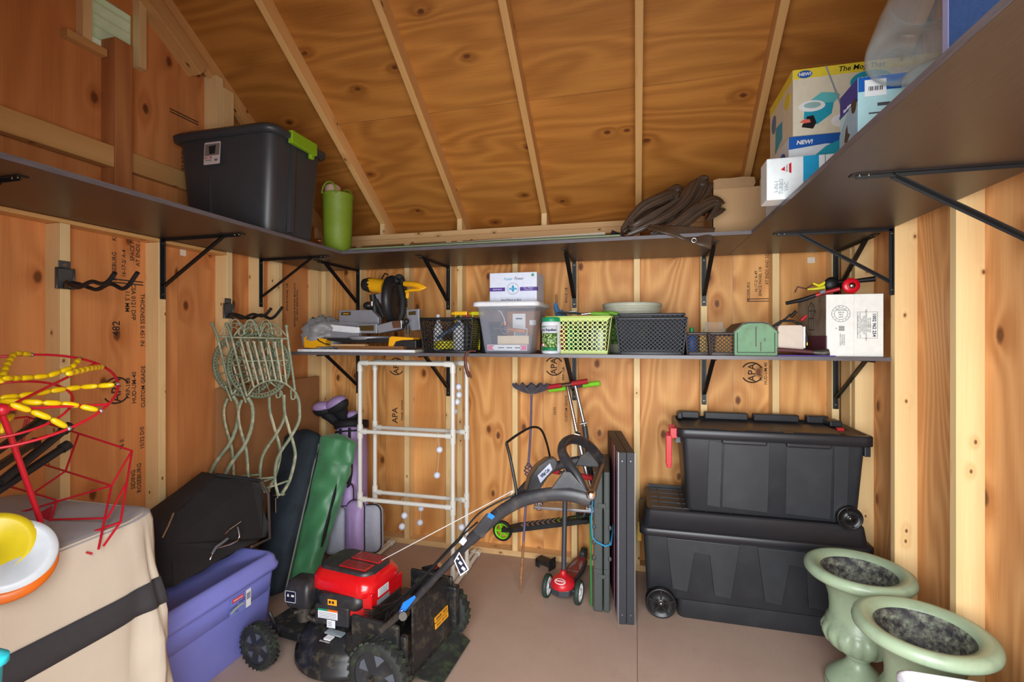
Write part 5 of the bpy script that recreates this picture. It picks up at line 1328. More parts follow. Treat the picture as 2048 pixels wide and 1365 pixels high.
# grey crumpled bag
t = thing('crumpled_bag', 'crumpled silver grey nylon bag at the left end of the middle shelf', 'bag', (-2.02, 2.80, ZT))
gb_ = mat('silver nylon', (140, 138, 140), .45, var=.12, scale=8, sheen=.3)
rings = []
for i in range(26):
    th_ = pi*i/25; ring = []
    for j in range(40):
        a = 2*pi*j/40; v = Vector((sin(th_)*cos(a), sin(th_)*sin(a), -cos(th_)))
        n_ = abs(noise.noise(v*2.6+Vector((4, 0, 0))))*.5+.22*abs(noise.noise(v*6)); r = 1-n_
        ring.append((.165*v.x*r-.0, .17*v.y*r, max(0.001, .10+.15*v.z*r)))
    rings.append(ring)
MB().loft(rings).build('fabric', gb_, t)
MB().tube([(.02, -.13, .11), (.06, -.145, .07), (.10, -.14, .05), (.13, -.13, .045)], .004, 6).build('drawstring', sawdk, t)
MB().tube([(-.02, -.08, .16), (.03, -.07, .175), (.09, -.06, .15), (.12, -.05, .12)], .007, 6).build('strap', sawdk, t)
# mitre saw
t = thing('mitre_saw', 'yellow and black mitre saw standing on the middle shelf', 'saw', (-1.60, 2.82, ZB))
O = Vector(t.location)
def Sx(u, v, y): return P_(u, v, y)-O
def slab(pts, y0, y1, nm, m, bev=.003, lab=None): return MB().frustum([Sx(u, v, y0)[:] for u, v in pts], [Sx(u, v, y0)[:][:1]+(Sx(u, v, y0).y+(y1-y0), Sx(u, v, y0).z) for u, v in pts]).build(nm, m, t, bevel=bev, label=lab)
slab([(607, 676), (612, 673), (650, 678), (650, 694), (633, 693), (630, 697), (608, 696)][::-1], 2.66, 2.76, 'foot', sawy, .003, 'yellow foot')
slab([(778, 676), (783, 673), (826, 676), (826, 680), (802, 681), (790, 684), (784, 697), (776, 694)][::-1], 2.66, 2.76, 'foot', sawy, .003, 'yellow foot')
slab([(786, 683), (832, 681), (832, 697), (788, 697)][::-1], 2.67, 2.76, 'foot_block', sawdk)
slab([(646, 676), (826, 678), (822, 684), (760, 686), (690, 686), (646, 680)][::-1], 2.68, 2.95, 'base', sawdk)
MB().at(T(*(Sx(742, 677, 2.82)))).lathe([(.001, -.012), (.135, -.012), (.15, -.006), (.155, .010), (.14, .014), (.001, .014)], 48).build('turntable', grey_pl, t)
slab([(652, 662), (645, 677), (715, 678), (718, 668)][::-1], 2.70, 2.74, 'table_wing', grey_pl)
slab([(655, 649), (718, 655), (718, 667), (652, 667)][::-1], 2.72, 2.80, 'front_fence', white_m, .003, 'pale front fence block')
slab([(678, 621), (742, 620), (757, 635), (757, 650), (678, 655)][::-1], 2.80, 2.84, 'fence', grey_pl)
slab([(677, 643), (752, 646), (752, 656), (677, 655)][::-1], 2.79, 2.80, 'fence_ledge', grey_pl)
slab([(714, 649), (754, 648), (754, 667), (714, 667)][::-1], 2.735, 2.80, 'fence_window_frame', grey_pl)
slab([(717, 652), (748, 651), (748, 662), (717, 662)][::-1], 2.730, 2.735, 'window', mat('smoky label', (74, 60, 30), .3), .001)
slab([(754, 651), (783, 643), (802, 641), (803, 658), (784, 662), (756, 667)][::-1], 2.72, 2.80, 'right_fence', grey_pl)
slab([(783, 644), (802, 641), (803, 656), (786, 657)][::-1], 2.715, 2.72, 'detent_plate', steel, .001)
slab([(813, 620), (838, 618), (838, 636), (840, 660), (824, 662), (815, 655)][::-1], 2.80, 2.83, 'far_fence', grey_pl)
slab([(817, 624), (832, 622), (832, 630), (817, 631)][::-1], 2.795, 2.80, 'label_window', MATS['smoky label'], .001)
for u, v in ((683, 625),):
    slab([(682, 625), (701, 624), (701, 631), (682, 631)][::-1], 2.795, 2.80, 'maker_plate', MATS['smoky label'], .001)
text('DEWALT', .010, sawy, t, T(*Sx(692, 628, 2.794)) @ FACE_S, bold=.0004)
MB().ball(Sx(813, 643, 2.72)[:], .018, 14).cyl(Sx(806, 655, 2.74)[:], Sx(812, 645, 2.72)[:], .012, 12).build('lock_knob', sawdk, t)
MB().cyl(Sx(816, 652, 2.74)[:], Sx(816, 668, 2.74)[:], .010, 10).build('detent_lever', engm, t)
# blade guard (tall narrow disc seen almost edge on) and blade
cg = Sx(785, 600, 2.84); xa = Vector((.985, .17, 0)).normalized()
Mg = xa.to_track_quat('Z', 'Y').to_matrix().to_4x4(); Mg.translation = cg
MB().lathe([(.001, -.03), (.13, -.03), (.152, -.02), (.158, 0), (.152, .025), (.12, .032), (.001, .032)], 56, M=Mg).build('blade_guard', sawdk, t)
MB().lathe([(.001, -.0345), (.075, -.0345), (.078, -.031)], 40, M=Mg @ T(.02, -.03, 0)).build('guard_plate', grey_pl, t)
MB().lathe([(.001, -.002), (.125, -.002), (.125, .001), (.001, .001)], 60, M=Mg @ T(0, -.06, -.01)).build('blade', mat('brown blade', (72, 50, 44), .4, .6), t)
hs = MB()
for i in range(26):
    a = -1.25+2.6*i/25
    p = Mg @ Vector((0, 0, .048)) + (Mg.to_3x3() @ Vector((0, 1, 0)))*(.145*cos(a*.9+.6)) + (Mg.to_3x3() @ Vector((1, 0, 0)))*(.10*sin(a*.9+.6))
    q = (Mg.to_3x3() @ Vector((0, -sin(a*.9+.6), 0))) + (Mg.to_3x3() @ Vector((1, 0, 0)))*cos(a*.9+.6)*.7
    Mt = q.normalized().to_track_quat('Z', 'Y').to_matrix().to_4x4(); Mt.translation = p
    hs.torus(p[:], .019, .0035, 14, 5, M=Mt)
hs.build('dust_hose', sawdk, t, kind='stuff')
MB().tube([Sx(800, 572, 2.82)[:], Sx(806, 600, 2.80)[:], Sx(805, 625, 2.79)[:], Sx(800, 640, 2.79)[:]], [.020, .023, .022, .018], 16).build('hose_core', rub, t)
# motor, handle, arm
MB().cyl(Sx(741, 570, 2.84)[:], Sx(770, 574, 2.83)[:], .047, 28).build('motor', sawy, t, label='yellow motor housing')
MB().tube([Sx(726, 570, 2.845)[:], Sx(729, 570, 2.845)[:], Sx(738, 570, 2.84)[:], Sx(745, 571, 2.84)[:]], [.026, .040, .049, .049], 12).build('motor_cap', sawdk, t)
MB().tube([Sx(810, 568, 2.80)[:], Sx(825, 569, 2.78)[:], Sx(840, 572, 2.77)[:], Sx(850, 576, 2.77)[:], Sx(840, 580, 2.77)[:], Sx(820, 581, 2.78)[:], Sx(812, 584, 2.79)[:]], [.018, .019, .019, .016, .011, .010, .010], 12).build('handle', sawy, t, label='yellow carry handle')
slab([(811, 580), (818, 580), (816, 598), (811, 596)][::-1], 2.79, 2.81, 'handle_stem', sawy)
slab([(750, 590), (775, 580), (783, 590), (782, 615), (776, 630), (770, 612), (756, 604)][::-1], 2.86, 2.90, 'pivot_arm', grey_pl)
MB().ball(Sx(738, 612, 2.88)[:], .040, 16, sc=(1, 1, .7)).cyl(Sx(745, 590, 2.88)[:], Sx(752, 632, 2.88)[:], .022, 12).cyl(Sx(752, 600, 2.86)[:], Sx(768, 636, 2.86)[:], .016, 12).build('pivot_housing', sawdk, t, kind='stuff')
MB().cyl(Sx(744, 612, 2.84)[:], Sx(744, 604, 2.84)[:], .012, 10).build('bolt', chrome, t)
MB().tube([Sx(762, 560, 2.88)[:], Sx(770, 547, 2.88)[:], Sx(776, 550, 2.87)[:]], .005, 6).build('power_cord', cable, t)

# lattice baskets
def lattice(mb, o, ex, ez, w0, w1, h, n, rr_=.0016, lean=None):
    """crossed diagonal strips filling a trapezoid: w0 bottom width, w1 top width"""
    o, ex, ez = Vector(o), Vector(ex), Vector(ez)
    def pt(s, k): w_ = w0+(w1-w0)*k; return o+ex*((s-.5)*w_)+ez*(h*k)
    m_ = max(2, round(n*h/((w0+w1)/2)))
    for i in range(-m_, n+1):
        for sg in (1, -1):
            s0, k0, s1, k1 = i/n, 0., (i+m_)/n, 1.
            if s0 < 0: k0 = -s0/(s1-s0); s0 = 0
            if s1 > 1: k1 = (1-i/n)/((i+m_)/n-i/n); s1 = 1
            if k1 <= k0: continue
            a, b = (pt(s0, k0), pt(s1, k1)) if sg > 0 else (pt(1-s0, k0), pt(1-s1, k1))
            mb.tube([a[:], b[:]], rr_, 4)
def mesh_basket(name, label, c, w0, w1, d0, d1, h, n, m, br=.003, group=None, rz=0):
    t = thing(name, label, 'basket', c, rz, group)
    s = (d1-d0)/2/h; sx = (w1-w0)/2/h
    z0, hh = .012, h-.022
    def at_k(z): return w0+(w1-w0)*z/h, d0+(d1-d0)*z/h
    wa, da = at_k(z0); wb_, db = at_k(z0+hh)
    for sg, nm in ((-1, 'front_lattice'), (1, 'back_lattice')):
        mb = MB(); lattice(mb, (0, sg*da/2, z0), (1, 0, 0), (0, sg*(db-da)/2/hh, 1), wa, wb_, hh, n, br); mb.build(nm, m, t, kind='stuff')
    for sg in (-1, 1):
        mb = MB(); lattice(mb, (sg*wa/2, 0, z0), (0, 1, 0), (sg*(wb_-wa)/2/hh, 0, 1), da, db, hh, max(4, round(n*d0/w0)), br); mb.build('side_lattice', m, t, kind='stuff')
    MB().loft([rr3(w0, d0, .01, 0, 2), rr3(w0, d0, .01, z0, 2)]).build('base', m, t)
    MB().tube(rr3(w1, d1, .015, h-.004, 3), .0045, 6, close=True, flat=(1.6, 1)).build('rim', m, t)
    for sx_ in (-1, 1):
        for sy in (-1, 1): MB().cyl((sx_*w0/2, sy*d0/2, 0), (sx_*w1/2, sy*d1/2, h-.005), .003, 6).build('corner_post', m, t)
    return t
bmesh_m = mat('black basket plastic', (26, 26, 28), .45); bm2 = mat('charcoal basket plastic', (52, 54, 60), .45); bm3 = mat('brown basket plastic', (64, 52, 50), .5)
mesh_basket('mesh_basket', 'black lattice basket of spray bottles beside the mitre saw', (-1.085, 2.78, ZT), .295, .335, .26, .29, .205, 12, bmesh_m, .0026)
t = thing('plastic_basket', 'plain black ribbed basket behind the spray bottle basket', 'basket', (-.885, 2.98, ZT))
MB().loft([rr3(.15, .25, .02, 0), rr3(.19, .28, .02, .17), rr3(.20, .29, .02, .175), rr3(.20, .29, .02, .185), rr3(.18, .27, .02, .185), rr3(.14, .24, .02, .01)]).build('tub', bmesh_m, t)
for k in range(9): MB().tube(rr3(.152+.0045*k, .252+.0035*k, .02, .012+.018*k), .0018, 5, close=True).build('rib', bmesh_m, t)
# bottles in it
yb = mat('yellow bottle', (226, 214, 30), .35); yo = mat('orange yellow spray head', (236, 184, 26), .4); whb = mat('white bottle', (220, 224, 232), .35); grn = mat('green cap', (20, 120, 70), .4); redc = mat('red cap', (180, 30, 36), .4); bll = mat('steel blue tool', (70, 96, 130), .4)
def bottle(name, label, c, r, h, m, cap=None, capm=None, spray=None, tilt=(0, 0, 0), group=None):
    t = thing(name, label, 'bottle', c, group=group, rot=tilt)
    MB().lathe([(r*.85, 0), (r, .006), (r, h*.66), (r*.8, h*.78), (r*.36, h*.88), (r*.34, h)], 24).build('body', m, t)
    if capm: MB().lathe([(r*.42, h*.93), (r*.42, h+.022), (r*.36, h+.026)], 16).build('cap', capm, t)
    if spray:
        MB().bx(-.030, -.011, h+.012, .055, .011, h+.036).build('spray_head', spray, t, bevel=.006); MB().cyl((-.028, 0, h+.024), (-.045, 0, h+.024), .008, 10).build('nozzle', spray, t)
        MB().tube([(-.018, 0, h+.014), (-.028, 0, h-.012), (-.022, 0, h-.03)], .004, 6).build('trigger', spray, t)
    return t
bottle('spray_bottle', 'white bottle at the left inside the black basket', (-1.17, 2.72, ZT+.013), .028, .19, whb, capm=whb)
bottle('spray_bottle', 'white bottle with orange yellow sprayer in the black basket', (-1.035, 2.72, ZT+.013), .036, .198, whb, spray=yo)
bottle('spray_bottle', 'yellow bottle with green cap behind the orange sprayer', (-1.075, 2.80, ZT+.013), .030, .20, yb, capm=grn)
bottle('spray_bottle', 'dark bottle with red cap in the black basket', (-.985, 2.72, ZT+.013), .020, .205, sawdk, capm=redc)
bottle('spray_bottle', 'yellow trigger bottle at the right of the black basket', (-.955, 2.80, ZT+.013), .026, .20, yb, spray=yb)
t = thing('yellow_hose', 'yellow coiled hose lying low in the black basket', 'hose', (-1.13, 2.73, ZT+.03))
for k in range(3): MB().torus((0, 0, .016*k), .062-.006*k, .0095, 32, 8).build('coil', yb, t)
t = thing('hand_tool', 'steel blue hand tool leaning inside the black basket', 'tool', (-1.14, 2.68, ZT+.085)); MB().cyl((-.02, 0, 0), (.10, .02, .075), .010, 12).build('handle', bll, t); MB().cyl((.085, .018, .064), (.12, .024, .088), .015, 12).build('head', bll, t)
# red-brown clamp over the shelf edge
clm = mat('rusty clamp', (110, 66, 56), .55, .4, var=.3, scale=30)
t = thing('spring_clamp', 'rusty brown clamp hooked over the front edge of the middle shelf', 'clamp', (-.93, 2.59, ZT))
MB().tube([(.035, .03, .012), (.01, .01, .014), (-.008, -.006, .004), (-.014, -.012, -.03), (-.010, -.014, -.07), (.0, -.014, -.11), (.008, -.012, -.135)], [.005, .006, .007, .008, .009, .008, .006], 8, flat=(1, 1.4)).build('arm', clm, t)
MB().tube([(.0, -.012, -.10), (.014, -.006, -.12), (.018, -.002, -.14)], .006, 8).build('jaw', clm, t)
# clear tote with white lid and what lies in it
def clear_mat(name, tint, alpha=.25, rough=.15):
    m, t, b = newmat(name)
    b.inputs['Base Color'].default_value = srgb(*tint); b.inputs['Roughness'].default_value = rough
    tr = t.add('ShaderNodeBsdfTransparent'); mx = t.add('ShaderNodeMixShader'); out = m.node_tree.nodes['Material Output']
    lw = t.add('ShaderNodeLayerWeight'); lw.inputs[0].default_value = .35
    t.put(mx.inputs[0], t.math('ADD', t.math('MULTIPLY', lw.outputs['Facing'], .5), alpha, clamp=True))
    t.l.new(tr.outputs[0], mx.inputs[1]); t.l.new(b.outputs[0], mx.inputs[2]); t.l.new(mx.outputs[0], out.inputs[0])
    return m
clr = clear_mat('clear plastic', (196, 204, 220), .22); clr2 = clear_mat('glassy clear plastic', (200, 214, 214), .05, .05)
t = thing('clear_tote', 'clear plastic tote with white lid right of the black basket', 'tote', (-.725, 2.82, ZT))
MB().loft([rr3(.27, .30, .03, .001), rr3(.275, .31, .03, .012), rr3(.345, .365, .035, .262), rr3(.37, .39, .04, .266), rr3(.37, .39, .04, .272)], cap1=False).build('tub', clr, t)
MB().loft([rr3(.385, .40, .04, .268), rr3(.395, .41, .045, .272), rr3(.395, .41, .045, .290), rr3(.375, .39, .04, .297), rr3(.36, .375, .04, .297)]).build('lid', white_m, t)
o = thing('small_carton', 'pink and white cereal style carton at the bottom of the clear tote', 'box', (-.735, 2.725, ZT+.013))
MB().bx(-.115, -.03, 0, .125, .05, .035).build('carton', white_m, o, bevel=.001); flatpoly('pink_print', [(-.112, .004), (-.07, .004), (-.085, .018), (-.07, .032), (-.112, .032)], mat('pink print', (214, 90, 130), .5), o, T(0, -.0305, 0) @ FACE_S); flatpoly('pink_print', [(.122, .004), (.08, .004), (.095, .018), (.08, .032), (.122, .032)], MATS['pink print'], o, T(0, -.0305, 0) @ FACE_S)
for k in range(3): flatpoly('print_line', rect(-.03+.05*k, .018, .035, .005), ink2, o, T(0, -.031, 0) @ FACE_S)
o = thing('small_carton', 'plain buff carton above the pink one in the clear tote', 'box', (-.70, 2.80, ZT+.049)); MB().bx(-.10, -.06, 0, .09, .05, .05).build('carton', mat('buff card', (214, 196, 166), .8), o, bevel=.001)
MB().bx(-.10, -.061, .0495, .09, .051, .051).build('flap', MATS['buff card'], o)
o = thing('small_carton', 'brown carton with barcode labels standing at the back of the clear tote', 'box', (-.665, 2.90, ZT+.10)); MB().bx(-.105, -.05, -.085, .10, .06, .15).build('carton', card, o, bevel=.001)
for r_, m in ((rect(-.03, .09, .08, .09), white_m), (rect(-.02, .02, .085, .05), white_m), (rect(.055, .08, .04, .03), white_m)): flatpoly('paper_label', r_, m, o, T(0, -.051, 0) @ FACE_S)
for k in range(10): flatpoly('bar_line', rect(-.05+k*.007, .02, .003, .035), ink2, o, T(0, -.0517, 0) @ FACE_S)
flatpoly('print_line', rect(-.03, .105, .04, .008), ink2, o, T(0, -.0517, 0) @ FACE_S)
o = thing('hand_saw', 'short wooden handled tool lying in the clear tote', 'tool', (-.73, 2.72, ZT+.135)); MB().cyl((-.09, 0, .01), (.0, .0, .004), .007, 8).build('blade', engm, o); MB().cyl((0, 0, .004), (.11, 0, -.01), .011, 10).build('handle', fir, o)
o = MB().tube([(-.79, 2.72, ZT+.25), (-.77, 2.71, ZT+.24), (-.75, 2.71, ZT+.20), (-.745, 2.71, ZT+.17)], .0022, 6).build('zip_tie', wh); tag(o, 'thin white cable tie in the clear tote', 'cable tie')
o = thing('wire_coil', 'tangled wire coil with orange connector in the clear tote', 'wire', (-.75, 2.73, ZT+.16))
for k in range(4): MB().torus((0, 0, -.01*k), .035-.004*k, .0012, 24, 4, M=RX(.8+.4*k)).build('loop', steel, o)
MB().cyl((.0, 0, .0), (.0, 0, .022), .008, 8).build('connector', mat('orange connector', (232, 110, 60), .5), o)
# white box with purple stripe on its lid
ppl = mat('purple stripe', (72, 38, 140), .5); teal = mat('teal print', (20, 150, 190), .5); bluebox = mat('cool white card', (214, 220, 236), .6)
t = thing('product_box', 'white box with purple stripe and blue fleur-de-lis on the clear tote', 'box', (-.70, 2.72, ZT+.2975), .0)
MB().bx(-.142, 0, 0, .142, .20, .172).build('carton', bluebox, t, bevel=.002)
FB = T(0, -.0006, 0) @ FACE_S
flatpoly('stripe', rect(-.095, .075, .094, .022), ppl, t, FB); flatpoly('stripe', rect(.092, .075, .10, .022), ppl, t, FB)
MB().bx(.142, .0, .064, .1427, .03, .086).build('stripe', ppl, t)
MB().torus((0, 0, 0), .033, .0011, 40, 5).build('ring', MATS['grey zip'], t, M=T(.0, -.001, .078) @ FACE_S)
fl = MB().prism([(0, -.022), (.006, -.012), (.003, -.004), (.008, .008), (0, .024), (-.008, .008), (-.003, -.004), (-.006, -.012)], 0, .0006)
for s in (-1, 1): fl.prism([(s*.003, -.006), (s*.008, .002), (s*.016, .006), (s*.023, .0), (s*.025, -.008), (s*.020, -.008), (s*.017, -.002), (s*.011, -.004), (s*.006, -.010)][::s], 0, .0006)
fl.prism(rect(0, -.008, .022, .003), 0, .0007); fl.build('fleur_de_lis', teal, t, M=T(0, -.001, .078) @ FACE_S)
text('Flower', .024, teal, t, T(-.03, -.001, .135) @ FACE_S, shear=.35, sx=.8); text('Power', .026, ink2, t, T(.034, -.001, .136) @ FACE_S, shear=.35, sx=.8)
text('RESISTANCE', .011, white_m, t, T(-.095, -.0015, .075) @ FACE_S, sx=.9); text('Care   Wellness\nfor the home', .009, white_m, t, T(.093, -.0015, .076) @ FACE_S)
text('Bed Pillow in Box', .017, ink2, t, T(-.01, -.001, .012) @ FACE_S)
flatpoly('green_mark', [(0, -.011), (.011, 0), (0, .011), (-.011, 0)], mat('green print', (60, 150, 90), .5), t, T(.118, -.0008, .155) @ FACE_S)
# repellent canister
t = thing('repellent_canister', 'white canister with green lid and garden picture label reading Repellent', 'canister', (-.465, 2.672, ZT))
R_ = .055
MB().lathe([(R_*.92, 0), (R_, .008), (R_, .05), (R_*.90, .062), (R_*.90, .12), (R_, .132), (R_, .165), (R_*.93, .178), (R_*.86, .182)], 40).build('body', whb, t)
MB().lathe([(R_*.95, .178), (R_*.97, .182), (R_*.97, .200), (R_*.92, .203), (.001, .203)], 40).build('lid', mat('bright green lid', (20, 140, 90), .4), t)
def wrap(name, a0, a1, z0, z1, m, r=R_+.0008, n=16):
    MB().loft([[(r*sin(a0+(a1-a0)*i/n), -r*cos(a0+(a1-a0)*i/n), z) for i in range(n+1)] for z in (z0, z1)], close=False, cap0=False, cap1=False).build(name, m, t, solid=.0006)
def foliage_print():
    m, t_, b = newmat('printed foliage'); co = t_.add('ShaderNodeTexCoord').outputs['Object']
    t_.put(b.inputs['Base Color'], t_.ramp(t_.noise(co, 90, 4), [(.35, srgb(30, 60, 24)), (.5, srgb(80, 130, 50)), (.62, srgb(190, 200, 150)), (.75, srgb(230, 226, 120))])); b.inputs['Roughness'].default_value = .45; return m
fp = foliage_print()
wrap('label', -1.0, .8, .012, .158, whb); wrap('picture', -1.0, .75, .035, .115, fp, R_+.0018); wrap('label_band', -1.0, .75, .018, .036, grn, R_+.0018); wrap('label_mark', -1.0, -.4, .148, .153, MATS['green print'], R_+.0018)
text('ent Repellent', .019, ink2, t, T(-.004, -R_-.0035, .132) @ FACE_S, bold=.0006, sx=.82)
flatpoly('warning_disc', ellipse(0, 0, .009, .011), wh, t, T(-.034, -R_*.88-.001, .050) @ RZ(-.6) @ FACE_S, .002); MB().torus((0, 0, .002), .009, .0016, 20, 5).build('warning_ring', redc, t, M=T(-.034, -R_*.88-.002, .050) @ RZ(-.6) @ FACE_S)
# lime basket with round holes
limeb = mat('lime basket plastic', (186, 204, 110), .4)
t = thing('hole_basket', 'lime green basket with round holes holding garden tools', 'basket', (-.315, 2.79, ZT))
def cellwall(mb, o, ex, ez, w0, w1, h, nx, nz, r, rs, th=.0022):
    o, ex, ez = Vector(o), Vector(ex), Vector(ez); nrm = ex.cross(ez).normalized()*th
    def pt(s, k): w_ = w0+(w1-w0)*k; return o+ex*((s-.5)*w_)+ez*(h*k)
    cw, ch = 1/nx, 1/nz; asp = (h/nz)/(((w0+w1)/2)/nx)
    for i in range(nx):
        for j in range(nz):
            inner, outer = [], []
            for k in range(24):
                a = 2*pi*k/24+.13
                dx, dy = cos(a), sin(a)
                m_ = .5/max(abs(dx), abs(dy)); ox, oy = dx*m_, dy*m_
                cx, cy = (.5 if dx > 0 else -.5), (.5 if dy > 0 else -.5)
                b_ = -(dx*cx+dy*cy); c_ = cx*cx+cy*cy-rs*rs; dis = b_*b_-c_
                if dis > 0:
                    tt_ = -b_-sqrt(dis)
                    if tt_ < m_: ox, oy = dx*tt_, dy*tt_
                inner.append((dx*r, dy*r)); outer.append((ox, oy))
            def W3(p): return pt((i+.5+p[0])*cw, (j+.5+p[1])*ch)
            I = [W3(p) for p in inner]; Q_ = [W3(p) for p in outer]; n_ = 24
            vs = [p[:] for p in I]+[p[:] for p in Q_]+[(p-nrm)[:] for p in I]+[(p-nrm)[:] for p in Q_]
            fs = []
            for k in range(n_):
                l = (k+1) % n_
                fs += [(k, l, n_+l, n_+k), (2*n_+k, 3*n_+k, 3*n_+l, 2*n_+l), (k, 2*n_+k, 2*n_+l, l)]
            mb.raw(vs, fs)
h_ = .205
for sg, nm in ((-1, 'front_wall'), (1, 'back_wall')):
    mb = MB(); cellwall(mb, (0, sg*.118, .018), (1, 0, 0), (0, sg*.07, 1), .30, .325, .165, 12, 7, .35, .22)
    mb.build(nm, limeb, t)
for sg in (-1, 1):
    MB().raw([(sg*.158, -.118, .0), (sg*.158, .118, 0), (sg*.182, .135, .2), (sg*.182, -.135, .2)], [(0, 1, 2, 3)]).build('end_wall', limeb, t, solid=.003)
for sg in (-1, 1):
    MB().bx(-.158, sg*.116-.001, 0, .158, sg*.116+.001, .018).build('skirt', limeb, t); MB().raw([(-.160, sg*.130, .183), (.160, sg*.130, .183), (.181, sg*.135, .205), (-.181, sg*.135, .205)], [(0, 1, 2, 3)]).build('band', limeb, t, solid=.002)
MB().bx(-.156, -.116, 0, .156, .116, .004).build('base', limeb, t); MB().tube(rr3(.368, .275, .03, .205, 4), .005, 8, close=True, flat=(1, 1.3)).build('rim', limeb, t)
for c, r, h2, m, lab in (((-.42, 2.77), .022, .16, redc, 'red tub inside the lime basket'), ((-.375, 2.77), .020, .17, grn, 'green and white bottle inside the lime basket'), ((-.33, 2.78), .022, .17, mat('deep green bottle', (14, 70, 44), .4), 'dark green bottle inside the lime basket'),
                         ((-.285, 2.78), .022, .16, bm2, 'charcoal bottle inside the lime basket'), ((-.24, 2.78), .022, .17, mat('grey bottle', (110, 112, 126), .4), 'grey bottle inside the lime basket'), ((-.20, 2.78), .018, .15, whb, 'white bottle inside the lime basket')):
    bottle('bottle', lab, (c[0], c[1], ZT+.005), r, h2, m, capm=sawdk)
t = thing('garden_trowel', 'steel trowel with lime handle lying on the lime basket', 'trowel', (-.30, 2.72, ZT+.21), .0)
MB().loft([[(-.14, y*.3, .02+abs(y)*.2) for y in (-.02, -.01, 0, .01, .02)], [(-.12, y*1.1, .016+abs(y)*.35) for y in (-.03, -.015, 0, .015, .03)], [(-.03, y*1.1, .012+abs(y)*.4) for y in (-.036, -.018, 0, .018, .036)], [(.01, y*.5, .010+abs(y)*.2) for y in (-.03, -.015, 0, .015, .03)]], close=False, cap0=False, cap1=False).build('blade', alu, t, solid=.0025)
MB().tube([(.0, 0, .010), (.04, 0, .016), (.055, 0, .014)], .006, 10).build('neck', chrome, t)
MB().tube([(.05, 0, .014), (.07, 0, .013), (.14, 0, .008), (.155, 0, .006)], [.009, .013, .014, .008], 14).build('handle', mat('lime handle', (112, 172, 46), .5), t)
t = thing('garden_trowel', 'second grey trowel lying behind the first on the lime basket', 'trowel', (-.26, 2.80, ZT+.21))
MB().loft([[(-.10, y*.3, .02) for y in (-.02, 0, .02)], [(-.06, y, .016) for y in (-.035, 0, .035)], [(.04, y, .02) for y in (-.03, 0, .03)], [(.07, y*.4, .022) for y in (-.02, 0, .02)]], close=False, cap0=False, cap1=False).build('blade', engm, t, solid=.003)
MB().tube([(.06, 0, .022), (.12, 0, .02), (.16, 0, .012)], [.009, .012, .010], 12).build('handle', MATS['lime handle'], t)
blc = mat('blue glove', (50, 100, 150), .7, var=.2, scale=20)
t = thing('garden_glove', 'blue rubber glove sticking up at the left of the lime basket', 'glove', (-.455, 2.83, ZT+.20))
MB().tube([(.02, 0, 0), (.0, 0, .04), (-.012, 0, .075), (-.01, 0, .095)], [.02, .018, .014, .009], 10, flat=(1, .6)).build('finger', blc, t); MB().tube([(.06, 0, -.01), (.03, 0, .02), (.015, 0, .05)], [.024, .020, .014], 10, flat=(1, .6)).build('palm', blc, t)
# beige bucket behind with a foliage print, nested charcoal bins
t = thing('feed_bucket', 'beige tub with green leafy print behind the charcoal lattice bins', 'bucket', (-.03, 3.02, ZT))
bge = mat('beige tub', (188, 188, 168), .5)
MB().lathe([(.13, 0), (.135, .01), (.165, .235), (.172, .24), (.172, .262), (.165, .266), (.17, .27), (.175, .275), (.176, .292), (.168, .296), (.001, .297)], 48).build('tub', bge, t)
MB().lathe([(.1425, .05), (.1615, .20)], 48, cap0=False, cap1=False).build('printed_band', fp, t, solid=.001)
mesh_basket('mesh_basket', 'outer charcoal lattice bin right of the lime basket', (.072, 2.79, ZT), .325, .365, .25, .27, .195, 15, bm2, .0034)
mesh_basket('mesh_basket', 'inner charcoal lattice bin nested in the outer one', (.072, 2.79, ZT+.014), .30, .345, .215, .235, .203, 14, bm2, .0034)
t = mesh_basket('mesh_basket', 'small brown lattice basket with a blue tin and yellow box', (.322, 2.77, ZT), .13, .145, .18, .19, .115, 7, bm3, .0024)
t = mesh_basket('mesh_basket', 'small brown lattice basket under the glass jar', (.432, 2.74, ZT), .135, .15, .18, .19, .115, 7, bm3, .0024)
bottle('tin', 'bright blue tin with green lid in the small brown basket', (.285, 2.745, ZT+.013), .028, .105, mat('bright blue tin', (30, 100, 190), .4), capm=grn)
t = thing('small_carton', 'yellow carton in the small brown basket', 'box', (.345, 2.75, ZT+.013)); MB().bx(-.022, -.03, 0, .026, .05, .092).build('carton', yo, t, bevel=.001)
t = thing('small_carton', 'orange yellow carton in the right small basket', 'box', (.43, 2.75, ZT+.013)); MB().bx(-.055, -.05, 0, .055, .05, .085).build('carton', mat('amber card', (222, 160, 60), .6), t, bevel=.001)
t = thing('glass_jar', 'wide clear glass jar sitting on the small brown basket', 'jar', (.405, 2.78, ZT+.101))
MB().lathe([(.03, 0), (.055, .004), (.06, .02), (.056, .036), (.046, .044), (.046, .066), (.048, .068), (.048, .072)], 36, cap1=False).build('glass', clr2, t); MB().lathe([(.03, .002), (.052, .005), (.055, .02), (.001, .022)], 30).build('contents', mat('pale contents', (206, 200, 170), .6), t)
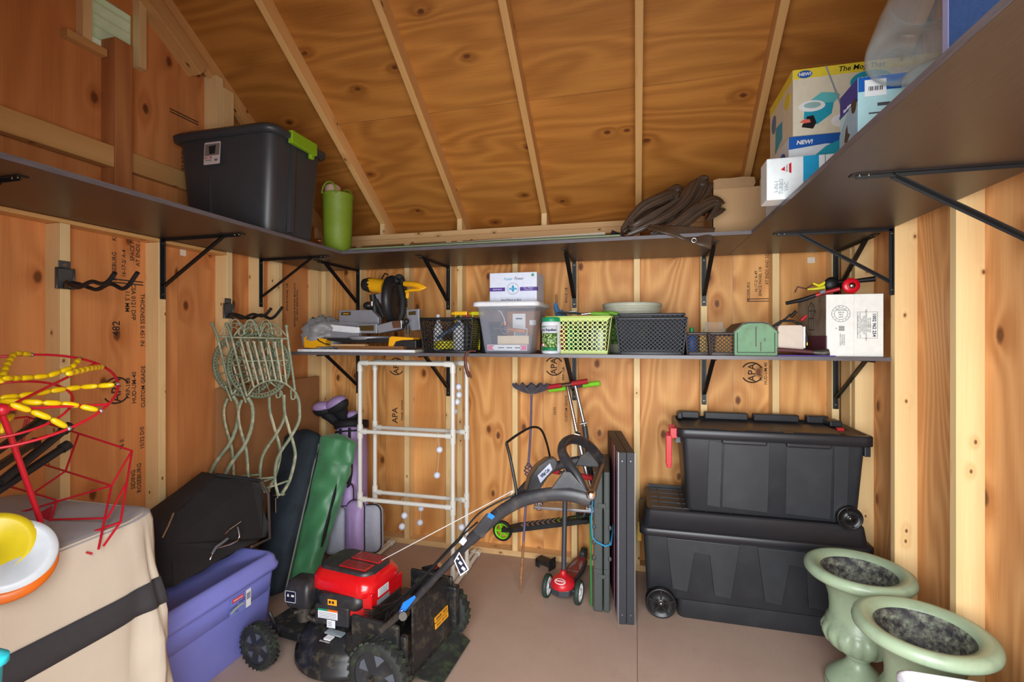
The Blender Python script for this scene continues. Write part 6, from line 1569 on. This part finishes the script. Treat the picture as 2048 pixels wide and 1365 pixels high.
# green barn-shaped mailbox
mbg = mat('weathered green paint', (112, 152, 118), .7, var=.08, scale=10, dirt=((96, 84, 64), 16, .4), bump=.3, bscale=120); roofm = mat('brown tin roof', (84, 70, 60), .55, .3, var=.2, scale=20)
t = thing('barn_box', 'green painted wooden barn-shaped box with brown roof on the shelf', 'box', (.575, 2.63, ZT))
g = [(-.098, 0), (.098, 0), (.098, .118), (.058, .156), (.03, .163), (-.03, .163), (-.058, .156), (-.098, .118)]
MB().prism(g, 0, .30, M=Matrix(((1, 0, 0, 0), (0, 0, 1, 0), (0, 1, 0, 0), (0, 0, 0, 1)))).build('body', mbg, t, bevel=.002)
rf = [(-.104, .112), (-.098, .118), (-.058, .158), (-.03, .165), (.03, .165), (.058, .158), (.098, .118), (.104, .112), (.104, .118), (.060, .163), (.032, .170), (-.032, .170), (-.060, .163), (-.104, .118)]
MB().prism(rf, .004, .31, M=Matrix(((1, 0, 0, 0), (0, 0, 1, 0), (0, 1, 0, 0), (0, 0, 0, 1)))).build('roof', roofm, t)
MB().bx(-.0995, .01, .0, -.098, .30, .11).build('side_board', roofm, t)
for a in (rect(0, .016, .17, .004), rect(-.085, .065, .004, .10), rect(.085, .065, .004, .10)): flatpoly('door_groove', a, mat('dark groove', (60, 76, 60), .8), t, T(0, -.0005, 0) @ FACE_S, .001)
for a in (rect(.0, .095, .005, .10), rect(.022, .045, .004, .045), rect(.04, .08, .003, .02)): flatpoly('paint_chip', a, MATS['brown tin roof'], t, T(0, -.0008, 0) @ FACE_S, .001)
# cream case with jumper leads, hammer, purple sheet
t = thing('power_pack', 'cream plastic battery case with black leads beside the barn-shaped box', 'case', (.742, 2.72, ZT+.006))
MB().prism(rrect(.115, .135, .015, 4, 0, .0675+.012), -.05, .05, M=Matrix(((1, 0, 0, 0), (0, 0, 1, 0), (0, 1, 0, 0), (0, 0, 0, 1)))).build('case', mat('cream plastic', (206, 190, 174), .5), t, bevel=.004)
MB().bx(.058, -.04, .03, .07, .04, .14).build('end_cap', white_m, t, bevel=.004)
MB().tube([(-.07, .0, .11), (-.065, 0, .145), (-.03, 0, .168), (.02, 0, .170), (.06, 0, .15), (.085, 0, .10), (.088, 0, .06)], .006, 8).build('black_lead', cable, t); MB().tube([(-.07, .02, .12), (-.03, .02, .16), (.0, .02, .185), (.02, .02, .205)], .005, 8).build('black_lead', cable, t)
MB().cyl((.06, .0, .17), (.085, 0, .195), .008, 8).build('red_clamp', redc, t); MB().cyl((.02, .02, .19), (.045, .02, .22), .008, 8).build('black_clamp', cable, t); MB().cyl((.088, 0, .06), (.088, 0, .045), .006, 8).build('brass_tip', mat('brass', (200, 160, 60), .3, 1), t)
t = thing('purple_sheet', 'purple plastic sheet lying under the hammer', 'sheet', (.79, 2.66, ZT)); MB().bx(-.12, -.045, 0, .13, .10, .004).build('sheet', mat('purple plastic', (88, 60, 170), .4), t)
t = thing('hammer', 'dark hammer with maroon grip lying in front of the cream case', 'hammer', (.77, 2.64, ZT+.018))
MB().tube([(-.10, .0, .012), (-.05, 0, .010), (.03, 0, .004), (.07, -.002, 0)], [.012, .010, .010, .008], 12).build('handle', mat('maroon grip', (86, 44, 46), .6), t); MB().tube([(.06, -.004, 0), (.10, -.01, -.002), (.125, -.012, .002)], [.010, .019, .017], 12).build('head', engm, t)
# white carton 1002 962 254
t = thing('carton', 'white carton printed 1002 962 254 with maroon picture side at the shelf end', 'box', (.885, 2.63, ZT))
cw = mat('white carton board', (232, 232, 226), .7)
MB().bx(0, 0, 0, .238, .42, .298).build('carton', cw, t, bevel=.0015)
def photo_print():
    m, t_, b = newmat('printed lantern picture'); co = t_.add('ShaderNodeTexCoord').outputs['Object']
    t_.put(b.inputs['Base Color'], t_.ramp(t_.noise(co, 7, 5), [(.35, srgb(104, 92, 80)), (.6, srgb(156, 146, 130)), (.75, srgb(120, 104, 96))])); b.inputs['Roughness'].default_value = .5; return m
MB().bx(-.0012, .001, .10, -.0004, .415, .298).build('picture', photo_print(), t); MB().bx(-.0012, .001, 0, -.0004, .415, .10).build('maroon_panel', mat('maroon print', (92, 40, 62), .5), t)
ML2 = Matrix(((0, 0, -1, -.0014), (-1, 0, 0, .2), (0, 1, 0, .20), (0, 0, 0, 1)))
ltn = MB()
for p, q in (((-.04, -.07), (-.04, .05)), ((.04, -.07), (.04, .05)), ((-.04, .05), (0, .075)), ((.04, .05), (0, .075)), ((-.04, -.07), (.04, -.07)), ((-.04, -.01), (.04, -.01)), ((0, -.07), (0, .06)), ((-.04, .03), (.04, .03)), ((.04, .02), (.07, .03)), ((.07, .03), (.07, -.0))):
    ltn.cyl((p[0], p[1], 0), (q[0], q[1], 0), .0022, 4)
ltn.build('printed_lantern', mat('dark print', (50, 38, 32), .6), t, M=ML2)
FC = T(0, -.0006, 0) @ FACE_S; pk = mat('grey print ink', (70, 72, 76), .7)
MB().bx(.116, -.0008, 0, .117, 0, .298).build('fold_line', mat('pale fold', (196, 196, 190), .7), t); MB().bx(.0, -.0008, .0, .003, 0, .10).build('maroon_edge', MATS['maroon print'], t)
for r in (.039, .028): MB().torus((0, 0, 0), r, .0008, 40, 4).build('stamp_ring', pk, t, M=FC @ T(.062, .205, 0))
for k, s in enumerate(('CERTIFIED', '200 LB', 'PKG', 'LIMIT')): text(s, .009, pk, t, FC @ T(.062, .222-.011*k, .0005))
for k in range(14): 
    a = 2*pi*k/14; text('ABOXMKRT'[k % 8], .007, pk, t, FC @ T(.062+.0335*cos(a), .205+.0335*sin(a), .0003) @ RZ(a-pi/2), 'stamp_lettering')
for k in range(8): flatpoly('bar_line', rect(.065, .124+.003*k, .024, .0017), pk, t, FC)
text('6', .012, pk, t, FC @ T(.042, .135, .0003)); text('MADE IN CHINA\nFABRIQUE EN\nCHINE HECHO', .008, pk, t, FC @ T(.068, .08, .0003) @ RZ(pi/2))
text('1002 962 254', .020, ink2, t, FC @ T(.200, .15, .0003) @ RZ(-pi/2), bold=.0005)
text('REF NUMBER 5702\nIN NUMBER: 4/02\nMEDITERRANEAN BRONZE LANTERN\nSEALED EDISON BULB\nWALL LANTERN\nQUANTITY IN CARTON: 1 PC\nWEIGHT: 3.4 LB / 1.5 KG', .0088, pk, t, FC @ T(.158, .15, .0003) @ RZ(-pi/2), line=.95)
for a in (rect(.131, .15, .0012, .125), rect(.213, .15, .0012, .125), rect(.172, .2125, .082, .0012), rect(.172, .0875, .082, .0012)): flatpoly('frame_line', a, pk, t, FC)
# tools on the carton
t = thing('pruning_tool', 'red and black long hand tool with round red guard on the white carton', 'garden tool', (.98, 2.70, ZT+.332)); O = Vector(t.location)
P0 = P_(1702, 572, 2.68)-O
MB().lathe([(.012, -.008), (.036, -.010), (.038, 0), (.036, .008), (.012, .006)], 32, M=T(*P0) @ RX(pi/2)).build('round_guard', mat('glossy red', (206, 18, 36), .25), t); MB().lathe([(.001, .004), (.014, .004), (.014, .016), (.001, .018)], 16, M=T(*P0) @ RX(pi/2)).build('nut', chrome, t)
MB().tube([(P_(1680, 578, 2.69)-O)[:], (P_(1645, 587, 2.72)-O)[:], (P_(1632, 591, 2.73)-O)[:]], .010, 10).build('red_arm', redc, t); MB().tube([(P_(1634, 590, 2.73)-O)[:], (P_(1605, 600, 2.76)-O)[:], (P_(1572, 607, 2.80)-O)[:]], [.009, .011, .009], 10).build('black_grip', cable, t)
MB().cyl((P_(1640, 586, 2.715)-O)[:], (P_(1650, 583, 2.71)-O)[:], .012, 10).build('label_collar', mat('grey collar', (120, 112, 116), .5), t)
t = thing('pruning_tool', 'yellow and black hand tool lying behind the red one on the carton', 'garden tool', (.98, 2.80, ZT+.332)); O = Vector(t.location)
MB().lathe([(.001, -.014), (.034, -.014), (.038, 0), (.034, .014), (.001, .014)], 28, M=T(*(P_(1664, 569, 2.80)-O)) @ RX(pi/2)).build('reel', cable, t); MB().tube([(P_(1665, 566, 2.80)-O)[:], (P_(1715, 562, 2.79)-O)[:], (P_(1750, 558, 2.78)-O)[:]], [.013, .011, .014], 10).build('black_grip', cable, t)
MB().tube([(P_(1650, 575, 2.79)-O)[:], (P_(1632, 578, 2.80)-O)[:], (P_(1615, 579, 2.81)-O)[:]], [.012, .007, .004], 8).build('yellow_nose', yb, t); MB().tube([(P_(1650, 566, 2.80)-O)[:], (P_(1637, 572, 2.80)-O)[:], (P_(1626, 567, 2.80)-O)[:]], [.010, .007, .006], 8).build('yellow_trigger', yb, t)
MB().tube([(P_(1648, 574, 2.83)-O)[:], (P_(1625, 570, 2.84)-O)[:], (P_(1612, 578, 2.85)-O)[:], (P_(1595, 574, 2.86)-O)[:], (P_(1590, 585, 2.86)-O)[:]], .004, 6).build('brown_cord', mat('brown cord', (90, 44, 34), .6), t)
# ================================================================ things on the upper shelves
ZS = ZU+.0195
binm = mat('dark grey bin plastic', (54, 55, 58), .4, bump=.12, bscale=350); lat = mat('lime latch', (130, 170, 30), .4)
t = thing('storage_bin', 'large dark grey bin with lime latch on the upper left shelf', 'bin', (-2.018, 2.175, ZS))
mb = MB(); n = 5
mb.loft([rr3(.50, .34, .05, 0, n), rr3(.51, .35, .055, .01, n), rr3(.59, .40, .06, .485, n)]); mb.build('tub', binm, t)
MB().loft([rr3(.60, .41, .06, .480, n), rr3(.645, .452, .07, .486, n), rr3(.65, .458, .07, .510, n), rr3(.635, .445, .065, .516, n), rr3(.60, .41, .06, .530, n), rr3(.58, .39, .05, .532, n)]).build('lid', binm, t)
for sg, dx in ((1, 0),):
    MB().raw([(.282, -.055, .02), (.282, -.03, .02), (.302, -.03, .47), (.302, -.055, .47), (.262, -.055, .02), (.262, -.03, .02), (.28, -.03, .47), (.28, -.055, .47)], [(0, 1, 2, 3), (0, 3, 7, 4), (1, 5, 6, 2), (4, 7, 6, 5), (0, 4, 5, 1), (3, 2, 6, 7)]).build('rib', binm, t)
MB().bx(.305, -.10, .462, .333, .10, .528).bx(.300, .06, .44, .322, .09, .47).build('latch', lat, t, bevel=.006, label='lime green latch')
MB().bx(-.09, -.192, .05, -.08, -.178, .37).build('moulding_rib', binm, t, bevel=.003)
MS2 = T(-.055, -.2055, .405) @ RX(pi/2-.055)
o = flatpoly('sticker', rrect(.10, .115, .006), mat('sticker paper', (206, 190, 184), .5), t, MS2, .0012)
flatpoly('sticker_photo', rect(0, .018, .09, .06), mat('sticker grey', (120, 108, 104), .5), t, MS2 @ T(0, 0, .0013), .0005); flatpoly('sticker_bin_picture', [(-.016, -.004), (.018, -.004), (.022, .04), (-.022, .036)], mat('sticker dark', (28, 36, 36), .5), t, MS2 @ T(0, 0, .002), .0005)
flatpoly('sticker_logo', rect(-.022, -.022, .042, .009), redc, t, MS2 @ T(0, 0, .0014), .0005); text('Sterilite', .009, wh, t, MS2 @ T(-.022, -.022, .0022)); text('STORAGE', .009, ink2, t, MS2 @ T(-.02, -.036, .0016)); text('$$1', .014, ink2, t, MS2 @ T(.028, -.036, .0016), bold=.0005)
# green flexible bucket with a rolled cloth
t = thing('flexible_tub', 'olive green flexible bucket with loop handles beside the big grey bin', 'bucket', (-1.825, 2.66, ZS))
lg = mat('olive green rubber', (118, 142, 34), .55)
MB().lathe([(.072, 0), (.080, .004), (.088, .20), (.092, .36), (.096, .365), (.096, .372), (.088, .372), (.084, .20), (.074, .01), (.001, .01)], 40, cap1=False).build('tub', lg, t)
for s in (-1, 1): MB().tube([(.05*cos(a), s*.09, .36+.07*sin(a)) for a in [pi*i/10 for i in range(11)]], .006, 8).build('handle', lg, t)
MB().tube([(-.03, -.01, .15), (-.03, -.01, .42), (-.03, -.01, .435)], [.05, .05, .03], 16).build('rolled_cloth', mat('pale cloth', (206, 178, 152), .8), t)
# siding strips
bei = mat('beige vinyl', (178, 166, 146), .5); sage = mat('sage vinyl', (112, 124, 92), .5)
def strip(name, label, a, b, w_, h_, m, prof='flat'):
    a, b = Vector(a), Vector(b); L = (b-a).length; t = thing(name, label, 'trim strip', tuple(a), atan2(b.y-a.y, b.x-a.x))
    sl = atan2(b.z-a.z, (b-a).xy.length)
    if prof == 'flat': MB().bx(0, -w_/2, 0, L, w_/2, h_).build('strip', m, t, M=RY(-sl))
    else: MB().bx(0, -w_/2, 0, L, w_/2, .003).bx(0, -w_/2, 0, L, -w_/2+.003, h_).bx(0, w_/2-.003, 0, L, w_/2, h_).bx(0, -w_/2, h_-.003, L, -w_/2+.014, h_).build('channel', m, t, M=RY(-sl))
    return t
strip('trim_strip', 'long sage green vinyl channel along the front edge of the back shelf', (-1.66, 2.595, ZS), (-.085, 2.595, ZS), .045, .016, sage, 'ch')
strip('trim_strip', 'long beige vinyl strip behind the sage channel', (-1.72, 2.66, ZS), (-.165, 2.66, ZS+.018), .07, .022, bei)
strip('trim_strip', 'second beige strip lying at the back of the stack', (-1.70, 2.76, ZS), (-.45, 2.75, ZS+.020), .08, .020, bei)
strip('trim_strip', 'shorter sage green strip on top of the beige one', (-1.62, 2.70, ZS+.024), (-.78, 2.70, ZS+.030), .04, .010, sage)
strip('trim_strip', 'short grey strip at the left end of the pile', (-1.70, 2.585, ZS), (-1.52, 2.60, ZS), .03, .008, alu)
t = thing('cable_bundle', 'small tangle of black straps at the right end of the strips', 'strap', (-.11, 2.66, ZS))
for k in range(4): MB().tube([(-.05+.01*k, -.03, .005), (-.02, -.03+.01*k, .03+.008*k), (.03, -.02, .025), (.07, -.01+.01*k, .006)], .005, 6).build('strap', blk_f, t)
# brown tarpaulin
tm = mat('brown tarpaulin', (74, 58, 46), .38, var=.15, scale=10, bump=.2, bscale=60)
t = thing('tarpaulin', 'crumpled dark brown tarpaulin hanging over the back shelf edge', 'tarpaulin', (.17, 2.72, ZS)); O = Vector(t.location)
def TQ(u, v, y): return PX(u, v, 'y', y)-O
def fold(pts, r, fl, nm='fold', seed=0):
    P = [TQ(*p) for p in pts]; Q2 = []
    for i in range(len(P)-1):
        p0, p1, p2, p3 = P[max(0, i-1)], P[i], P[i+1], P[min(len(P)-1, i+2)]
        for k in range(6):
            s = k/6; Q2.append(.5*((2*p1)+(-p0+p2)*s+(2*p0-5*p1+4*p2-p3)*s*s+(-p0+3*p1-3*p2+p3)*s**3))
    Q2.append(P[-1]); N_ = len(Q2); rings = []; up = Vector((0, 0, 1))
    for i, p in enumerate(Q2):
        tn = (Q2[min(N_-1, i+1)]-Q2[max(0, i-1)]).normalized(); u_ = (up-tn*up.dot(tn)).normalized(); w_ = tn.cross(u_)
        k = i/(N_-1); env = min(1, .25+4*k, .25+4*(1-k)); ring = []
        for j in range(28):
            a = 2*pi*j/28; rr_ = r*env*(1+.34*sin(3*a+k*4+seed)+.25*sin(7*a+seed*2+k*6)+.3*noise.noise(Vector((cos(a)*1.5, sin(a)*1.5, k*5+seed))))
            ring.append((p+u_*cos(a)*rr_*fl[0]+w_*sin(a)*rr_*fl[1])[:])
        rings.append(ring)
    return MB().loft(rings).build(nm, tm, t)
fold([(1243, 460, 2.66), (1280, 420, 2.70), (1320, 400, 2.74), (1348, 392, 2.78), (1352, 410, 2.76), (1310, 435, 2.70), (1268, 455, 2.66), (1262, 440, 2.68)], .026, (1, 1.2), seed=1)
fold([(1255, 470, 2.64), (1310, 445, 2.66), (1360, 415, 2.72), (1385, 380, 2.78), (1400, 364, 2.80), (1412, 372, 2.80), (1398, 405, 2.74), (1360, 440, 2.66), (1300, 468, 2.62)], .026, (1, 1.2), seed=2.3)
fold([(1245, 466, 2.74), (1300, 425, 2.84), (1345, 392, 2.88), (1370, 380, 2.88)], .034, (1, 1.3), seed=4)
fold([(1300, 472, 2.62), (1350, 455, 2.64), (1390, 425, 2.68), (1425, 408, 2.72), (1434, 418, 2.72), (1415, 440, 2.66)], .026, (1, 1.2), seed=5.5)
fold([(1330, 450, 2.72), (1380, 430, 2.74), (1410, 412, 2.76), (1430, 418, 2.74)], .03, (1, 1.3), seed=7)
def flap(i, j):
    u = 1300+130*i-8*j; v = 450+(8+44*(i**1.3)*(1-.2*i))*j*1.0+6*i
    y = 2.60-.045*min(1, j*1.2)+.012*sin(i*11+j*2)
    return TQ(u, v, y)[:]
MB().grid(flap, 30, 14).build('hanging_flap', tm, t, solid=.004)
gr = TQ(1388, 481, 2.548); MB().torus((0, 0, 0), .011, .003, 20, 6, M=RX(pi/2)).build('grommet', steel, t, M=T(*gr))
# open cardboard box in the corner
t = thing('cardboard_box', 'open brown cardboard box with torn top behind the tarpaulin', 'box', (.40, 2.82, ZS))
kraft = mat('kraft cardboard', (196, 158, 114), .85, var=.05, scale=5)
MB().bx(0, 0, 0, .42, .004, .285).bx(0, .30, 0, .42, .304, .285).bx(0, 0, 0, .004, .304, .285).bx(.416, 0, 0, .42, .304, .285).bx(0, 0, 0, .42, .304, .004).build('walls', kraft, t, kind='stuff')
MB().prism([(0, 0), (.20, 0), (.21, .02), (.205, .052), (.15, .058), (.08, .055), (.03, .058), (0, .05)], 0, .003).build('flap', mat('kraft flap', (178, 144, 104), .85), t, M=T(.004, -.004, .283) @ RX(pi/2-.1))
MB().prism([(0, 0), (.18, 0), (.18, .06), (.12, .062), (.06, .056), (.015, .06), (0, .03)], 0, .003).build('flap', MATS['kraft flap'], t, M=T(.235, -.004, .283) @ RX(pi/2-.1))
# right shelf boxes
cream = mat('cream box print', (222, 214, 190), .5); ylw = mat('yellow print', (232, 210, 60), .5); tealb = mat('turquoise print', (30, 160, 186), .5); blp = mat('blue print', (20, 90, 176), .5); ltb = mat('pale aqua print', (176, 214, 218), .5); blk_p = mat('black print', (20, 20, 24), .5); gryp = mat('grey print', (150, 156, 160), .5)
M_S = FACE_S
t = thing('mop_box', 'spin mop box with yellow top band and picture of a turquoise bucket', 'box', (.60, 2.13, ZS+.275))
MB().bx(0, 0, 0, .50, .34, .262).build('carton', cream, t, bevel=.0015)
F = T(0, -.0007, 0) @ M_S
flatpoly('yellow_band', rect(.25, .243, .498, .037), ylw, t, F); MB().bx(-.0012, .001, .224, -.0004, .339, .262).build('yellow_band', ylw, t)
text('The Mop That', .028, blk_p, t, F @ T(.235, .243, .0012), bold=.0004, shear=.2, sx=.95)
flatpoly('new_badge', ellipse(.042, .240, .026, .015), blp, t, F @ T(0, 0, .0004)); text('NEW!', .017, wh, t, F @ T(.042, .240, .0012), bold=.0006)
flatpoly('logo_oval', ellipse(.27, .185, .072, .042), tealb, t, F @ T(0, 0, .0003)); text('HURRICANE', .020, wh, t, F @ T(.27, .195, .001), bold=.0006, shear=.3, sx=.85); MB().torus((0, 0, 0), .018, .003, 24, 4).build('logo_swirl', wh, t, M=F @ T(.272, .172, .001) @ Matrix.Diagonal((1.3, 1, .2, 1)))
flatpoly('bucket_front', [(.038, .065), (.085, .038), (.135, .075), (.145, .135), (.06, .11), (.04, .10)], tealb, t, F @ T(0, 0, .0003)); flatpoly('bucket_back', [(.062, .135), (.10, .162), (.15, .155), (.165, .145), (.145, .118), (.10, .12)], mat('aqua print', (96, 190, 194), .5), t, F @ T(0, 0, .0005))
flatpoly('strainer', ellipse(.066, .112, .047, .022), wh, t, F @ T(0, 0, .0008)); flatpoly('strainer_holes', ellipse(.068, .115, .030, .012), mat('pale teal print', (150, 190, 186), .5), t, F @ T(0, 0, .0012))
flatpoly('pedal', [(.030, .032), (.07, .022), (.082, .045), (.072, .075), (.048, .072), (.045, .052), (.034, .044)], blk_p, t, F @ T(0, 0, .0014)); flatpoly('arrow', [(.022, .052), (.04, .062), (.058, .060), (.062, .048), (.04, .046)], mat('salmon print', (232, 110, 96), .5), t, F @ T(0, 0, .0018))
MB().prism([(.112, .262), (.118, .262), (.185, .06), (.177, .06)], 0, .0005).build('printed_handle', gryp, t, M=F @ T(0, 0, .0016))
flatpoly('mop_head', ellipse(.185, .045, .052, .028), wh, t, F @ T(0, 0, .0008)); flatpoly('mop_plate', ellipse(.185, .052, .025, .014), tealb, t, F @ T(0, 0, .0013))
MS_ = Matrix(((0, 0, -1, -.0008), (-1, 0, 0, .34), (0, 1, 0, 0), (0, 0, 0, 1)))
flatpoly('side_badge', ellipse(.07, .16, .035, .04), mat('dull blue print', (90, 120, 150), .5), t, MS_); flatpoly('side_bucket', [(.09, .02), (.20, .05), (.20, .12), (.10, .13)], tealb, t, MS_); flatpoly('side_panel_line', rect(.20, .11, .002, .22), gryp, t, MS_); flatpoly('side_picture', ellipse(.27, .17, .04, .03), ylw, t, MS_)
t = thing('mop_box', 'blue and white spin mop box underneath the yellow banded one', 'box', (.585, 2.13, ZS))
MB().bx(0, 0, 0, .50, .35, .273).build('carton', mat('cool white print', (214, 222, 226), .5), t, bevel=.0015)
flatpoly('blue_band', [(.0, .272), (.498, .272), (.498, .20), (.13, .235), (.0, .222)], blp, t, F); flatpoly('bucket_picture', [(.09, .19), (.16, .19), (.30, .20), (.30, .262), (.20, .255), (.13, .225)], tealb, t, F @ T(0, 0, .0004)); text('NEW!', .022, wh, t, F @ T(.055, .247, .0008), bold=.0008, shear=.2)
flatpoly('side_badge', ellipse(.25, .20, .05, .035), blp, t, MS_); flatpoly('side_picture', [(.05, .23), (.15, .26), (.15, .20), (.06, .19)], MATS['salmon print'], t, MS_)
t = thing('vacuum_box', 'white vacuum cleaner box with turquoise stripe overhanging the shelf edge', 'box', (.480, 2.022, ZS), .0)
MB().bx(0, 0, 0, .32, .095, .158).build('carton', mat('glossy white board', (232, 238, 238), .3), t, bevel=.004)
flatpoly('blue_stripe', rect(.150, .079, .052, .156), mat('sky blue print', (30, 156, 204), .4), t, F); flatpoly('dark_line', rect(.197, .079, .0015, .156), ink2, t, F)
text('3-IN-1\nTURBO\nVAC', .020, gryp, t, F @ T(.050, .048, .0006) @ RZ(pi/2), sx=.9, line=.85)
flatpoly('red_triangle', [(.048, .112), (.062, .106), (.062, .124)], mat('red print', (206, 20, 40), .4), t, F); flatpoly('red_bar', [(.076, .100), (.084, .096), (.084, .136), (.076, .132)], MATS['red print'], t, F); text('BISSELL', .009, pk, t, F @ T(.069, .117, .0006) @ RZ(pi/2)); text('VERSATILE\nLIGHTWEIGHT', .008, wh, t, F @ T(.150, .045, .0008) @ RZ(pi/2))
t = thing('boot_box', 'pale blue box printed COLORADO with white barcode sticker', 'box', (.600, 1.55, ZS))
MB().bx(0, 0, 0, .24, .12, .205).build('carton', ltb, t, bevel=.001)
flatpoly('blue_top_band', rect(.12, .184, .239, .04), blp, t, F); MB().bx(-.0012, .001, .14, -.0004, .119, .204).build('blue_top_band', mat('indigo print', (50, 60, 140), .5), t)
flatpoly('price_sticker', rect(.042, .172, .052, .046), wh, t, F @ T(0, 0, .0005))
for k in range(9): flatpoly('bar_line', rect(.026+k*.004, .170, .0022 if k % 3 else .0012, .012), blk_p, t, F @ T(0, 0, .0011))
flatpoly('print_bar', rect(.062, .125, .03, .009), pk, t, F); flatpoly('print_bar', rect(.042, .102, .032, .004), pk, t, F); flatpoly('boot_picture', [(.03, .05), (.08, .05), (.08, .085), (.03, .08)], mat('forest print', (30, 56, 44), .5), t, F)
MS3 = Matrix(((0, 0, -1, -.0016), (-1, 0, 0, .12), (0, 1, 0, 0), (0, 0, 0, 1)))
flatpoly('photo_area', [(.0, .0), (.119, .0), (.119, .13), (.07, .145), (.0, .09)], mat('hazy blue print', (150, 178, 196), .5), t, MS3); flatpoly('figure', ellipse(.10, .135, .016, .02), mat('brown print', (74, 56, 40), .6), t, MS3 @ T(0, 0, .0006))
flatpoly('figure', [(.035, .055), (.055, .05), (.075, .065), (.06, .075), (.056, .10), (.046, .09)], MATS['brown print'], t, MS3 @ T(0, 0, .0006))
text('COLORADO', .017, pk, t, MS3 @ T(.062, .028, .0008) @ RZ(pi), sx=.9); text('Expedition', .012, wh, t, MS3 @ T(.055, .15, .0008) @ RZ(0))
# clear jars and blue fabric near the camera
def jar(name, label, base, axis, r, L):
    t = thing(name, label, 'jar', tuple(base)); z = Vector(axis).normalized(); M = z.to_track_quat('Z', 'Y').to_matrix().to_4x4()
    pr = [(.001, .012), (r*.25, .012), (r*.27, .004), (r*.34, .012), (r*.36, .004), (r*.44, .010), (r*.5, .002), (r*.6, .0), (r*.82, .004), (r*.95, .018), (r, .04), (r*1.02, L*.6), (r*.98, L)]
    MB().lathe(pr, 56, M=M, cap0=False, cap1=False).build('clear_wall', clr2, t, solid=.003)
    MB().torus((0, 0, 0), r*.98, .004, 48, 6, M=M).build('rim', clr2, t, M=Matrix.Translation((M.to_3x3() @ Vector((0, 0, L)))))
    return t
p = PX(1800, 128, 'x', .66)
jar('clear_jar', 'large clear plastic jar with ringed base leaning on the upper right shelf', p, (.40, .35, .85), .085, .26)
p = PX(1815, 190, 'x', .65)
jar('clear_jar', 'second clear jar lying below the leaning one at the shelf edge', p, (.85, -.25, .25), .055, .16)
bf = mat('blue denim fabric', (62, 98, 160), .85, var=.1, scale=60, bump=.6, bscale=500)
q = PX(1915, 60, 'x', .64)
t = thing('storage_cube', 'blue fabric storage cube at the top right corner', 'storage cube', (.615, q.y-.24, ZS))
MB().prism(rrect(.30, .235, .02, 4, .15, .12), 0, .28).build('fabric_wall', bf, t); MB().bx(-.001, .222, 0, .008, .240, .285).build('corner_piping', mat('lilac piping', (150, 150, 190), .5), t)
MB().prism(ellipse(.19, .06, .022, .045), 0, .003).build('handle_patch', mat('dark blue patch', (40, 52, 78), .8), t, M=Matrix(((0, 0, -1, -.001), (-1, 0, 0, .235), (0, 1, 0, .02), (0, 0, 0, 1))))
